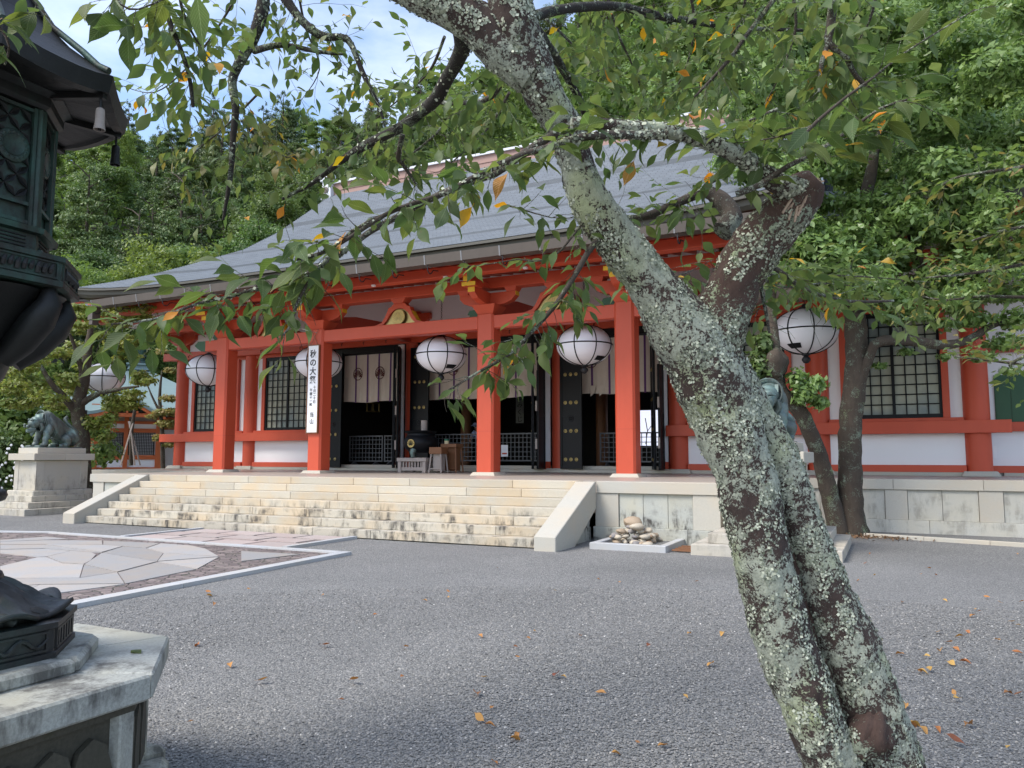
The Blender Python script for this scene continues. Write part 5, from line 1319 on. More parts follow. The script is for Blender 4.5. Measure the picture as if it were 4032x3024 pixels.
def scatter_lichen(mb, dens, sz, thr=-.05, sd=0):
    rg = random.Random(sd)
    vs = mb.v
    for f in mb.f:
        if len(f) != 4: continue
        if mb.cut[f[0]]+mb.cut[f[2]] > .12: continue
        a, b, c, d = [Vector(vs[i]) for i in f]; n_ = (b-a).cross(d-a); ar = n_.length
        if ar < 1e-9: continue
        n_.normalize(); k = dens*ar
        k = int(k)+(rg.random() < k-int(k))
        for _ in range(k):
            u, w_ = rg.random(), rg.random(); p = a+(b-a)*u+(d-a)*w_
            nv = noise.noise(p*6.5+Vector((sd,3,1)))+.8*noise.noise(p*17)+.5*noise.noise(p*40)
            if nv > thr: lich_pts.append((p, n_, sz*rg.uniform(.5,1.25)))
Dp = 3.2
def path(lst): return [V(x,y,d) for x,y,d in lst]
def rpx(lst, ds): return [w_/2/1665.6*d for w_, d in zip(lst, ds)]
def limb(name, spec, n=28, amp=.12, mat=None, lich=0, sz=.007, thr=-.05, step=.025, sd=0, parent=None):
    pts = path([(x,y,d) for x,y,w_,d in spec]); rad = [w_/2/1665.6*d for x,y,w_,d in spec]
    mb, c_, r_ = dtube(pts, rad, n, step, amp, sd)
    o = obj(name, mb, mat or m_cherry, parent or cherry, 80)
    if lich: scatter_lichen(mb, lich, sz, thr, sd)
    return mb
LD = 15000
# lower trunk: two stems grown together with a dark cleft between them
limb('trunk', [(1895,1990,136,3.2),(1850,1800,136,3.18),(1790,1640,124,3.17),(1737,1500,124,3.16),(1694,1380,124,3.16),(1656,1250,122,3.16),(1630,1120,122,3.17),(1600,1000,132,3.18),(1566,900,146,3.2),(1534,820,158,3.2),(1510,750,150,3.2),(1480,690,110,3.2)], 44, .13, None, LD, .0048, -.12, .016, 1)
limb('stem', [(1990,1990,170,3.28),(1945,1800,160,3.27),(1912,1660,160,3.26),(1874,1520,140,3.25),(1829,1400,132,3.25),(1786,1290,110,3.25),(1748,1180,92,3.25),(1712,1080,88,3.25),(1680,980,84,3.24),(1630,890,76,3.23),(1580,800,80,3.22),(1550,740,80,3.22)], 40, .13, None, LD, .0048, -.02, .016, 2)
limb('trunk_heart', [(1925,1990,110,3.3),(1850,1640,100,3.3),(1780,1450,90,3.28),(1700,1200,70,3.28),(1640,1000,70,3.27),(1590,850,60,3.25)], 20, .2, m_cherryb, 0, 0, 0, .03, 3)
limb('left_fork', [(1540,830,150,3.2),(1490,740,150,3.19),(1436,655,118,3.17),(1392,590,100,3.15),(1348,540,98,3.12),(1305,480,96,3.08),(1268,420,86,3.04),(1245,350,72,3.0),(1222,280,72,2.96),(1180,210,84,2.9),(1148,140,92,2.86),(1118,70,96,2.82),(1100,0,92,2.8),(1080,-80,85,2.8)], 40, .12, None, LD, .0048, -.06, .016, 4)
limb('right_fork', [(1530,800,120,3.22),(1546,720,116,3.2),(1575,650,112,3.18),(1600,590,108,3.16),(1634,535,112,3.13),(1672,490,104,3.1),(1712,445,100,3.06),(1745,405,84,3.03),(1765,385,50,3.01)], 40, .15, m_cherryb, LD*.8, .0048, .12, .016, 5)
limb('upper_left_fork', [(1150,160,90,2.86),(1085,110,95,2.84),(1040,60,92,2.82),(980,20,86,2.8),(900,-20,80,2.8),(800,-70,70,2.8)], 36, .12, None, LD, .0048, -.02, .016, 6)
# torn splinters at the broken end
sp = MB(); rg = random.Random(4)
for k in range(26):
    u = rg.random(); a = V(1700+50*u+rg.uniform(-14,14), 470-70*u+rg.uniform(-10,16), 2.99-.02*rg.random()); b = V(1742+22*u+rg.uniform(-10,22), 398-8*u+rg.uniform(-8,8), 2.98)
    sp.tube([a,(a+b)/2+Vector((rg.uniform(-.006,.006),0,.003)),b], [.005,.006,.002], 5)
obj('torn_wood', sp, m_wood, cherry)
limb('knot', [(1888,1540,50,3.16),(1875,1580,84,3.12),(1862,1620,60,3.14)], 26, .55, m_cherryb, 9000, .0048, .05, .016, 7)
MAINL = [
 ('limb', [(1745,402,34,3.0),(1700,405,44,2.98),(1655,380,40,2.95),(1610,345,38,2.9),(1560,318,38,2.85),(1505,298,34,2.8),(1440,283,34,2.76),(1370,277,32,2.72),(1300,268,28,2.7),(1235,266,24,2.68)], m_cherry, 7000, .006),
 ('limb', [(1440,290,22,2.72),(1380,292,20,2.7),(1320,291,18,2.66),(1250,298,17,2.62),(1190,318,16,2.58),(1140,330,14,2.56),(1080,355,13,2.54),(1020,385,12,2.52),(960,418,11,2.5),(890,440,10,2.48),(830,465,10,2.46),(760,510,9,2.44),(700,545,8,2.42),(640,560,7,2.4)], m_twig, 5000, .005),
 ('limb', [(1235,272,20,2.8),(1180,300,18,2.78),(1120,340,17,2.76),(1070,375,16,2.74),(1010,395,15,2.72),(940,425,14,2.7),(870,462,14,2.68),(800,500,13,2.66),(740,545,11,2.64),(680,585,10,2.62),(620,612,9,2.6),(560,622,8,2.58),(500,640,7,2.56),(430,655,6,2.54),(330,690,5,2.52),(240,700,4,2.5)], m_twig, 4000, .005),
 ('limb', [(1560,500,46,3.35),(1582,470,44,3.38),(1566,440,40,3.42),(1548,425,34,3.46),(1520,415,22,3.5),(1460,440,18,3.5),(1390,468,16,3.5),(1330,470,12,3.5),(1265,462,8,3.5)], m_twig, 0, 0),
 ('limb', [(1000,60,60,2.9),(1000,100,44,3.0),(985,135,40,3.1),(962,175,36,3.2),(940,215,36,3.3),(905,245,32,3.4),(860,278,28,3.5),(800,308,24,3.6),(740,345,18,3.7),(680,392,12,3.8),(610,430,8,3.9)], m_limb, 900, .006),
 ('limb', [(1100,60,50,2.9),(1148,57,30,3.1),(1180,95,26,3.3),(1204,131,24,3.5),(1237,187,20,3.7),(1260,240,14,3.9),(1250,330,8,4.0)], m_limb, 900, .006),
 ('limb', [(1120,60,40,3.0),(1153,35,28,3.3),(1237,17,26,3.6),(1338,14,24,3.9),(1400,30,22,4.1),(1476,43,18,4.3),(1600,60,12,4.5),(1760,66,8,4.7)], m_limb, 900, .006),
 ('limb', [(560,-60,40,4.6),(569,0,34,4.6),(556,60,34,4.6),(540,95,30,4.6),(522,127,28,4.6),(502,174,24,4.6),(509,234,20,4.6),(503,301,17,4.6),(499,368,14,4.6),(492,418,12,4.6),(482,475,7,4.6)], m_limb, 900, .006),
 ('limb', [(600,-30,30,4.4),(640,30,26,4.4),(690,75,22,4.4),(741,82,20,4.4),(759,97,16,4.4),(785,160,14,4.4),(819,231,9,4.4),(840,300,5,4.4)], m_limb, 900, .006),
 ('limb', [(340,-40,16,3.6),(365,43,14,3.6),(388,100,12,3.6),(408,161,11,3.6),(417,231,9,3.6)], m_limb, 0, 0),
 ('limb', [(549,110,18,4.6),(585,100,17,4.5),(620,98,14,4.5),(690,112,11,4.4),(740,117,7,4.4)], m_limb, 0, 0),
 ('limb', [(1802,-60,22,3.4),(1799,0,20,3.4),(1794,60,19,3.4),(1790,94,17,3.4),(1826,121,13,3.4),(1849,164,11,3.4),(1886,198,8,3.4)], m_twig, 0, 0),
 ('limb', [(1790,94,12,3.4),(1775,134,10,3.4),(1769,198,6,3.4)], m_twig, 0, 0),
 ('limb', [(1690,-30,10,3.8),(1671,0,10,3.8),(1614,74,9,3.8),(1571,134,8,3.8),(1500,210,5,3.8)], m_twig, 0, 0),
 ('limb', [(1730,300,9,2.7),(1765,262,8,2.68),(1830,208,6,2.66),(1886,168,5,2.64),(1960,110,4,2.6),(2107,20,3,2.55)], m_twig, 0, 0),
 ('limb', [(1590,420,14,2.9),(1640,400,13,2.88),(1700,360,11,2.85),(1760,330,9,2.82),(1830,285,8,2.8),(1900,235,6,2.78),(1960,215,4,2.75)], m_twig, 0, 0),
 ('limb', [(1290,520,14,3.05),(1270,545,13,3.02),(1240,598,12,2.98),(1195,665,10,2.94),(1150,715,9,2.9),(1100,765,8,2.88),(1040,800,6,2.86),(960,848,4,2.84)], m_twig, 0, 0),
 ('limb', [(830,465,9,2.5),(760,500,8,2.48),(690,580,8,2.46),(660,620,8,2.45),(640,660,7,2.44),(630,700,6,2.43),(610,725,4,2.42)], m_twig, 0, 0),
 ('limb', [(1640,560,12,3.3),(1690,590,11,3.6),(1740,625,9,3.9),(1830,650,7,4.2),(1930,650,5,4.4)], m_twig, 0, 0),
 ('limb', [(1640,600,10,3.2),(1652,660,9,3.2),(1662,720,5,3.2)], m_twig, 0, 0),
 ('limb', [(1100,120,16,3.1),(1093,157,14,3.3),(1063,208,12,3.5),(1020,221,11,3.6),(960,222,9,3.8),(900,216,6,4.0)], m_twig, 0, 0),
 ('limb', [(870,290,12,3.6),(860,340,11,3.65),(868,352,9,3.7),(900,400,5,3.7)], m_twig, 0, 0),
 ('limb', [(-40,20,7,2.2),(0,60,6,2.2),(20,100,5,2.2),(10,140,4,2.2)], m_twig, 0, 0),
 ('limb', [(60,-30,5,2.3),(90,20,5,2.3),(110,45,4,2.3)], m_twig, 0, 0),
 ('limb', [(240,-30,5,2.4),(262,10,5,2.4),(300,20,4,2.4),(370,-10,4,2.4)], m_twig, 0, 0),
]
limbs = []
for name, spec, m_, lc, sz in MAINL:
    wmax = max(s[2] for s in spec)
    if m_ is m_limb: spec = [(x,y,w_*.8,q) for x,y,w_,q in spec]
    limb(name, spec, 18 if wmax > 25 else (10 if wmax > 12 else 7), .16 if wmax > 25 else .08, m_, lc, sz, -.05, .03 if wmax > 20 else .05, len(limbs)+10)
    limbs.append(spec)
# lichen flakes as real ruffled scales
nL = len(lich_pts); rg = np.random.default_rng(3)
V_ = np.empty((nL*4,3)); 
for i, (p, n_, s_) in enumerate(lich_pts):
    t1 = n_.orthogonal().normalized(); t1 = Matrix.Rotation(rg.random()*6.28, 3, n_) @ t1; t2 = n_.cross(t1); tl = (rg.random()-.25)*1.6
    c = p+n_*.0015
    V_[i*4+0] = c-t1*s_-t2*s_*.7; V_[i*4+1] = c+t1*s_*.8-t2*s_; V_[i*4+2] = c+t1*s_+t2*s_*.8+n_*s_*abs(tl)*1.1; V_[i*4+3] = c-t1*s_*.7+t2*s_+n_*s_*tl*.9
def fastmesh(name, verts, nper, rnd=None, mats=None, smooth=False):
    me = bpy.data.meshes.new(name); nv = len(verts); nf = nv//nper
    me.vertices.add(nv); me.vertices.foreach_set('co', np.asarray(verts, dtype=np.float32).ravel())
    me.loops.add(nv); me.loops.foreach_set('vertex_index', np.arange(nv, dtype=np.int32))
    me.polygons.add(nf); me.polygons.foreach_set('loop_start', np.arange(0, nv, nper, dtype=np.int32)); me.polygons.foreach_set('loop_total', np.full(nf, nper, dtype=np.int32))
    me.update(calc_edges=True)
    if rnd is not None:
        at_ = me.attributes.new('rnd', 'FLOAT', 'FACE'); at_.data.foreach_set('value', np.asarray(rnd, dtype=np.float32))
    if mats: me.materials.append(mats)
    return me
lo_ = np.array(cherry.location[:])
me = fastmesh('lichen', V_-lo_, 4, rg.random(nL), m_lichen)
o = bpy.data.objects.new('lichen', me); COL.objects.link(o); o.parent = cherry; o['kind'] = 'stuff'
print('lichen flakes', nL)
# twigs and leaves -------------------------------------------------
rl = random.Random(11)
leaves = []; twigs = []
def spray(pts, nt, tl, per, size, yel=.04, spread=1.0, twr=.0016, droop=.55, red=False, rng=(0.05,1)):
    yel *= .6; droop *= .6; size *= .94; nt = max(4, round(nt*.88))
    P_ = [Vector(p) for p in pts]; seg = [(P_[i+1]-P_[i]).length for i in range(len(P_)-1)]; tot = sum(seg)
    for k in range(nt):
        s = (rng[0]+(rng[1]-rng[0])*(k+rl.random())/nt)*tot; i = 0
        while i < len(seg)-1 and s > seg[i]: s -= seg[i]; i += 1
        p = P_[i]+(P_[i+1]-P_[i])*min(1, s/seg[i]); d = (P_[i+1]-P_[i]).normalized()
        rv = Vector((rl.gauss(0,1),rl.gauss(0,1),rl.gauss(-.1,.7)*spread)); rv = (rv-d*rv.dot(d)*.5).normalized()
        dr = (d*.55+rv).normalized(); L_ = tl*rl.uniform(.5,1.25); tp = [p]; q = p.copy(); n = 5
        for j in range(n):
            dr = (dr+Vector((rl.gauss(0,.16),rl.gauss(0,.16),rl.gauss(-.03,.14)))).normalized(); q = q+dr*L_/n; tp.append(q.copy())
        twigs.append((tp, twr))
        nl = max(2, int(per*L_/tl+rl.random()))
        for j in range(nl):
            u = (j+.6)/nl; a = u*n; ii = min(n-1, int(a)); c = tp[ii]+(tp[ii+1]-tp[ii])*(a-ii); dd = (tp[ii+1]-tp[ii]).normalized()
            side = dd.cross(Vector((0,0,1))).normalized()*(1 if j % 2 else -1)
            y = (dd*rl.uniform(.2,.9)+side*rl.uniform(.4,1)+Vector((0,0,-droop*rl.uniform(.2,1.8)))+Vector((rl.gauss(0,.2),rl.gauss(0,.2),rl.gauss(0,.2)))).normalized()
            z = (Vector((0,0,1))+Vector((rl.gauss(0,.45),rl.gauss(0,.45),0))).normalized(); x = y.cross(z).normalized(); z = x.cross(y)
            s_ = size*rl.uniform(.62,1.15)
            M_ = Matrix(((x.x,y.x,z.x,0),(x.y,y.y,z.y,0),(x.z,y.z,z.z,0),(0,0,0,1))) @ Matrix.Diagonal((s_,s_,s_,1)); M_.translation = c+y*.015
            leaves.append((M_, 1 if rl.random() < yel else (2 if red else 0)))
def L_(i): return path([(x,y,d) for x,y,w_,d in limbs[i]])
spray(L_(0), 12, .13, 4.5, 1.05, .07, rng=(.42,.95), droop=.2); spray(L_(1), 26, .12, 4, 1.0, .05, rng=(.22,.7), droop=.3); spray(L_(1), 14, .12, 4, 1.0, .05, rng=(.7,1), droop=.3); spray(L_(2), 12, .11, 3.6, 1.0, .04, rng=(.3,.6), droop=.3); spray(L_(2), 30, .14, 4.2, 1.0, .04, rng=(.6,1), droop=.4)
spray(L_(3), 16, .24, 4.5, .9, .06, rng=(.35,1), droop=.3); spray(L_(4), 22, .34, 6, .85, .02, rng=(.3,1)); spray(L_(5), 22, .34, 6, .85, .04, rng=(.3,1)); spray(L_(6), 40, .40, 7, .85, .03, rng=(.25,1))
spray(L_(7), 30, .32, 5.5, .85, .03, rng=(.05,1), droop=.7); spray(L_(8), 18, .3, 4, .95, .03); spray(L_(9), 20, .26, 5, 1.0, .03); spray(L_(10), 16, .32, 5, .95, .03)
spray(L_(11), 26, .26, 6, .95, .05); spray(L_(12), 10, .20, 5, .95, .05); spray(L_(13), 22, .28, 6, .95, .04); spray(L_(14), 11, .12, 3, 1.1, .0, rng=(.1,1)); spray(L_(15), 24, .15, 4.6, 1.05, .03, droop=.15)
spray(L_(16), 42, .15, 4.4, .9, .03, rng=(.15,1)); spray(L_(17), 18, .15, 4, 1.0, .02, rng=(.2,1)); spray(L_(18), 22, .30, 7, .9, .03, rng=(.1,1), droop=.2); spray(L_(19), 9, .22, 5, 1, .03)
spray(L_(20), 30, .34, 7, .9, .02); spray(L_(21), 16, .30, 4, .9, .02); spray(L_(22), 5, .10, 3, 1.0, .2); spray(L_(23), 5, .10, 3, 1, .05); spray(L_(24), 9, .12, 3.5, 1.25, .03)
# extra foliage masses reaching in from above the frame (their boughs start overhead)
def bough(lst, w_, nt, tl, per, size, yel=.03, red=False, droop=.5):
    p = path(lst); n = len(p); mb, c_, r_ = dtube(p, [w_*(1-.8*i/(n-1)) for i in range(n)], 7, .05, .08, rl.random()*9)
    obj('limb', mb, m_twig, cherry, 80); spray(p, nt, tl, per, size, yel, red=red, droop=droop)
bough([(1300,-60,4.6),(1330,60,4.8),(1370,150,5.0),(1400,240,5.2)], .012, 20, .42, 9, 1)
bough([(1480,-60,4.6),(1500,50,4.8),(1480,150,5.0),(1440,230,5.2)], .012, 20, .42, 9, 1)
bough([(1180,40,4.2),(1230,90,4.6),(1290,150,4.9),(1330,210,5.2)], .010, 15, .36, 8, .95)
bough([(1620,-60,4.0),(1600,40,4.2),(1560,120,4.4),(1530,200,4.6)], .010, 20, .38, 8, 1)
bough([(1900,-60,4.0),(1880,40,4.2),(1840,110,4.4),(1800,190,4.6)], .010, 18, .36, 8, 1)
bough([(1700,-60,3.6),(1720,50,3.7),(1690,150,3.8),(1650,230,3.9)], .010, 15, .30, 7, 1)
bough([(960,80,4.2),(930,150,4.6),(880,200,5.0),(820,250,5.3),(770,300,5.5)], .010, 20, .45, 9, 1)
bough([(1000,220,4.2),(940,290,4.5),(880,340,4.8),(830,380,5)], .010, 15, .40, 8, .95)
bough([(1100,200,4.2),(1060,270,4.5),(1000,330,4.7),(950,370,4.9)], .009, 15, .36, 8, .95)
bough([(380,-50,3.4),(400,40,3.6),(440,110,3.8),(480,160,4)], .009, 15, .28, 6, 1.05)
bough([(540,-60,4.6),(470,60,4.8),(400,150,5),(330,200,5.2),(250,180,5.3)], .009, 18, .36, 6, 1)
bough([(560,200,4.8),(480,280,4.9),(420,330,5.0),(390,390,5.0)], .008, 15, .34, 7, .95, .05, True, 1.0)
bough([(520,260,4.7),(570,310,4.9),(620,340,5),(660,330,5.1)], .008, 14, .34, 7, .95, .05, True, 1.0)
bough([(640,-40,4.6),(660,60,4.8),(690,150,5),(640,230,5.2)], .009, 15, .36, 5, .9)
bough([(1620,330,2.9),(1560,380,3.3),(1500,420,3.5),(1430,480,3.6)], .008, 14, .22, 5, .95)
bough([(1680,235,2.9),(1620,260,2.95),(1560,290,3.0)], .006, 10, .16, 4.5, 1.1, .03, False, .1)
bough([(1760,270,2.75),(1720,285,2.75),(1660,300,2.8),(1580,310,2.85)], .006, 12, .15, 4.5, 1.1, .03, False, .1)
bough([(1640,590,3.4),(1720,600,4.2),(1800,595,4.8),(1900,600,5.2),(2010,610,5.4)], .010, 36, .34, 8, .95, .03, False, .1)
bough([(1640,600,3.6),(1700,620,4.2),(1780,612,4.6),(1860,620,5)], .008, 12, .22, 6, .95, .03, False, .0)
bough([(1360,560,3.6),(1420,600,3.8),(1480,590,4),(1540,560,4.2)], .007, 13, .32, 7, .95)
bough([(1080,440,3.2),(1120,450,3.2),(1190,470,3.2),(1240,470,3.2)], .005, 10, .15, 4, .9)
bough([(1260,480,3.0),(1190,560,3.05),(1120,560,3.1),(1060,570,3.1),(1010,575,3.1)], .005, 9, .14, 4.5, .85)
mb = MB()
for tp, r_ in twigs: mb.tube(tp, [r_*(1-.12*i) for i in range(len(tp))], 4, cap=False)
obj('twig', mb, m_twig, cherry, rn=False, kind='stuff')
def segd(x, y, x0, y0, x1, y1):
    t = max(0, min(1, ((x-x0)*(x1-x0)+(y-y0)*(y1-y0))/((x1-x0)**2+(y1-y0)**2))); return math.hypot(x-x0-t*(x1-x0), y-y0-t*(y1-y0))
def keep(p, r_=rl):      # thin the leaves where the tree stands bare: round the broken limb, the hanging board, the lanterns
    x, y, z = proj(p)
    if z <= 0: return True
    x /= 1.8228; y /= 1.8228
    if ((x-1738)/78)**2+((y-735)/58)**2 < 1: return False
    if ((x-678)/34)**2+((y-850)/110)**2 < 1: return False
    if segd(x, y, 1580, 590, 1760, 400) < 62 and r_.random() < .93: return False
    if segd(x, y, 1560, 720, 1600, 560) < 60 and r_.random() < .8: return False
    if segd(x, y, 1245, 370, 1460, 720) < 45 and r_.random() < .6: return False
    if 640 < x < 1050 and 640 < y < 1000 and r_.random() < .7: return False
    if 700 < x < 1200 and 480 < y < 640 and z < 2.9 and r_.random() < .5: return False
    return True
leaves = [l for l in leaves if keep(l[0].translation+Vector((0,0,-.03)))]
def vis(M_):
    x, y, z = proj(M_.translation)
    return (z, 0 < z and -30 < x < 4062 and -30 < y < 3060)
vl = [(vis(l[0])[0]/l[0].to_scale()[0], i) for i, l in enumerate(leaves) if vis(l[0])[1]]; vl.sort()
big = set(i for _, i in vl[:290])
fv = {0:[], 1:[], 2:[]}; ff = {0:[], 1:[], 2:[]}; fr_ = {0:[], 1:[], 2:[]}; fu = {0:[],1:[],2:[]}
for i, (M_, k) in enumerate(leaves):
    if i in big:
        me = (LEAFY[i % 3] if k == 1 else LEAF[i % 8]); inst('leaf', me, cherry, M_); continue
    vv, pf, uv = leaf_np[i % 8]; A_ = np.array(M_)
    w3 = vv @ A_[:3,:3].T + A_[:3,3] - lo_; b = len(fv[k]); fv[k] += w3.tolist(); ff[k] += [tuple(j+b for j in p) for p in pf]; fr_[k] += [rl.random()]*len(pf); fu[k] += uv
for k, nm, mm in ((0,'foliage',m_leaf),(1,'yellow_foliage',leafmat('cherry_leaf_yellow_mass',[(.55,.34,.03),(.55,.22,.03),(.42,.33,.04)],.35)),(2,'reddish_foliage',m_leafr)):
    if not fv[k]: continue
    me = bpy.data.meshes.new(nm); me.from_pydata(fv[k], [], ff[k]); a_ = me.attributes.new('rnd','FLOAT','FACE'); a_.data.foreach_set('value', fr_[k]); me.shade_smooth(); me.materials.append(mm)
    o = bpy.data.objects.new(nm, me); COL.objects.link(o); o.parent = cherry; o['kind'] = 'stuff'
print('leaves', len(leaves), 'in view', len(vl))

# ============================================================ leaf-cloud crowns
def cloud(rng, cl, n, size, flat=.35, up=.35, shell=.55):
    """cl: list of (centre, (rx,ry,rz)); leaves scattered near the shells; returns quads (n*4,3) and rnd"""
    w_ = np.array([c[1][0]*c[1][1]+c[1][1]*c[1][2]+c[1][0]*c[1][2] for c in cl]); w_ /= w_.sum()
    idx = rng.choice(len(cl), n, p=w_); C_ = np.array([c[0] for c in cl])[idx]; Rr = np.array([c[1] for c in cl])[idx]
    d = rng.normal(size=(n,3)); d /= np.linalg.norm(d, axis=1, keepdims=True)
    u = rng.random(n)**shell; 
    lump = 1+.22*np.sin(d[:,0]*7+idx)*np.cos(d[:,1]*6-idx)+.12*np.sin(d[:,2]*11+idx*2)
    p = C_+d*Rr*(u*lump)[:,None]
    nrm = d*.8+rng.normal(size=(n,3))*.55; nrm[:,2] += up; nrm /= np.linalg.norm(nrm, axis=1, keepdims=True)
    t = np.cross(nrm, rng.normal(size=(n,3))); t /= np.linalg.norm(t, axis=1, keepdims=True); b = np.cross(nrm, t)
    s = size*(.55+.8*rng.random(n))[:,None]
    q = np.stack([p-t*s, p-b*s*.5-nrm*s*.15, p+t*s, p+b*s*.5-nrm*s*.15], axis=1)
    return q.reshape(-1,3), np.clip(rng.random(n)*.8+.2*u, 0, 1)
def trunk_mb(pts, rad, n=10): return MB().tube(pts, rad, n)
def crown_clumps(rr, h, r_, base, kind):
    cl = []
    if kind == 'conifer':
        k = 0; z = base
        while z < h:
            t = (z-base)/(h-base); rad = r_*(1-t)**.8+.25
            for j in range(max(3, int(7*(1-t))+2)):
                a = rr.random()*6.28; q = rad*rr.uniform(.45,.8); cl.append(((q*math.cos(a), q*math.sin(a), z+rr.uniform(-.3,.3)-q*.12), (rad*.42, rad*.42, .38)))
            z += .75
    elif kind == 'layered':
        for j in range(46):
            z = base+(h-base)*rr.random(); t = (z-base)/(h-base); rad = r_*math.sqrt(max(.05, 1-(2*t-.75)**2*.75)); a = rr.random()*6.28; q = rad*rr.uniform(.3,.95)
            cl.append(((q*math.cos(a), q*math.sin(a), z), (rr.uniform(.8,1.5), rr.uniform(.8,1.5), .34)))
    else:
        for j in range(44):
            t = rr.random(); a = rr.random()*6.28; ph = math.acos(1-1.55*rr.random()); rad = r_*rr.uniform(.62,.86)
            x, y, z = rad*math.sin(ph)*math.cos(a), rad*math.sin(ph)*math.sin(a), rad*math.cos(ph)*.95
            s = rr.uniform(.20,.34)*r_; cl.append(((x, y, (base+h)/2+z*(h-base)/(2*r_)), (s, s, s*.72)))
    return cl
FOREST = []
for i, (kind, h, r_, base, n, sz, m_) in enumerate((('broad',11,4.4,2.5,17000,.15,m_forA),('broad',12,4.8,2.5,17000,.15,m_forB),('broad',10,4.2,2,16000,.14,m_forB),('layered',10,4.2,2,13000,.16,m_forA),('conifer',14,3.4,2,16000,.14,m_forC),('conifer',12,3.8,1.5,15000,.15,m_forC),('broad',9,4.6,1.5,17000,.14,m_forA),('layered',11,4.6,2,14000,.16,m_forB))):
    rr = random.Random(100+i); rn_ = np.random.default_rng(100+i)
    q, rd = cloud(rn_, crown_clumps(rr, h, r_, base, kind), n, sz, shell=.4 if kind == 'broad' else .7, up=.5)
    cm = fastmesh('crown', q, 4, rd, m_)
    tb = trunk_mb([(0,0,-2),(.1,0,h*.3),(-.1,.1,h*.6),(0,0,h*.88)], [.28,.22,.14,.04], 7)
    for k in range(6):
        a = rr.random()*6.28; z = h*(.35+.09*k); tb.tube([(0,0,z),(r_*.3*math.cos(a),r_*.3*math.sin(a),z+.8),(r_*.65*math.cos(a),r_*.65*math.sin(a),z+1.3)], [.10,.06,.02], 5)
    tm = mesh('trunk', tb, (0,0,0), 60); tm.materials.append(m_trunk); FOREST.append((kind, cm, tm, h))
FLAB = {'broad':('broadleaf_tree','rounded green broadleaf tree in the forest covering the hillside'), 'layered':('layered_tree','tree with flat layered foliage in the forest covering the hillside'), 'conifer':('conifer_tree','dark conifer standing among the broadleaf trees on the hillside')}
VLAB = ['rounded mid-green tree','tall rounded bright green tree','small rounded bright green tree','flat-layered mid-green tree','slim dark conifer','broad low dark conifer','low spreading mid-green tree','flat-layered bright green tree']
rf_ = random.Random(42); cnt = 0
r_ = 60.0; row_ = 0
while r_ < 186:
    st_ = 5.6+.022*r_; daz = st_/r_
    az = YAW-.72+daz*(row_ % 2)*.5
    while az < YAW+.72:
        a2 = az+rf_.uniform(-.3,.3)*daz; rr2 = r_+rf_.uniform(-1.8,1.8)
        x, y = CAM.x+rr2*math.sin(a2), CAM.y+rr2*math.cos(a2); z = hillz(a2, rr2)
        px = az2px(a2)
        bright = noise.noise(Vector((a2*9, r_*.05, 3)))
        right = px > 2000
        pool = [0,1,2,6,1,7] if right else ([0,6,7,3,2,5] if bright > .18 else ([4,5,4,0,3,5] if bright < -.05 else [0,3,6,4,5,4]))
        pk = rf_.randrange(6); kind, cm, tm, h = FOREST[pool[pk]]
        if -500 < px < 4600 and True:
            s = rf_.uniform(.8,1.25)
            vi = pool[pk]; where = 'behind the bronze lantern' if px < 480 else ('left of the hall ridge' if px < 1300 else ('above the hall roof' if px < 2600 else 'beyond the right camphor'))
            lab = '%s on the %s hillside %s' % (VLAB[vi], 'lower' if rr2 < 95 else ('middle' if rr2 < 135 else 'upper'), where)
            t = thing(FLAB[kind][0], lab, 'tree', (x,y,z-.8), {'broad':'broadleaf trees of the hillside forest','layered':'layered trees of the hillside forest','conifer':'conifers of the hillside forest'}[kind])
            t.rotation_euler = (0,0,rf_.random()*6.28); t.scale = (s,s,s*rf_.uniform(.85,1.15))
            for nm, me in (('crown',cm),('trunk',tm)):
                o = bpy.data.objects.new(nm, me); COL.objects.link(o); o.parent = t
            cnt += 1
        az += daz
    r_ += 6.2+.03*r_; row_ += 1
print('forest trees', cnt)
# dense understorey: one leafy blanket on the slope between the trunks
n = 90000; rg = np.random.default_rng(9); azs = YAW+(rg.random(n)*1.44-.72); rs = 56+rg.random(n)**.8*125
P_ = np.array([(CAM.x+b*math.sin(a), CAM.y+b*math.cos(a), hillz(a, b)+.2+1.6*((a*731+b*17) % 1)) for a, b in zip(azs, rs)])
nrm = rg.normal(size=(n,3)); nrm[:,2] += 1; nrm /= np.linalg.norm(nrm,axis=1,keepdims=True); t_ = np.cross(nrm, rg.normal(size=(n,3))); t_ /= np.linalg.norm(t_,axis=1,keepdims=True); b_ = np.cross(nrm,t_); s_ = (.3+.3*rg.random(n))[:,None]
q = np.stack([P_-t_*s_, P_-b_*s_*.5, P_+t_*s_, P_+b_*s_*.5], axis=1).reshape(-1,3)
o = bpy.data.objects.new('undergrowth', fastmesh('undergrowth', q, 4, rg.random(n), m_forA)); COL.objects.link(o); o['kind'] = 'stuff'; o['label'] = 'dark green undergrowth carpeting the hillside between the trees'; o['category'] = 'undergrowth'

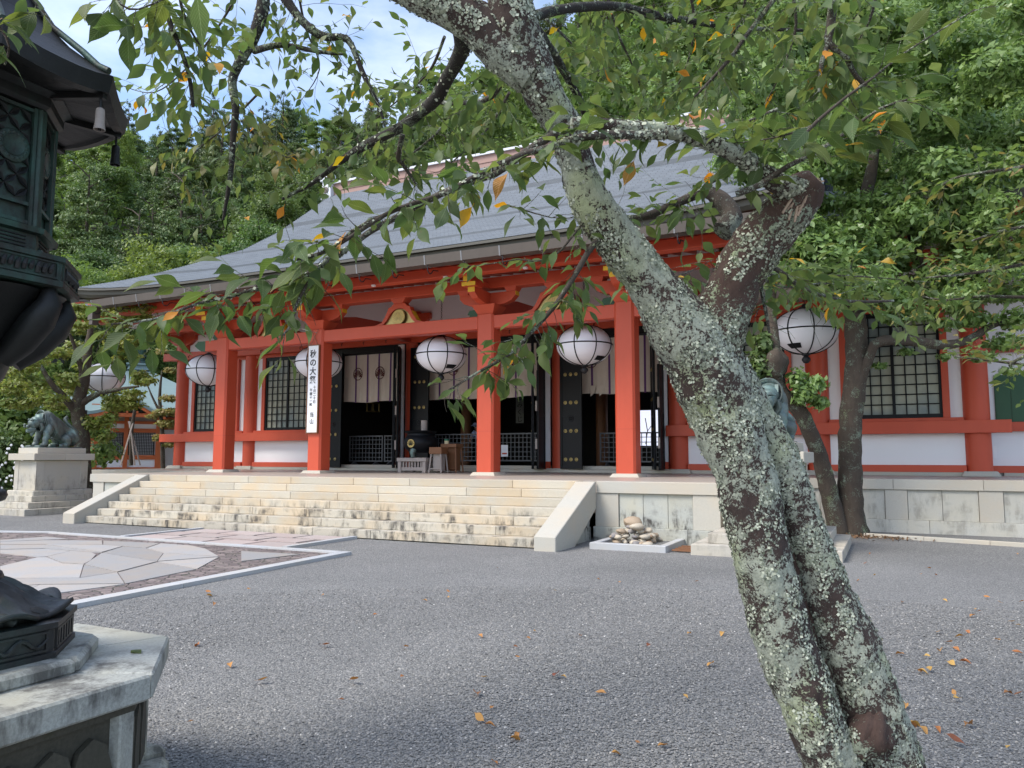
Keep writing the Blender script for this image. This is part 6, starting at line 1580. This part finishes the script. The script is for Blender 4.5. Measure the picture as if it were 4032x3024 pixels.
# ============================================================ individual nearer trees
up_v = up
def tree(name, label, cat, root, trunks, clumps, n, sz, m_, seed, mt=None, group=None, up=.4, shell=.6, mname='crown'):
    t = thing(name, label, cat, root, group); rn_ = np.random.default_rng(seed); name_ = name
    for pts, rad in trunks:
        mb, a, b = dtube([Vector(p) for p in pts], rad, 14 if rad[0] > .08 else 7, .12, .14, seed)
        obj('trunk' if rad[0] > .1 else 'limb', mb, mt or m_trunk, t, 80)
    q, rd = cloud(rn_, clumps, n, sz, shell=shell, up=up)
    if name_ in ('camphor_tree', 'leafy_sprout', 'maple_tree'):
        q4 = q.reshape(-1,4,3); cc = q4.mean(axis=1)-np.array(CAM[:]); zz = cc@np.array(fw[:]); xx = (2016+F*(cc@np.array(rt[:]))/zz)/1.8228; yy = (1512-F*(cc@np.array(up_v[:]))/zz)/1.8228
        kp = (((xx-1738)/74)**2+((yy-735)/54)**2 > 1) & ((((xx-225)/58)**2+((yy-812)/38)**2 > 1) | (cc@np.array(fw[:]) > 29.5)); q = q4[kp].reshape(-1,3); rd = rd[kp]
    o = bpy.data.objects.new(mname, fastmesh(mname, q-np.array(root), 4, rd, m_)); COL.objects.link(o); o.parent = t
    return t
def pc(x, y, d, r_, rz=.7): c = V(x,y,d); return ((c.x,c.y,c.z),(r_,r_,r_*rz))
rb_ = Vector((11.84,3.21,0)); dR = 17.2
def vr(lst): return [V(x,y,d) for x,y,d in lst]
rq = random.Random(8)
cl = []
for k in range(190):      # crown mass at upper right
    x = rq.uniform(1640,2290); y = rq.uniform(-60,640)
    if y > 420 and x < 1720 and rq.random() < .5: continue
    d = rq.uniform(15.5,22)
    cl.append(pc(x, y, d, rq.uniform(.35,.8), .6))
for k in range(90):
    x = rq.uniform(1650,2290); cl.append(pc(x, rq.uniform(430,600 if x < 1880 else 670), rq.uniform(15.6,18.0), rq.uniform(.32,.5), .55))
for k in range(30): cl.append(pc(rq.uniform(1560,1720), rq.uniform(80,560), rq.uniform(18,24), rq.uniform(.4,.7), .6))
for x, y, r_ in ((1980,680,.45),(2040,700,.35),(2110,690,.45),(2170,740,.45),(2200,690,.5),(1930,690,.3),(1960,760,.22),(1900,790,.18),(2040,770,.2),(2120,770,.3),(2180,800,.25)): cl.append(pc(x,y,16.4,r_,.45))
camph = tree('camphor_tree', 'broad bright green camphor tree with forked mossy trunks by the right platform wall', 'tree', tuple(rb_),
 [(vr([(1842,1165,16.6),(1838,1100,16.6),(1836,1000,16.6),(1838,900,16.6),(1850,800,16.6),(1848,700,16.7),(1835,600,16.9),(1850,500,17.2),(1880,380,17.6),(1900,250,18)]), [.36,.27,.24,.235,.235,.22,.2,.17,.13,.07]),
  (vr([(1812,1150,16.5),(1795,1080,16.5),(1775,1000,16.4),(1748,930,16.2),(1722,880,16.1),(1690,850,16.0),(1668,800,16.0),(1672,740,16.1),(1665,660,16.3),(1680,560,16.6)]), [.22,.19,.17,.165,.16,.16,.14,.12,.1,.06]),
  (vr([(1858,830,16.5),(1882,760,16.3),(1900,738,16.2),(1960,735,16.2),(2030,745,16.3),(2090,735,16.4),(2150,700,16.5),(2220,690,16.6)]), [.10,.10,.11,.11,.10,.09,.07,.05]),
  (vr([(1880,560,17.2),(1960,470,17.4),(2040,400,17.6),(2100,330,17.8)]), [.16,.14,.10,.05]),
  (vr([(1960,470,17.4),(1985,560,17.5),(2000,640,17.6)]), [.12,.10,.06])],
 cl, 170000, .078, m_camph, 31, up=.5, shell=.75)
# leafy sprout on the trunk
tree('leafy_sprout', 'small clump of fresh green leaves sprouting from the left mossy trunk', 'shoots', tuple(V(1735,890,16.0)), [(vr([(1725,885,16.0),(1735,840,15.9),(1745,810,15.8)]), [.03,.02,.01])],
 [pc(1735,850,15.8,.26,1.0),pc(1760,830,15.8,.24,.8),pc(1720,820,15.8,.22,1),pc(1770,870,15.8,.2,.8)], 1300, .075, m_camph, 5)
tree('leafy_sprout', 'darker leaf clump on the trunk knob left of the right-hand lantern', 'shoots', tuple(V(1640,840,16.1)), [(vr([(1668,830,16.1),(1650,800,16.0),(1640,780,16.0)]), [.03,.02,.01])],
 [pc(1640,790,16.0,.28,1.2),pc(1650,740,16.0,.24,1)], 900, .075, m_bush, 6)
knob = MB().ball(V(1676,785,15.9), .26,.26,.32, 14, 9)
for i in range(len(knob.v)): p = Vector(knob.v[i]); knob.v[i] = tuple(p+Vector((noise.noise(p*4),noise.noise(p*4+Vector((5,0,0))),noise.noise(p*4+Vector((0,5,0)))))*.1)
obj('knob', knob, m_trunk, camph, 60)
# big trees just behind and right of the hall
for k, (x, y, d, h_, w_, lab, mm) in enumerate(((1500,430,36,9,5.5,'bright green tree rising behind the right end of the grey roof',m_camph),(1330,260,42,9,6,'dense green tree behind the roof ridge at the middle of the picture',m_forA),(1950,300,34,11,6.5,'tall pale green tree behind the camphor at the right',m_forB),(2250,350,32,11,6,'tall green tree at the far right edge behind the wing',m_camph),(1080,330,48,8,5.5,'green tree rising behind the middle of the roof ridge',m_forA))):
    c = V(x,y,d); rr = random.Random(60+k); cl = []
    for j in range(60):
        a = rr.random()*6.28; q = w_*math.sqrt(rr.random())*.95; zz = rr.uniform(-.5,.5)*h_; cl.append(((c.x+q*math.cos(a)*math.sqrt(max(.1,1-(zz/h_*1.6)**2)), c.y+q*math.sin(a)*.6, c.z+zz), (1.1,1.1,.75)))
    tree('broadleaf_tree', lab, 'tree', (c.x,c.y,0), [([(c.x,c.y,0),(c.x+.3,c.y,c.z*.5),(c.x,c.y,c.z)],[.4,.3,.15])], cl, 22000, .15, mm, 70+k)
# left garden: maples, shrubs
def garden(name, lab, root, tr, cls, n, sz, m_, sd, grp=None): return tree(name, lab, 'tree', root, tr, cls, n, sz, m_, sd, mt=m_trunk, group=grp, up=.9, shell=.8)
rr = random.Random(77); cl = [pc(x_, y_, (31 if 165<x_<285 and y_>740 else rr.uniform(24.5,30)), rr.uniform(.3,.65), .3) for x_, y_ in [(rr.uniform(0,330), rr.uniform(655,880)) for _ in range(80)]]+[pc(rr.uniform(190,260), rr.uniform(840,960), 26.5, rr.uniform(.25,.4), .6) for _ in range(8)]+[pc(rr.uniform(-60,60), rr.uniform(700,860), 26, .6, .35) for _ in range(10)]
b0 = onz(330,2050,0); b0 = V(180,1095,26.5)
garden('maple_tree', 'spreading yellow-green maple behind the left stone pedestal', (b0.x,b0.y,0), [(vr([(185,1110,26.5),(180,1010,26.5),(176,930,26.5),(168,880,26.5),(182,820,26.6),(192,740,26.8),(200,680,27)]),[.30,.26,.24,.22,.18,.12,.05]),
  (vr([(172,900,26.5),(140,860,26.2),(105,820,26),(80,770,26)]),[.14,.12,.08,.04]),(vr([(178,870,26.5),(215,850,26.4),(262,840,26.3),(300,835,26.2)]),[.12,.09,.06,.03]),(vr([(182,820,26.6),(165,760,26.4),(150,720,26.2)]),[.1,.07,.04])], cl, 34000, .085, m_maple, 41)
cl = [pc(x,y,38,r_,.35) for x,y,r_ in ((352,760,.4),(370,800,.4),(365,860,.5),(350,890,.5),(362,915,.6),(350,945,.5),(368,960,.4),(330,900,.35),(372,890,.6))]
garden('maple_tree', 'small amber-leaved maple in front of the teal-roofed hall', (V(352,1012,38).x,V(352,1012,38).y,1.0), [(vr([(352,1012,38),(350,930,38),(345,860,38),(350,800,38)]),[.11,.10,.08,.03]),(vr([(350,900,38),(330,860,38),(318,830,38)]),[.07,.05,.03])], cl, 3500, .10, m_mapleb, 42)
cl = [pc(rr.uniform(20,120), rr.uniform(960,1000), 24, .5, .8) for _ in range(1)]
bs = V(20,1040,24)
tree('flowering_bush', 'dense dark green bush with small white flowers at the left edge', 'bush', (bs.x,bs.y,0), [([(bs.x,bs.y,0),(bs.x,bs.y,.8)],[.06,.03])],
 [pc(x,y,24,r_,.8) for x,y,r_ in ((-10,1030,.8),(25,1040,.7),(5,980,.7),(40,1000,.5),(-30,960,.8),(30,955,.4),(55,1035,.4))], 6000, .08, m_bush, 43, shell=.4)
fl = MB()
for k in range(60):
    c = pc(rr.uniform(-20,65), rr.uniform(960,1060), 23.4, .1)[0]; fl.ball(c, .04, n=5, m=3)
o = obj('white_flowers', fl, m_white, None, kind='stuff'); o['label'] = 'small white flowers dotted over the dark bush'; o['category'] = 'flowers'
cl = [pc(rr.uniform(60,380), rr.uniform(900,960), rr.uniform(44,50), rr.uniform(.8,1.3), .7) for _ in range(12)]
for k, (x, y, d, w_, lab, mm) in enumerate(((240,640,60,5,'rounded bright tree between the far roof and the hill at left',m_forB),(330,720,55,4,'dark green tree behind the spired roof',m_forA),(90,700,50,4,'dark tree beside the white-walled building at left',m_forC),(20,930,34,2.6,'low dark hedge tree behind the left beast statue',m_forA),(110,930,44,2.2,'low green tree between maple and teal-roofed hall',m_forA),(60,800,46,4,'bright green tree seen through the left maple',m_forB),(150,720,58,5,'bright tree behind the white-walled building',m_forB),(365,600,62,5,'rounded green tree just left of the grey roof corner',m_forB),(310,800,66,5,'pale tree behind the spired teal roof',m_forB),(200,820,62,5,'green tree behind the far left globe lantern',m_forB))):
    c = V(x,y,d); r3 = random.Random(90+k); cl = [((c.x+r3.gauss(0,.5)*w_, c.y+r3.gauss(0,.5)*w_, c.z+r3.uniform(-.6,.4)*w_), (w_*.3,w_*.3,w_*.22)) for _ in range(30)]
    tree('broadleaf_tree', lab, 'tree', (c.x,c.y,0), [([(c.x,c.y,0),(c.x,c.y,max(.5,c.z))],[.3,.15])], cl, 9000, .16, mm, 80+k)
# tree props: three stakes round a young trunk
pr = thing('propped_sapling', 'bare grey sapling held by a tripod of wooden stakes before the lattice doors', 'sapling', tuple(V(283,1003,36)))
b0 = V(283,1005,36)
obj('stem', MB().tube([b0, V(284,930,36), V(292,880,36), V(290,850,36)], [.10,.09,.07,.05], 9), m_trunk, pr, 60)
for x in (-22,20,8): obj('stake', MB().tube([V(283+x,1005,35.6+.02*x), V(283-x*.25,910,36)], .035, 6), m_greyw, pr)
# right edge: boughs of a neighbouring reddish cherry entering the frame
nb = thing('neighbour_cherry', 'boughs of another cherry with amber-tinted leaves at the right edge', 'tree', tuple(V(2420,1500,6.5)))
nb.location.z = 0
tw0 = len(twigs); leaves2 = []; lv0 = len(leaves)
for lst, nt, d0 in (([(2330,640,5.6),(2212,642,5.6),(2120,640,5.7),(2043,648,5.8),(1990,640,5.9)], 34, 0),([(2330,330,5),(2212,360,5.1),(2140,370,5.2),(2060,385,5.3),(2010,420,5.4)], 36, 0),([(2330,420,5),(2240,480,5.1),(2160,500,5.2),(2100,520,5.3)], 36, 0),([(2330,540,5.2),(2212,570,5.3),(2100,590,5.4),(2000,600,5.5)], 36, 0),([(2330,800,6),(2230,790,6.1),(2150,780,6.2),(2060,770,6.3)], 26, 0),([(2330,740,6),(2212,770,6),(2180,790,6)], 12, 0)):
    p = path(lst); mb, _, _ = dtube(p, [.016,.013,.010,.007,.004][:len(p)], 7, .06, .08, 5); obj('limb', mb, m_twig, nb, 80); spray(p, int(nt*.75), .36, 7, .85, .03, red=True, droop=.1)
obj('trunk', MB().tube([Vector((nb.location.x,nb.location.y,-.1)), V(2420,900,6.3), V(2330,640,5.6), V(2330,330,5)], [.16,.12,.06,.03], 12), m_trunk, nb, 60)
mb = MB()
for tp, r_ in twigs[tw0:]: mb.tube(tp, [r_*(1-.12*i) for i in range(len(tp))], 4, cap=False)
obj('twig', mb, m_twig, nb, rn=False, kind='stuff')
v2, f2, r2 = [], [], []; lo2 = np.array(nb.location[:])
for i, (M_, k) in enumerate(leaves[lv0:]):
    vv, pf, uv = leaf_np[i % 8]; A_ = np.array(M_); w3 = vv @ A_[:3,:3].T + A_[:3,3] - lo2; b = len(v2); v2 += w3.tolist(); f2 += [tuple(j+b for j in p) for p in pf]; r2 += [rl.random()]*len(pf)
me = bpy.data.meshes.new('foliage'); me.from_pydata(v2, [], f2); a_ = me.attributes.new('rnd','FLOAT','FACE'); a_.data.foreach_set('value', r2); me.shade_smooth(); me.materials.append(leafmat('amber_cherry_leaf',[(.09,.15,.035),(.13,.19,.045),(.11,.17,.04),(.16,.19,.05),(.24,.18,.05)],.4))
o = bpy.data.objects.new('foliage', me); COL.objects.link(o); o.parent = nb; o['kind'] = 'stuff'

# ============================================================ far halls at left
bp = at(470,1844,42)
d_ = (Vector((CAM.x,CAM.y,0))-Vector((bp.x,bp.y,0))).normalized(); ang = math.atan2(d_.y, d_.x)+math.pi/2
LH = thing('small_hall', 'small orange-timbered hall with lattice doors and pyramidal teal copper roof', 'hall', (bp.x,bp.y,1.0))
M0 = Matrix.Translation((bp.x,bp.y,1.0)) @ Matrix.Rotation(ang,4,'Z')
def ho(name, mb, m, smooth=None, parent=None, **k): return obj(name, mb.xf(M0), m, parent or LH, smooth, **k)
for a, b in ((-1.47,-1.1),(.14,.36),(1.73,2.03)): ho('post', MB().box(a,b,-.15,.15,0,3.5), m_orange)
ho('sill', MB().box(-1.1,1.73,-.1,.1,0,.08), m_orange); ho('panel', MB().box(-1.1,1.73,-.03,.03,.08,.5), m_white); ho('rail', MB().box(-1.1,1.73,-.1,.1,.5,.74), m_orange)
ho('paper_screen', MB().box(-1.1,1.73,.02,.04,.74,1.98), m_white); ho('head_rail', MB().box(-1.1,1.73,-.1,.1,1.98,2.2), m_orange); ho('panel', MB().box(-1.1,1.73,-.03,.03,2.2,2.45), m_white); ho('head_rail', MB().box(-1.6,2.2,-.12,.1,2.45,2.6), m_orange); ho('panel', MB().box(-1.1,1.73,0,.04,2.6,3.3), m_greyw)
la = MB()
for s0, s1 in ((-1.0,.08),(.42,1.63)):
    for k in range(15): x = s0+(s1-s0)*k/14; la.box(x-.014,x+.014,-.02,.01,.76,1.96)
    for k in range(15): z = .78+(1.17)*k/14; la.box(s0,s1,-.022,-.004,z-.014,z+.014)
    la.box(s0-.05,s0,-.03,.01,.74,1.98).box(s1,s1+.05,-.03,.01,.74,1.98)
ho('lattice', la, m_dark)
ho('body', MB().box(-5.2,5.2,1.5,9,0,3.0), m_orange); ho('side_panel', MB().box(2.05,5.1,1.40,1.49,.1,2.2), m_white); ho('side_panel', MB().box(-5.1,-1.6,1.40,1.49,1.6,2.4), m_white)
# pyramidal roof, concave
ap_ = Vector((.9,5.4,6.1)); rm = MB(); NS = 10
for k in range(4):
    cs = [(-6.4,-1.6),(7.6,-1.6),(7.6,12.4),(-6.4,12.4)]; a, b = cs[k], cs[(k+1)%4]; st = len(rm.v)
    for j in range(NS+1):
        u = j/NS; zz = 3.05+(6.1-3.05)*(u**1.35)
        for i in range(9):
            s = i/8; x = a[0]+(b[0]-a[0])*s; y = a[1]+(b[1]-a[1])*s
            rm.v.append((x+(ap_.x-x)*u*.96, y+(ap_.y-y)*u*.96, zz+.28*(abs(2*s-1)**3)*(1-u)**2))
    for j in range(NS):
        for i in range(8): q_ = st+j*9+i; rm.f.append((q_,q_+1,q_+10,q_+9))
ho('roof', rm, m_teal, 30)
ho('eave', MB().box(-6.4,7.6,-1.6,12.4,2.92,3.0), m_dark)
kr = MB(); arc = lambda s: 3.02+.75*math.exp(-(s*1.05)**2)-.02*abs(s)
for i in range(17):
    s = -1.9+3.8*i/16; kr.v += [(.3+s,-2.1,arc(s)),(.3+s,2.4,arc(s)+.5),(.3+s,-2.1,arc(s)-.16),(.3+s,-1.9,arc(s)-.2)]
for i in range(16): a = i*4; kr.f += [(a,a+4,a+5,a+1),(a,a+2,a+6,a+4),(a+2,a+3,a+7,a+6)]
ho('porch_roof', kr, m_teal); 
ho('porch_bargeboard', MB().prismY([(.3+s,arc(s)-.17) for s in [-1.8+3.6*i/12 for i in range(13)]]+[(.3+s,arc(s)-.36) for s in [1.8-3.6*i/12 for i in range(13)]], -2.05, -1.95), m_orange)
ho('porch_beam', MB().box(-1.5,2.1,-1.9,-1.7,2.75,2.95), m_orange)
for k in range(7): ho('rafter_end', MB().box(-1.2+k*.48-.05,-1.2+k*.48+.05,-2.0,-1.2,2.96,3.06), m_orange)
fn = ho('finial_base', MB().frust(.9,5.4,5.95,6.25,.75,.75,.62,.62).box(.1,1.7,4.6,6.2,6.25,6.35), m_teal)
ho('finial', MB().lathe([(.45,6.35),(.4,6.55),(.28,6.6),(.25,6.7),(.42,6.8),(.42,6.88),(.2,6.96),(.2,7.02),(.28,7.15),(.28,7.35),(.14,7.5),(0,7.55)], (.9,5.4,0), 18), m_bronze, 50)
ry = MB()
for k in range(9): a = R(-80+20*k); ry.tube([(.9+.25*math.sin(a),5.4,7.25+.25*math.cos(a)),(.9+.55*math.sin(a),5.4,7.25+.5*math.cos(a))], .025, 5)
ho('finial_ray', ry, m_brass)
# white-walled building further left, half hidden by the bronze lantern
bp2 = at(180,1330,46); WH = thing('white_building', 'distant white-walled building with brown posts and red upper beam at left', 'building', (bp2.x,bp2.y,1))
M0 = Matrix.Translation((bp2.x,bp2.y,bp2.z)) @ Matrix.Rotation(ang,4,'Z')
def wo(name, mb, m): return obj(name, mb.xf(M0), m, WH)
wo('wall', MB().box(-2.6,1.0,0,.2,.2,2.1), m_white); wo('lower_wall', MB().box(-3,1,0.05,.3,-1.5,.2), m_dark)
for x in (-2.3,-.45,1.0): wo('post', MB().box(x-.12,x+.12,-.06,0,.1,2.1), m_brownw)
wo('base_beam', MB().box(-2.7,1.1,-.08,0,.08,.22), m_brownw); wo('roof', MB().prismX([(-.9,2.05),(-.9,2.2),(3,3.4),(3,3.2)], -3.2, 1.2), m_dark)
wo('red_beam', MB().prismY([(-.1,.85+.4),(.3,1.15),(2.4,1.05),(2.4,2.1),(.5,2.1),(.1,1.9)], -1.4, -1.1), m_red); wo('upper_eave', MB().box(-.4,3.2,-1.5,-.5,2.1,2.5), m_gutter)

# ============================================================ fallen leaves
FL = []
for i in range(7):
    me = leaf_mesh('leaf_blade', .075, .042, (.3,-.3,.5,.1,-.5,.2,.4)[i], (.2,.35,.1,.4,.25,.3,.5)[i], m_leafd, 50+i, (-.2,.2,-.3,.3,.1,-.1,.4)[i]); FL.append(me)
rf2 = random.Random(15)
spots = [(757,1468,1.2),(1032,1501,1.2),(1046,1558,1.0),(1047,1563,.8),(1203,1454,1.2),(1310,1497,1.0),(1102,1592,.9),(1124,1418,.6),(1108,1396,.6),(1075,1680*.73,.5),(1563,1365,1),(1540,1431,1.2),(1689,1478,1.2),(2085,1497+70,1.1),(2086,1608,1.2),(1950,1300,.8),(2020,1365,.9),(2072,1427,1.1),(2045,1428,1.0),(2010,1448,1.0),(1958,1520,1),(2165,1302,.9),(2105,1328,1),(2040,1385,.8),(1985,1450,.7),(1990,1240,.7),(2150,1380,.9),(430,1392,.9),(695,1392,1),(494,1433,1),(873,1395,.8),(1320,1625,.7),(1075,1650,.7),(1420,1610,.9),(445,1286,.9),(456,1280,1),(1290,1250,.7),(300,1416,1.3),(1340,1258,.6),(865,1462,.5),(730,1510,.6),(1725,1215+60,.6),(555,1470,1)]
for k in range(34): spots.append((rf2.uniform(1850,2212), rf2.uniform(1190,1640), rf2.uniform(.5,1)))
for k in range(22): spots.append((rf2.uniform(400,1500), rf2.uniform(1230,1650), rf2.uniform(.4,.8)))
for k, (x, y, s) in enumerate(spots):
    p = onz(x*1.8228, y*1.8228, .012)
    if (p-CAM).length < 2.0: continue
    if abs(p.x-LX) < 1 and abs(p.y-LY) < 1: continue
    m_ = Matrix.Translation(p) @ Matrix.Rotation(rf2.random()*6.28,4,'Z') @ Matrix.Rotation(rf2.uniform(-.25,.25),4,'X') @ Matrix.Diagonal((s*1.05,s*1.05,s*1.05,1))
    o = inst('fallen_leaf', FL[k % 7], None, m_); tag(o, 'dry orange-brown leaf fallen on the gravel %s' % ('right of the big leaning trunk' if x > 1800 else ('beside the octagonal stone base' if x < 560 else ('near the stair foot' if y < 1330 else 'in the open yard left of the trunk'))), 'leaf', 'fallen leaves scattered over the gravel')
gl = leaf_mesh('leaf_blade', .085, .045, .1, .1, m_leafo, 99, .0)
o = inst('fallen_leaf', gl, None, Matrix.Translation(onz(555,2572,.706)) @ Matrix.Rotation(1.4,4,'Z')); tag(o, 'green leaf lying on the octagonal granite base top', 'leaf')
# litter heap at the foot of the forked tree
lt_ = MB(); 
rg = np.random.default_rng(5); n = 420; cc = np.array([12.15,2.95,.02]); P_ = cc+rg.normal(size=(n,3))*np.array([.5,.22,.012]); nrm = rg.normal(size=(n,3))*.5; nrm[:,2] += 1; nrm /= np.linalg.norm(nrm,axis=1,keepdims=True); t_ = np.cross(nrm, rg.normal(size=(n,3))); t_ /= np.linalg.norm(t_,axis=1,keepdims=True); b_ = np.cross(nrm,t_)
q = np.stack([P_-t_*.035, P_-b_*.018, P_+t_*.035, P_+b_*.018], axis=1).reshape(-1,3)
o = bpy.data.objects.new('leaf_litter', fastmesh('leaf_litter', q, 4, rg.random(n), leafmat('litter',[(.10,.06,.03),(.22,.12,.06),(.16,.09,.04)],0))); COL.objects.link(o); o['kind'] = 'stuff'; o['label'] = 'brown leaf litter heaped at the foot of the forked tree'; o['category'] = 'leaf litter'

# ============================================================ loose gravel near the camera (real stones)
rg = np.random.default_rng(77); n = 150000
rad_ = 2.6+7.5*rg.random(n)**1.25; azg = YAW+(rg.random(n)*1.5-.75)
gx_ = CAM.x+rad_*np.sin(azg); gy_ = CAM.y+rad_*np.cos(azg)
km = ~((np.abs(gx_-LX) < .9) & (np.abs(gy_-LY) < .9)); km &= ~((gx_ < 4.6) & (gy_ < -3.9)); gx_, gy_ = gx_[km], gy_[km]; n = len(gx_)
sz_ = (.006+.007*rg.random(n)); ang_ = rg.random(n)*6.28
base_ = np.array([(1,0,0),(0,.72,0),(-1,0,0),(0,-.72,0),(0,0,.62),(0,0,-.62)])
V3 = base_[None]*sz_[:,None,None]*(.8+.4*rg.random((n,6,1)))
tx = rg.normal(size=n)*.35; V3 = np.stack([V3[...,0], V3[...,1]*np.cos(tx)[:,None]-V3[...,2]*np.sin(tx)[:,None], V3[...,1]*np.sin(tx)[:,None]+V3[...,2]*np.cos(tx)[:,None]], -1)
V3 = np.stack([V3[...,0]*np.cos(ang_)[:,None]-V3[...,1]*np.sin(ang_)[:,None], V3[...,0]*np.sin(ang_)[:,None]+V3[...,1]*np.cos(ang_)[:,None], V3[...,2]], -1)
gz_ = np.array([.012*noise.noise(Vector((x*.3, y*.3, 0)))-.012 for x, y in zip(gx_, gy_)])+.003
V3 += np.stack([gx_, gy_, gz_], -1)[:,None,:]
fc = np.array([(0,1,4),(1,2,4),(2,3,4),(3,0,4)]); F3 = (np.arange(n)*6)[:,None,None]+fc[None]
me = bpy.data.meshes.new('gravel_stones'); me.vertices.add(n*6); me.vertices.foreach_set('co', V3.astype(np.float32).ravel())
me.loops.add(n*12); me.loops.foreach_set('vertex_index', F3.astype(np.int32).ravel()); me.polygons.add(n*4)
me.polygons.foreach_set('loop_start', np.arange(0, n*12, 3, dtype=np.int32)); me.polygons.foreach_set('loop_total', np.full(n*4, 3, dtype=np.int32)); me.update(calc_edges=True)
a_ = me.attributes.new('rnd','FLOAT','FACE'); a_.data.foreach_set('value', np.repeat(rg.random(n),4).astype(np.float32)); me.shade_smooth()
t = NT('gravel_stone'); t.col(t.ramp(t.attr('rnd'), [(0,(.12,.12,.115)),(.5,(.20,.197,.187)),(.9,(.27,.262,.247)),(.985,(.33,.31,.28)),(1,(.6,.58,.54))])); t.set(Roughness=.85); me.materials.append(t.m)
o = bpy.data.objects.new('gravel_stones', me); COL.objects.link(o); o['kind'] = 'stuff'; o['label'] = 'loose grey gravel stones covering the near part of the yard'; o['category'] = 'gravel'
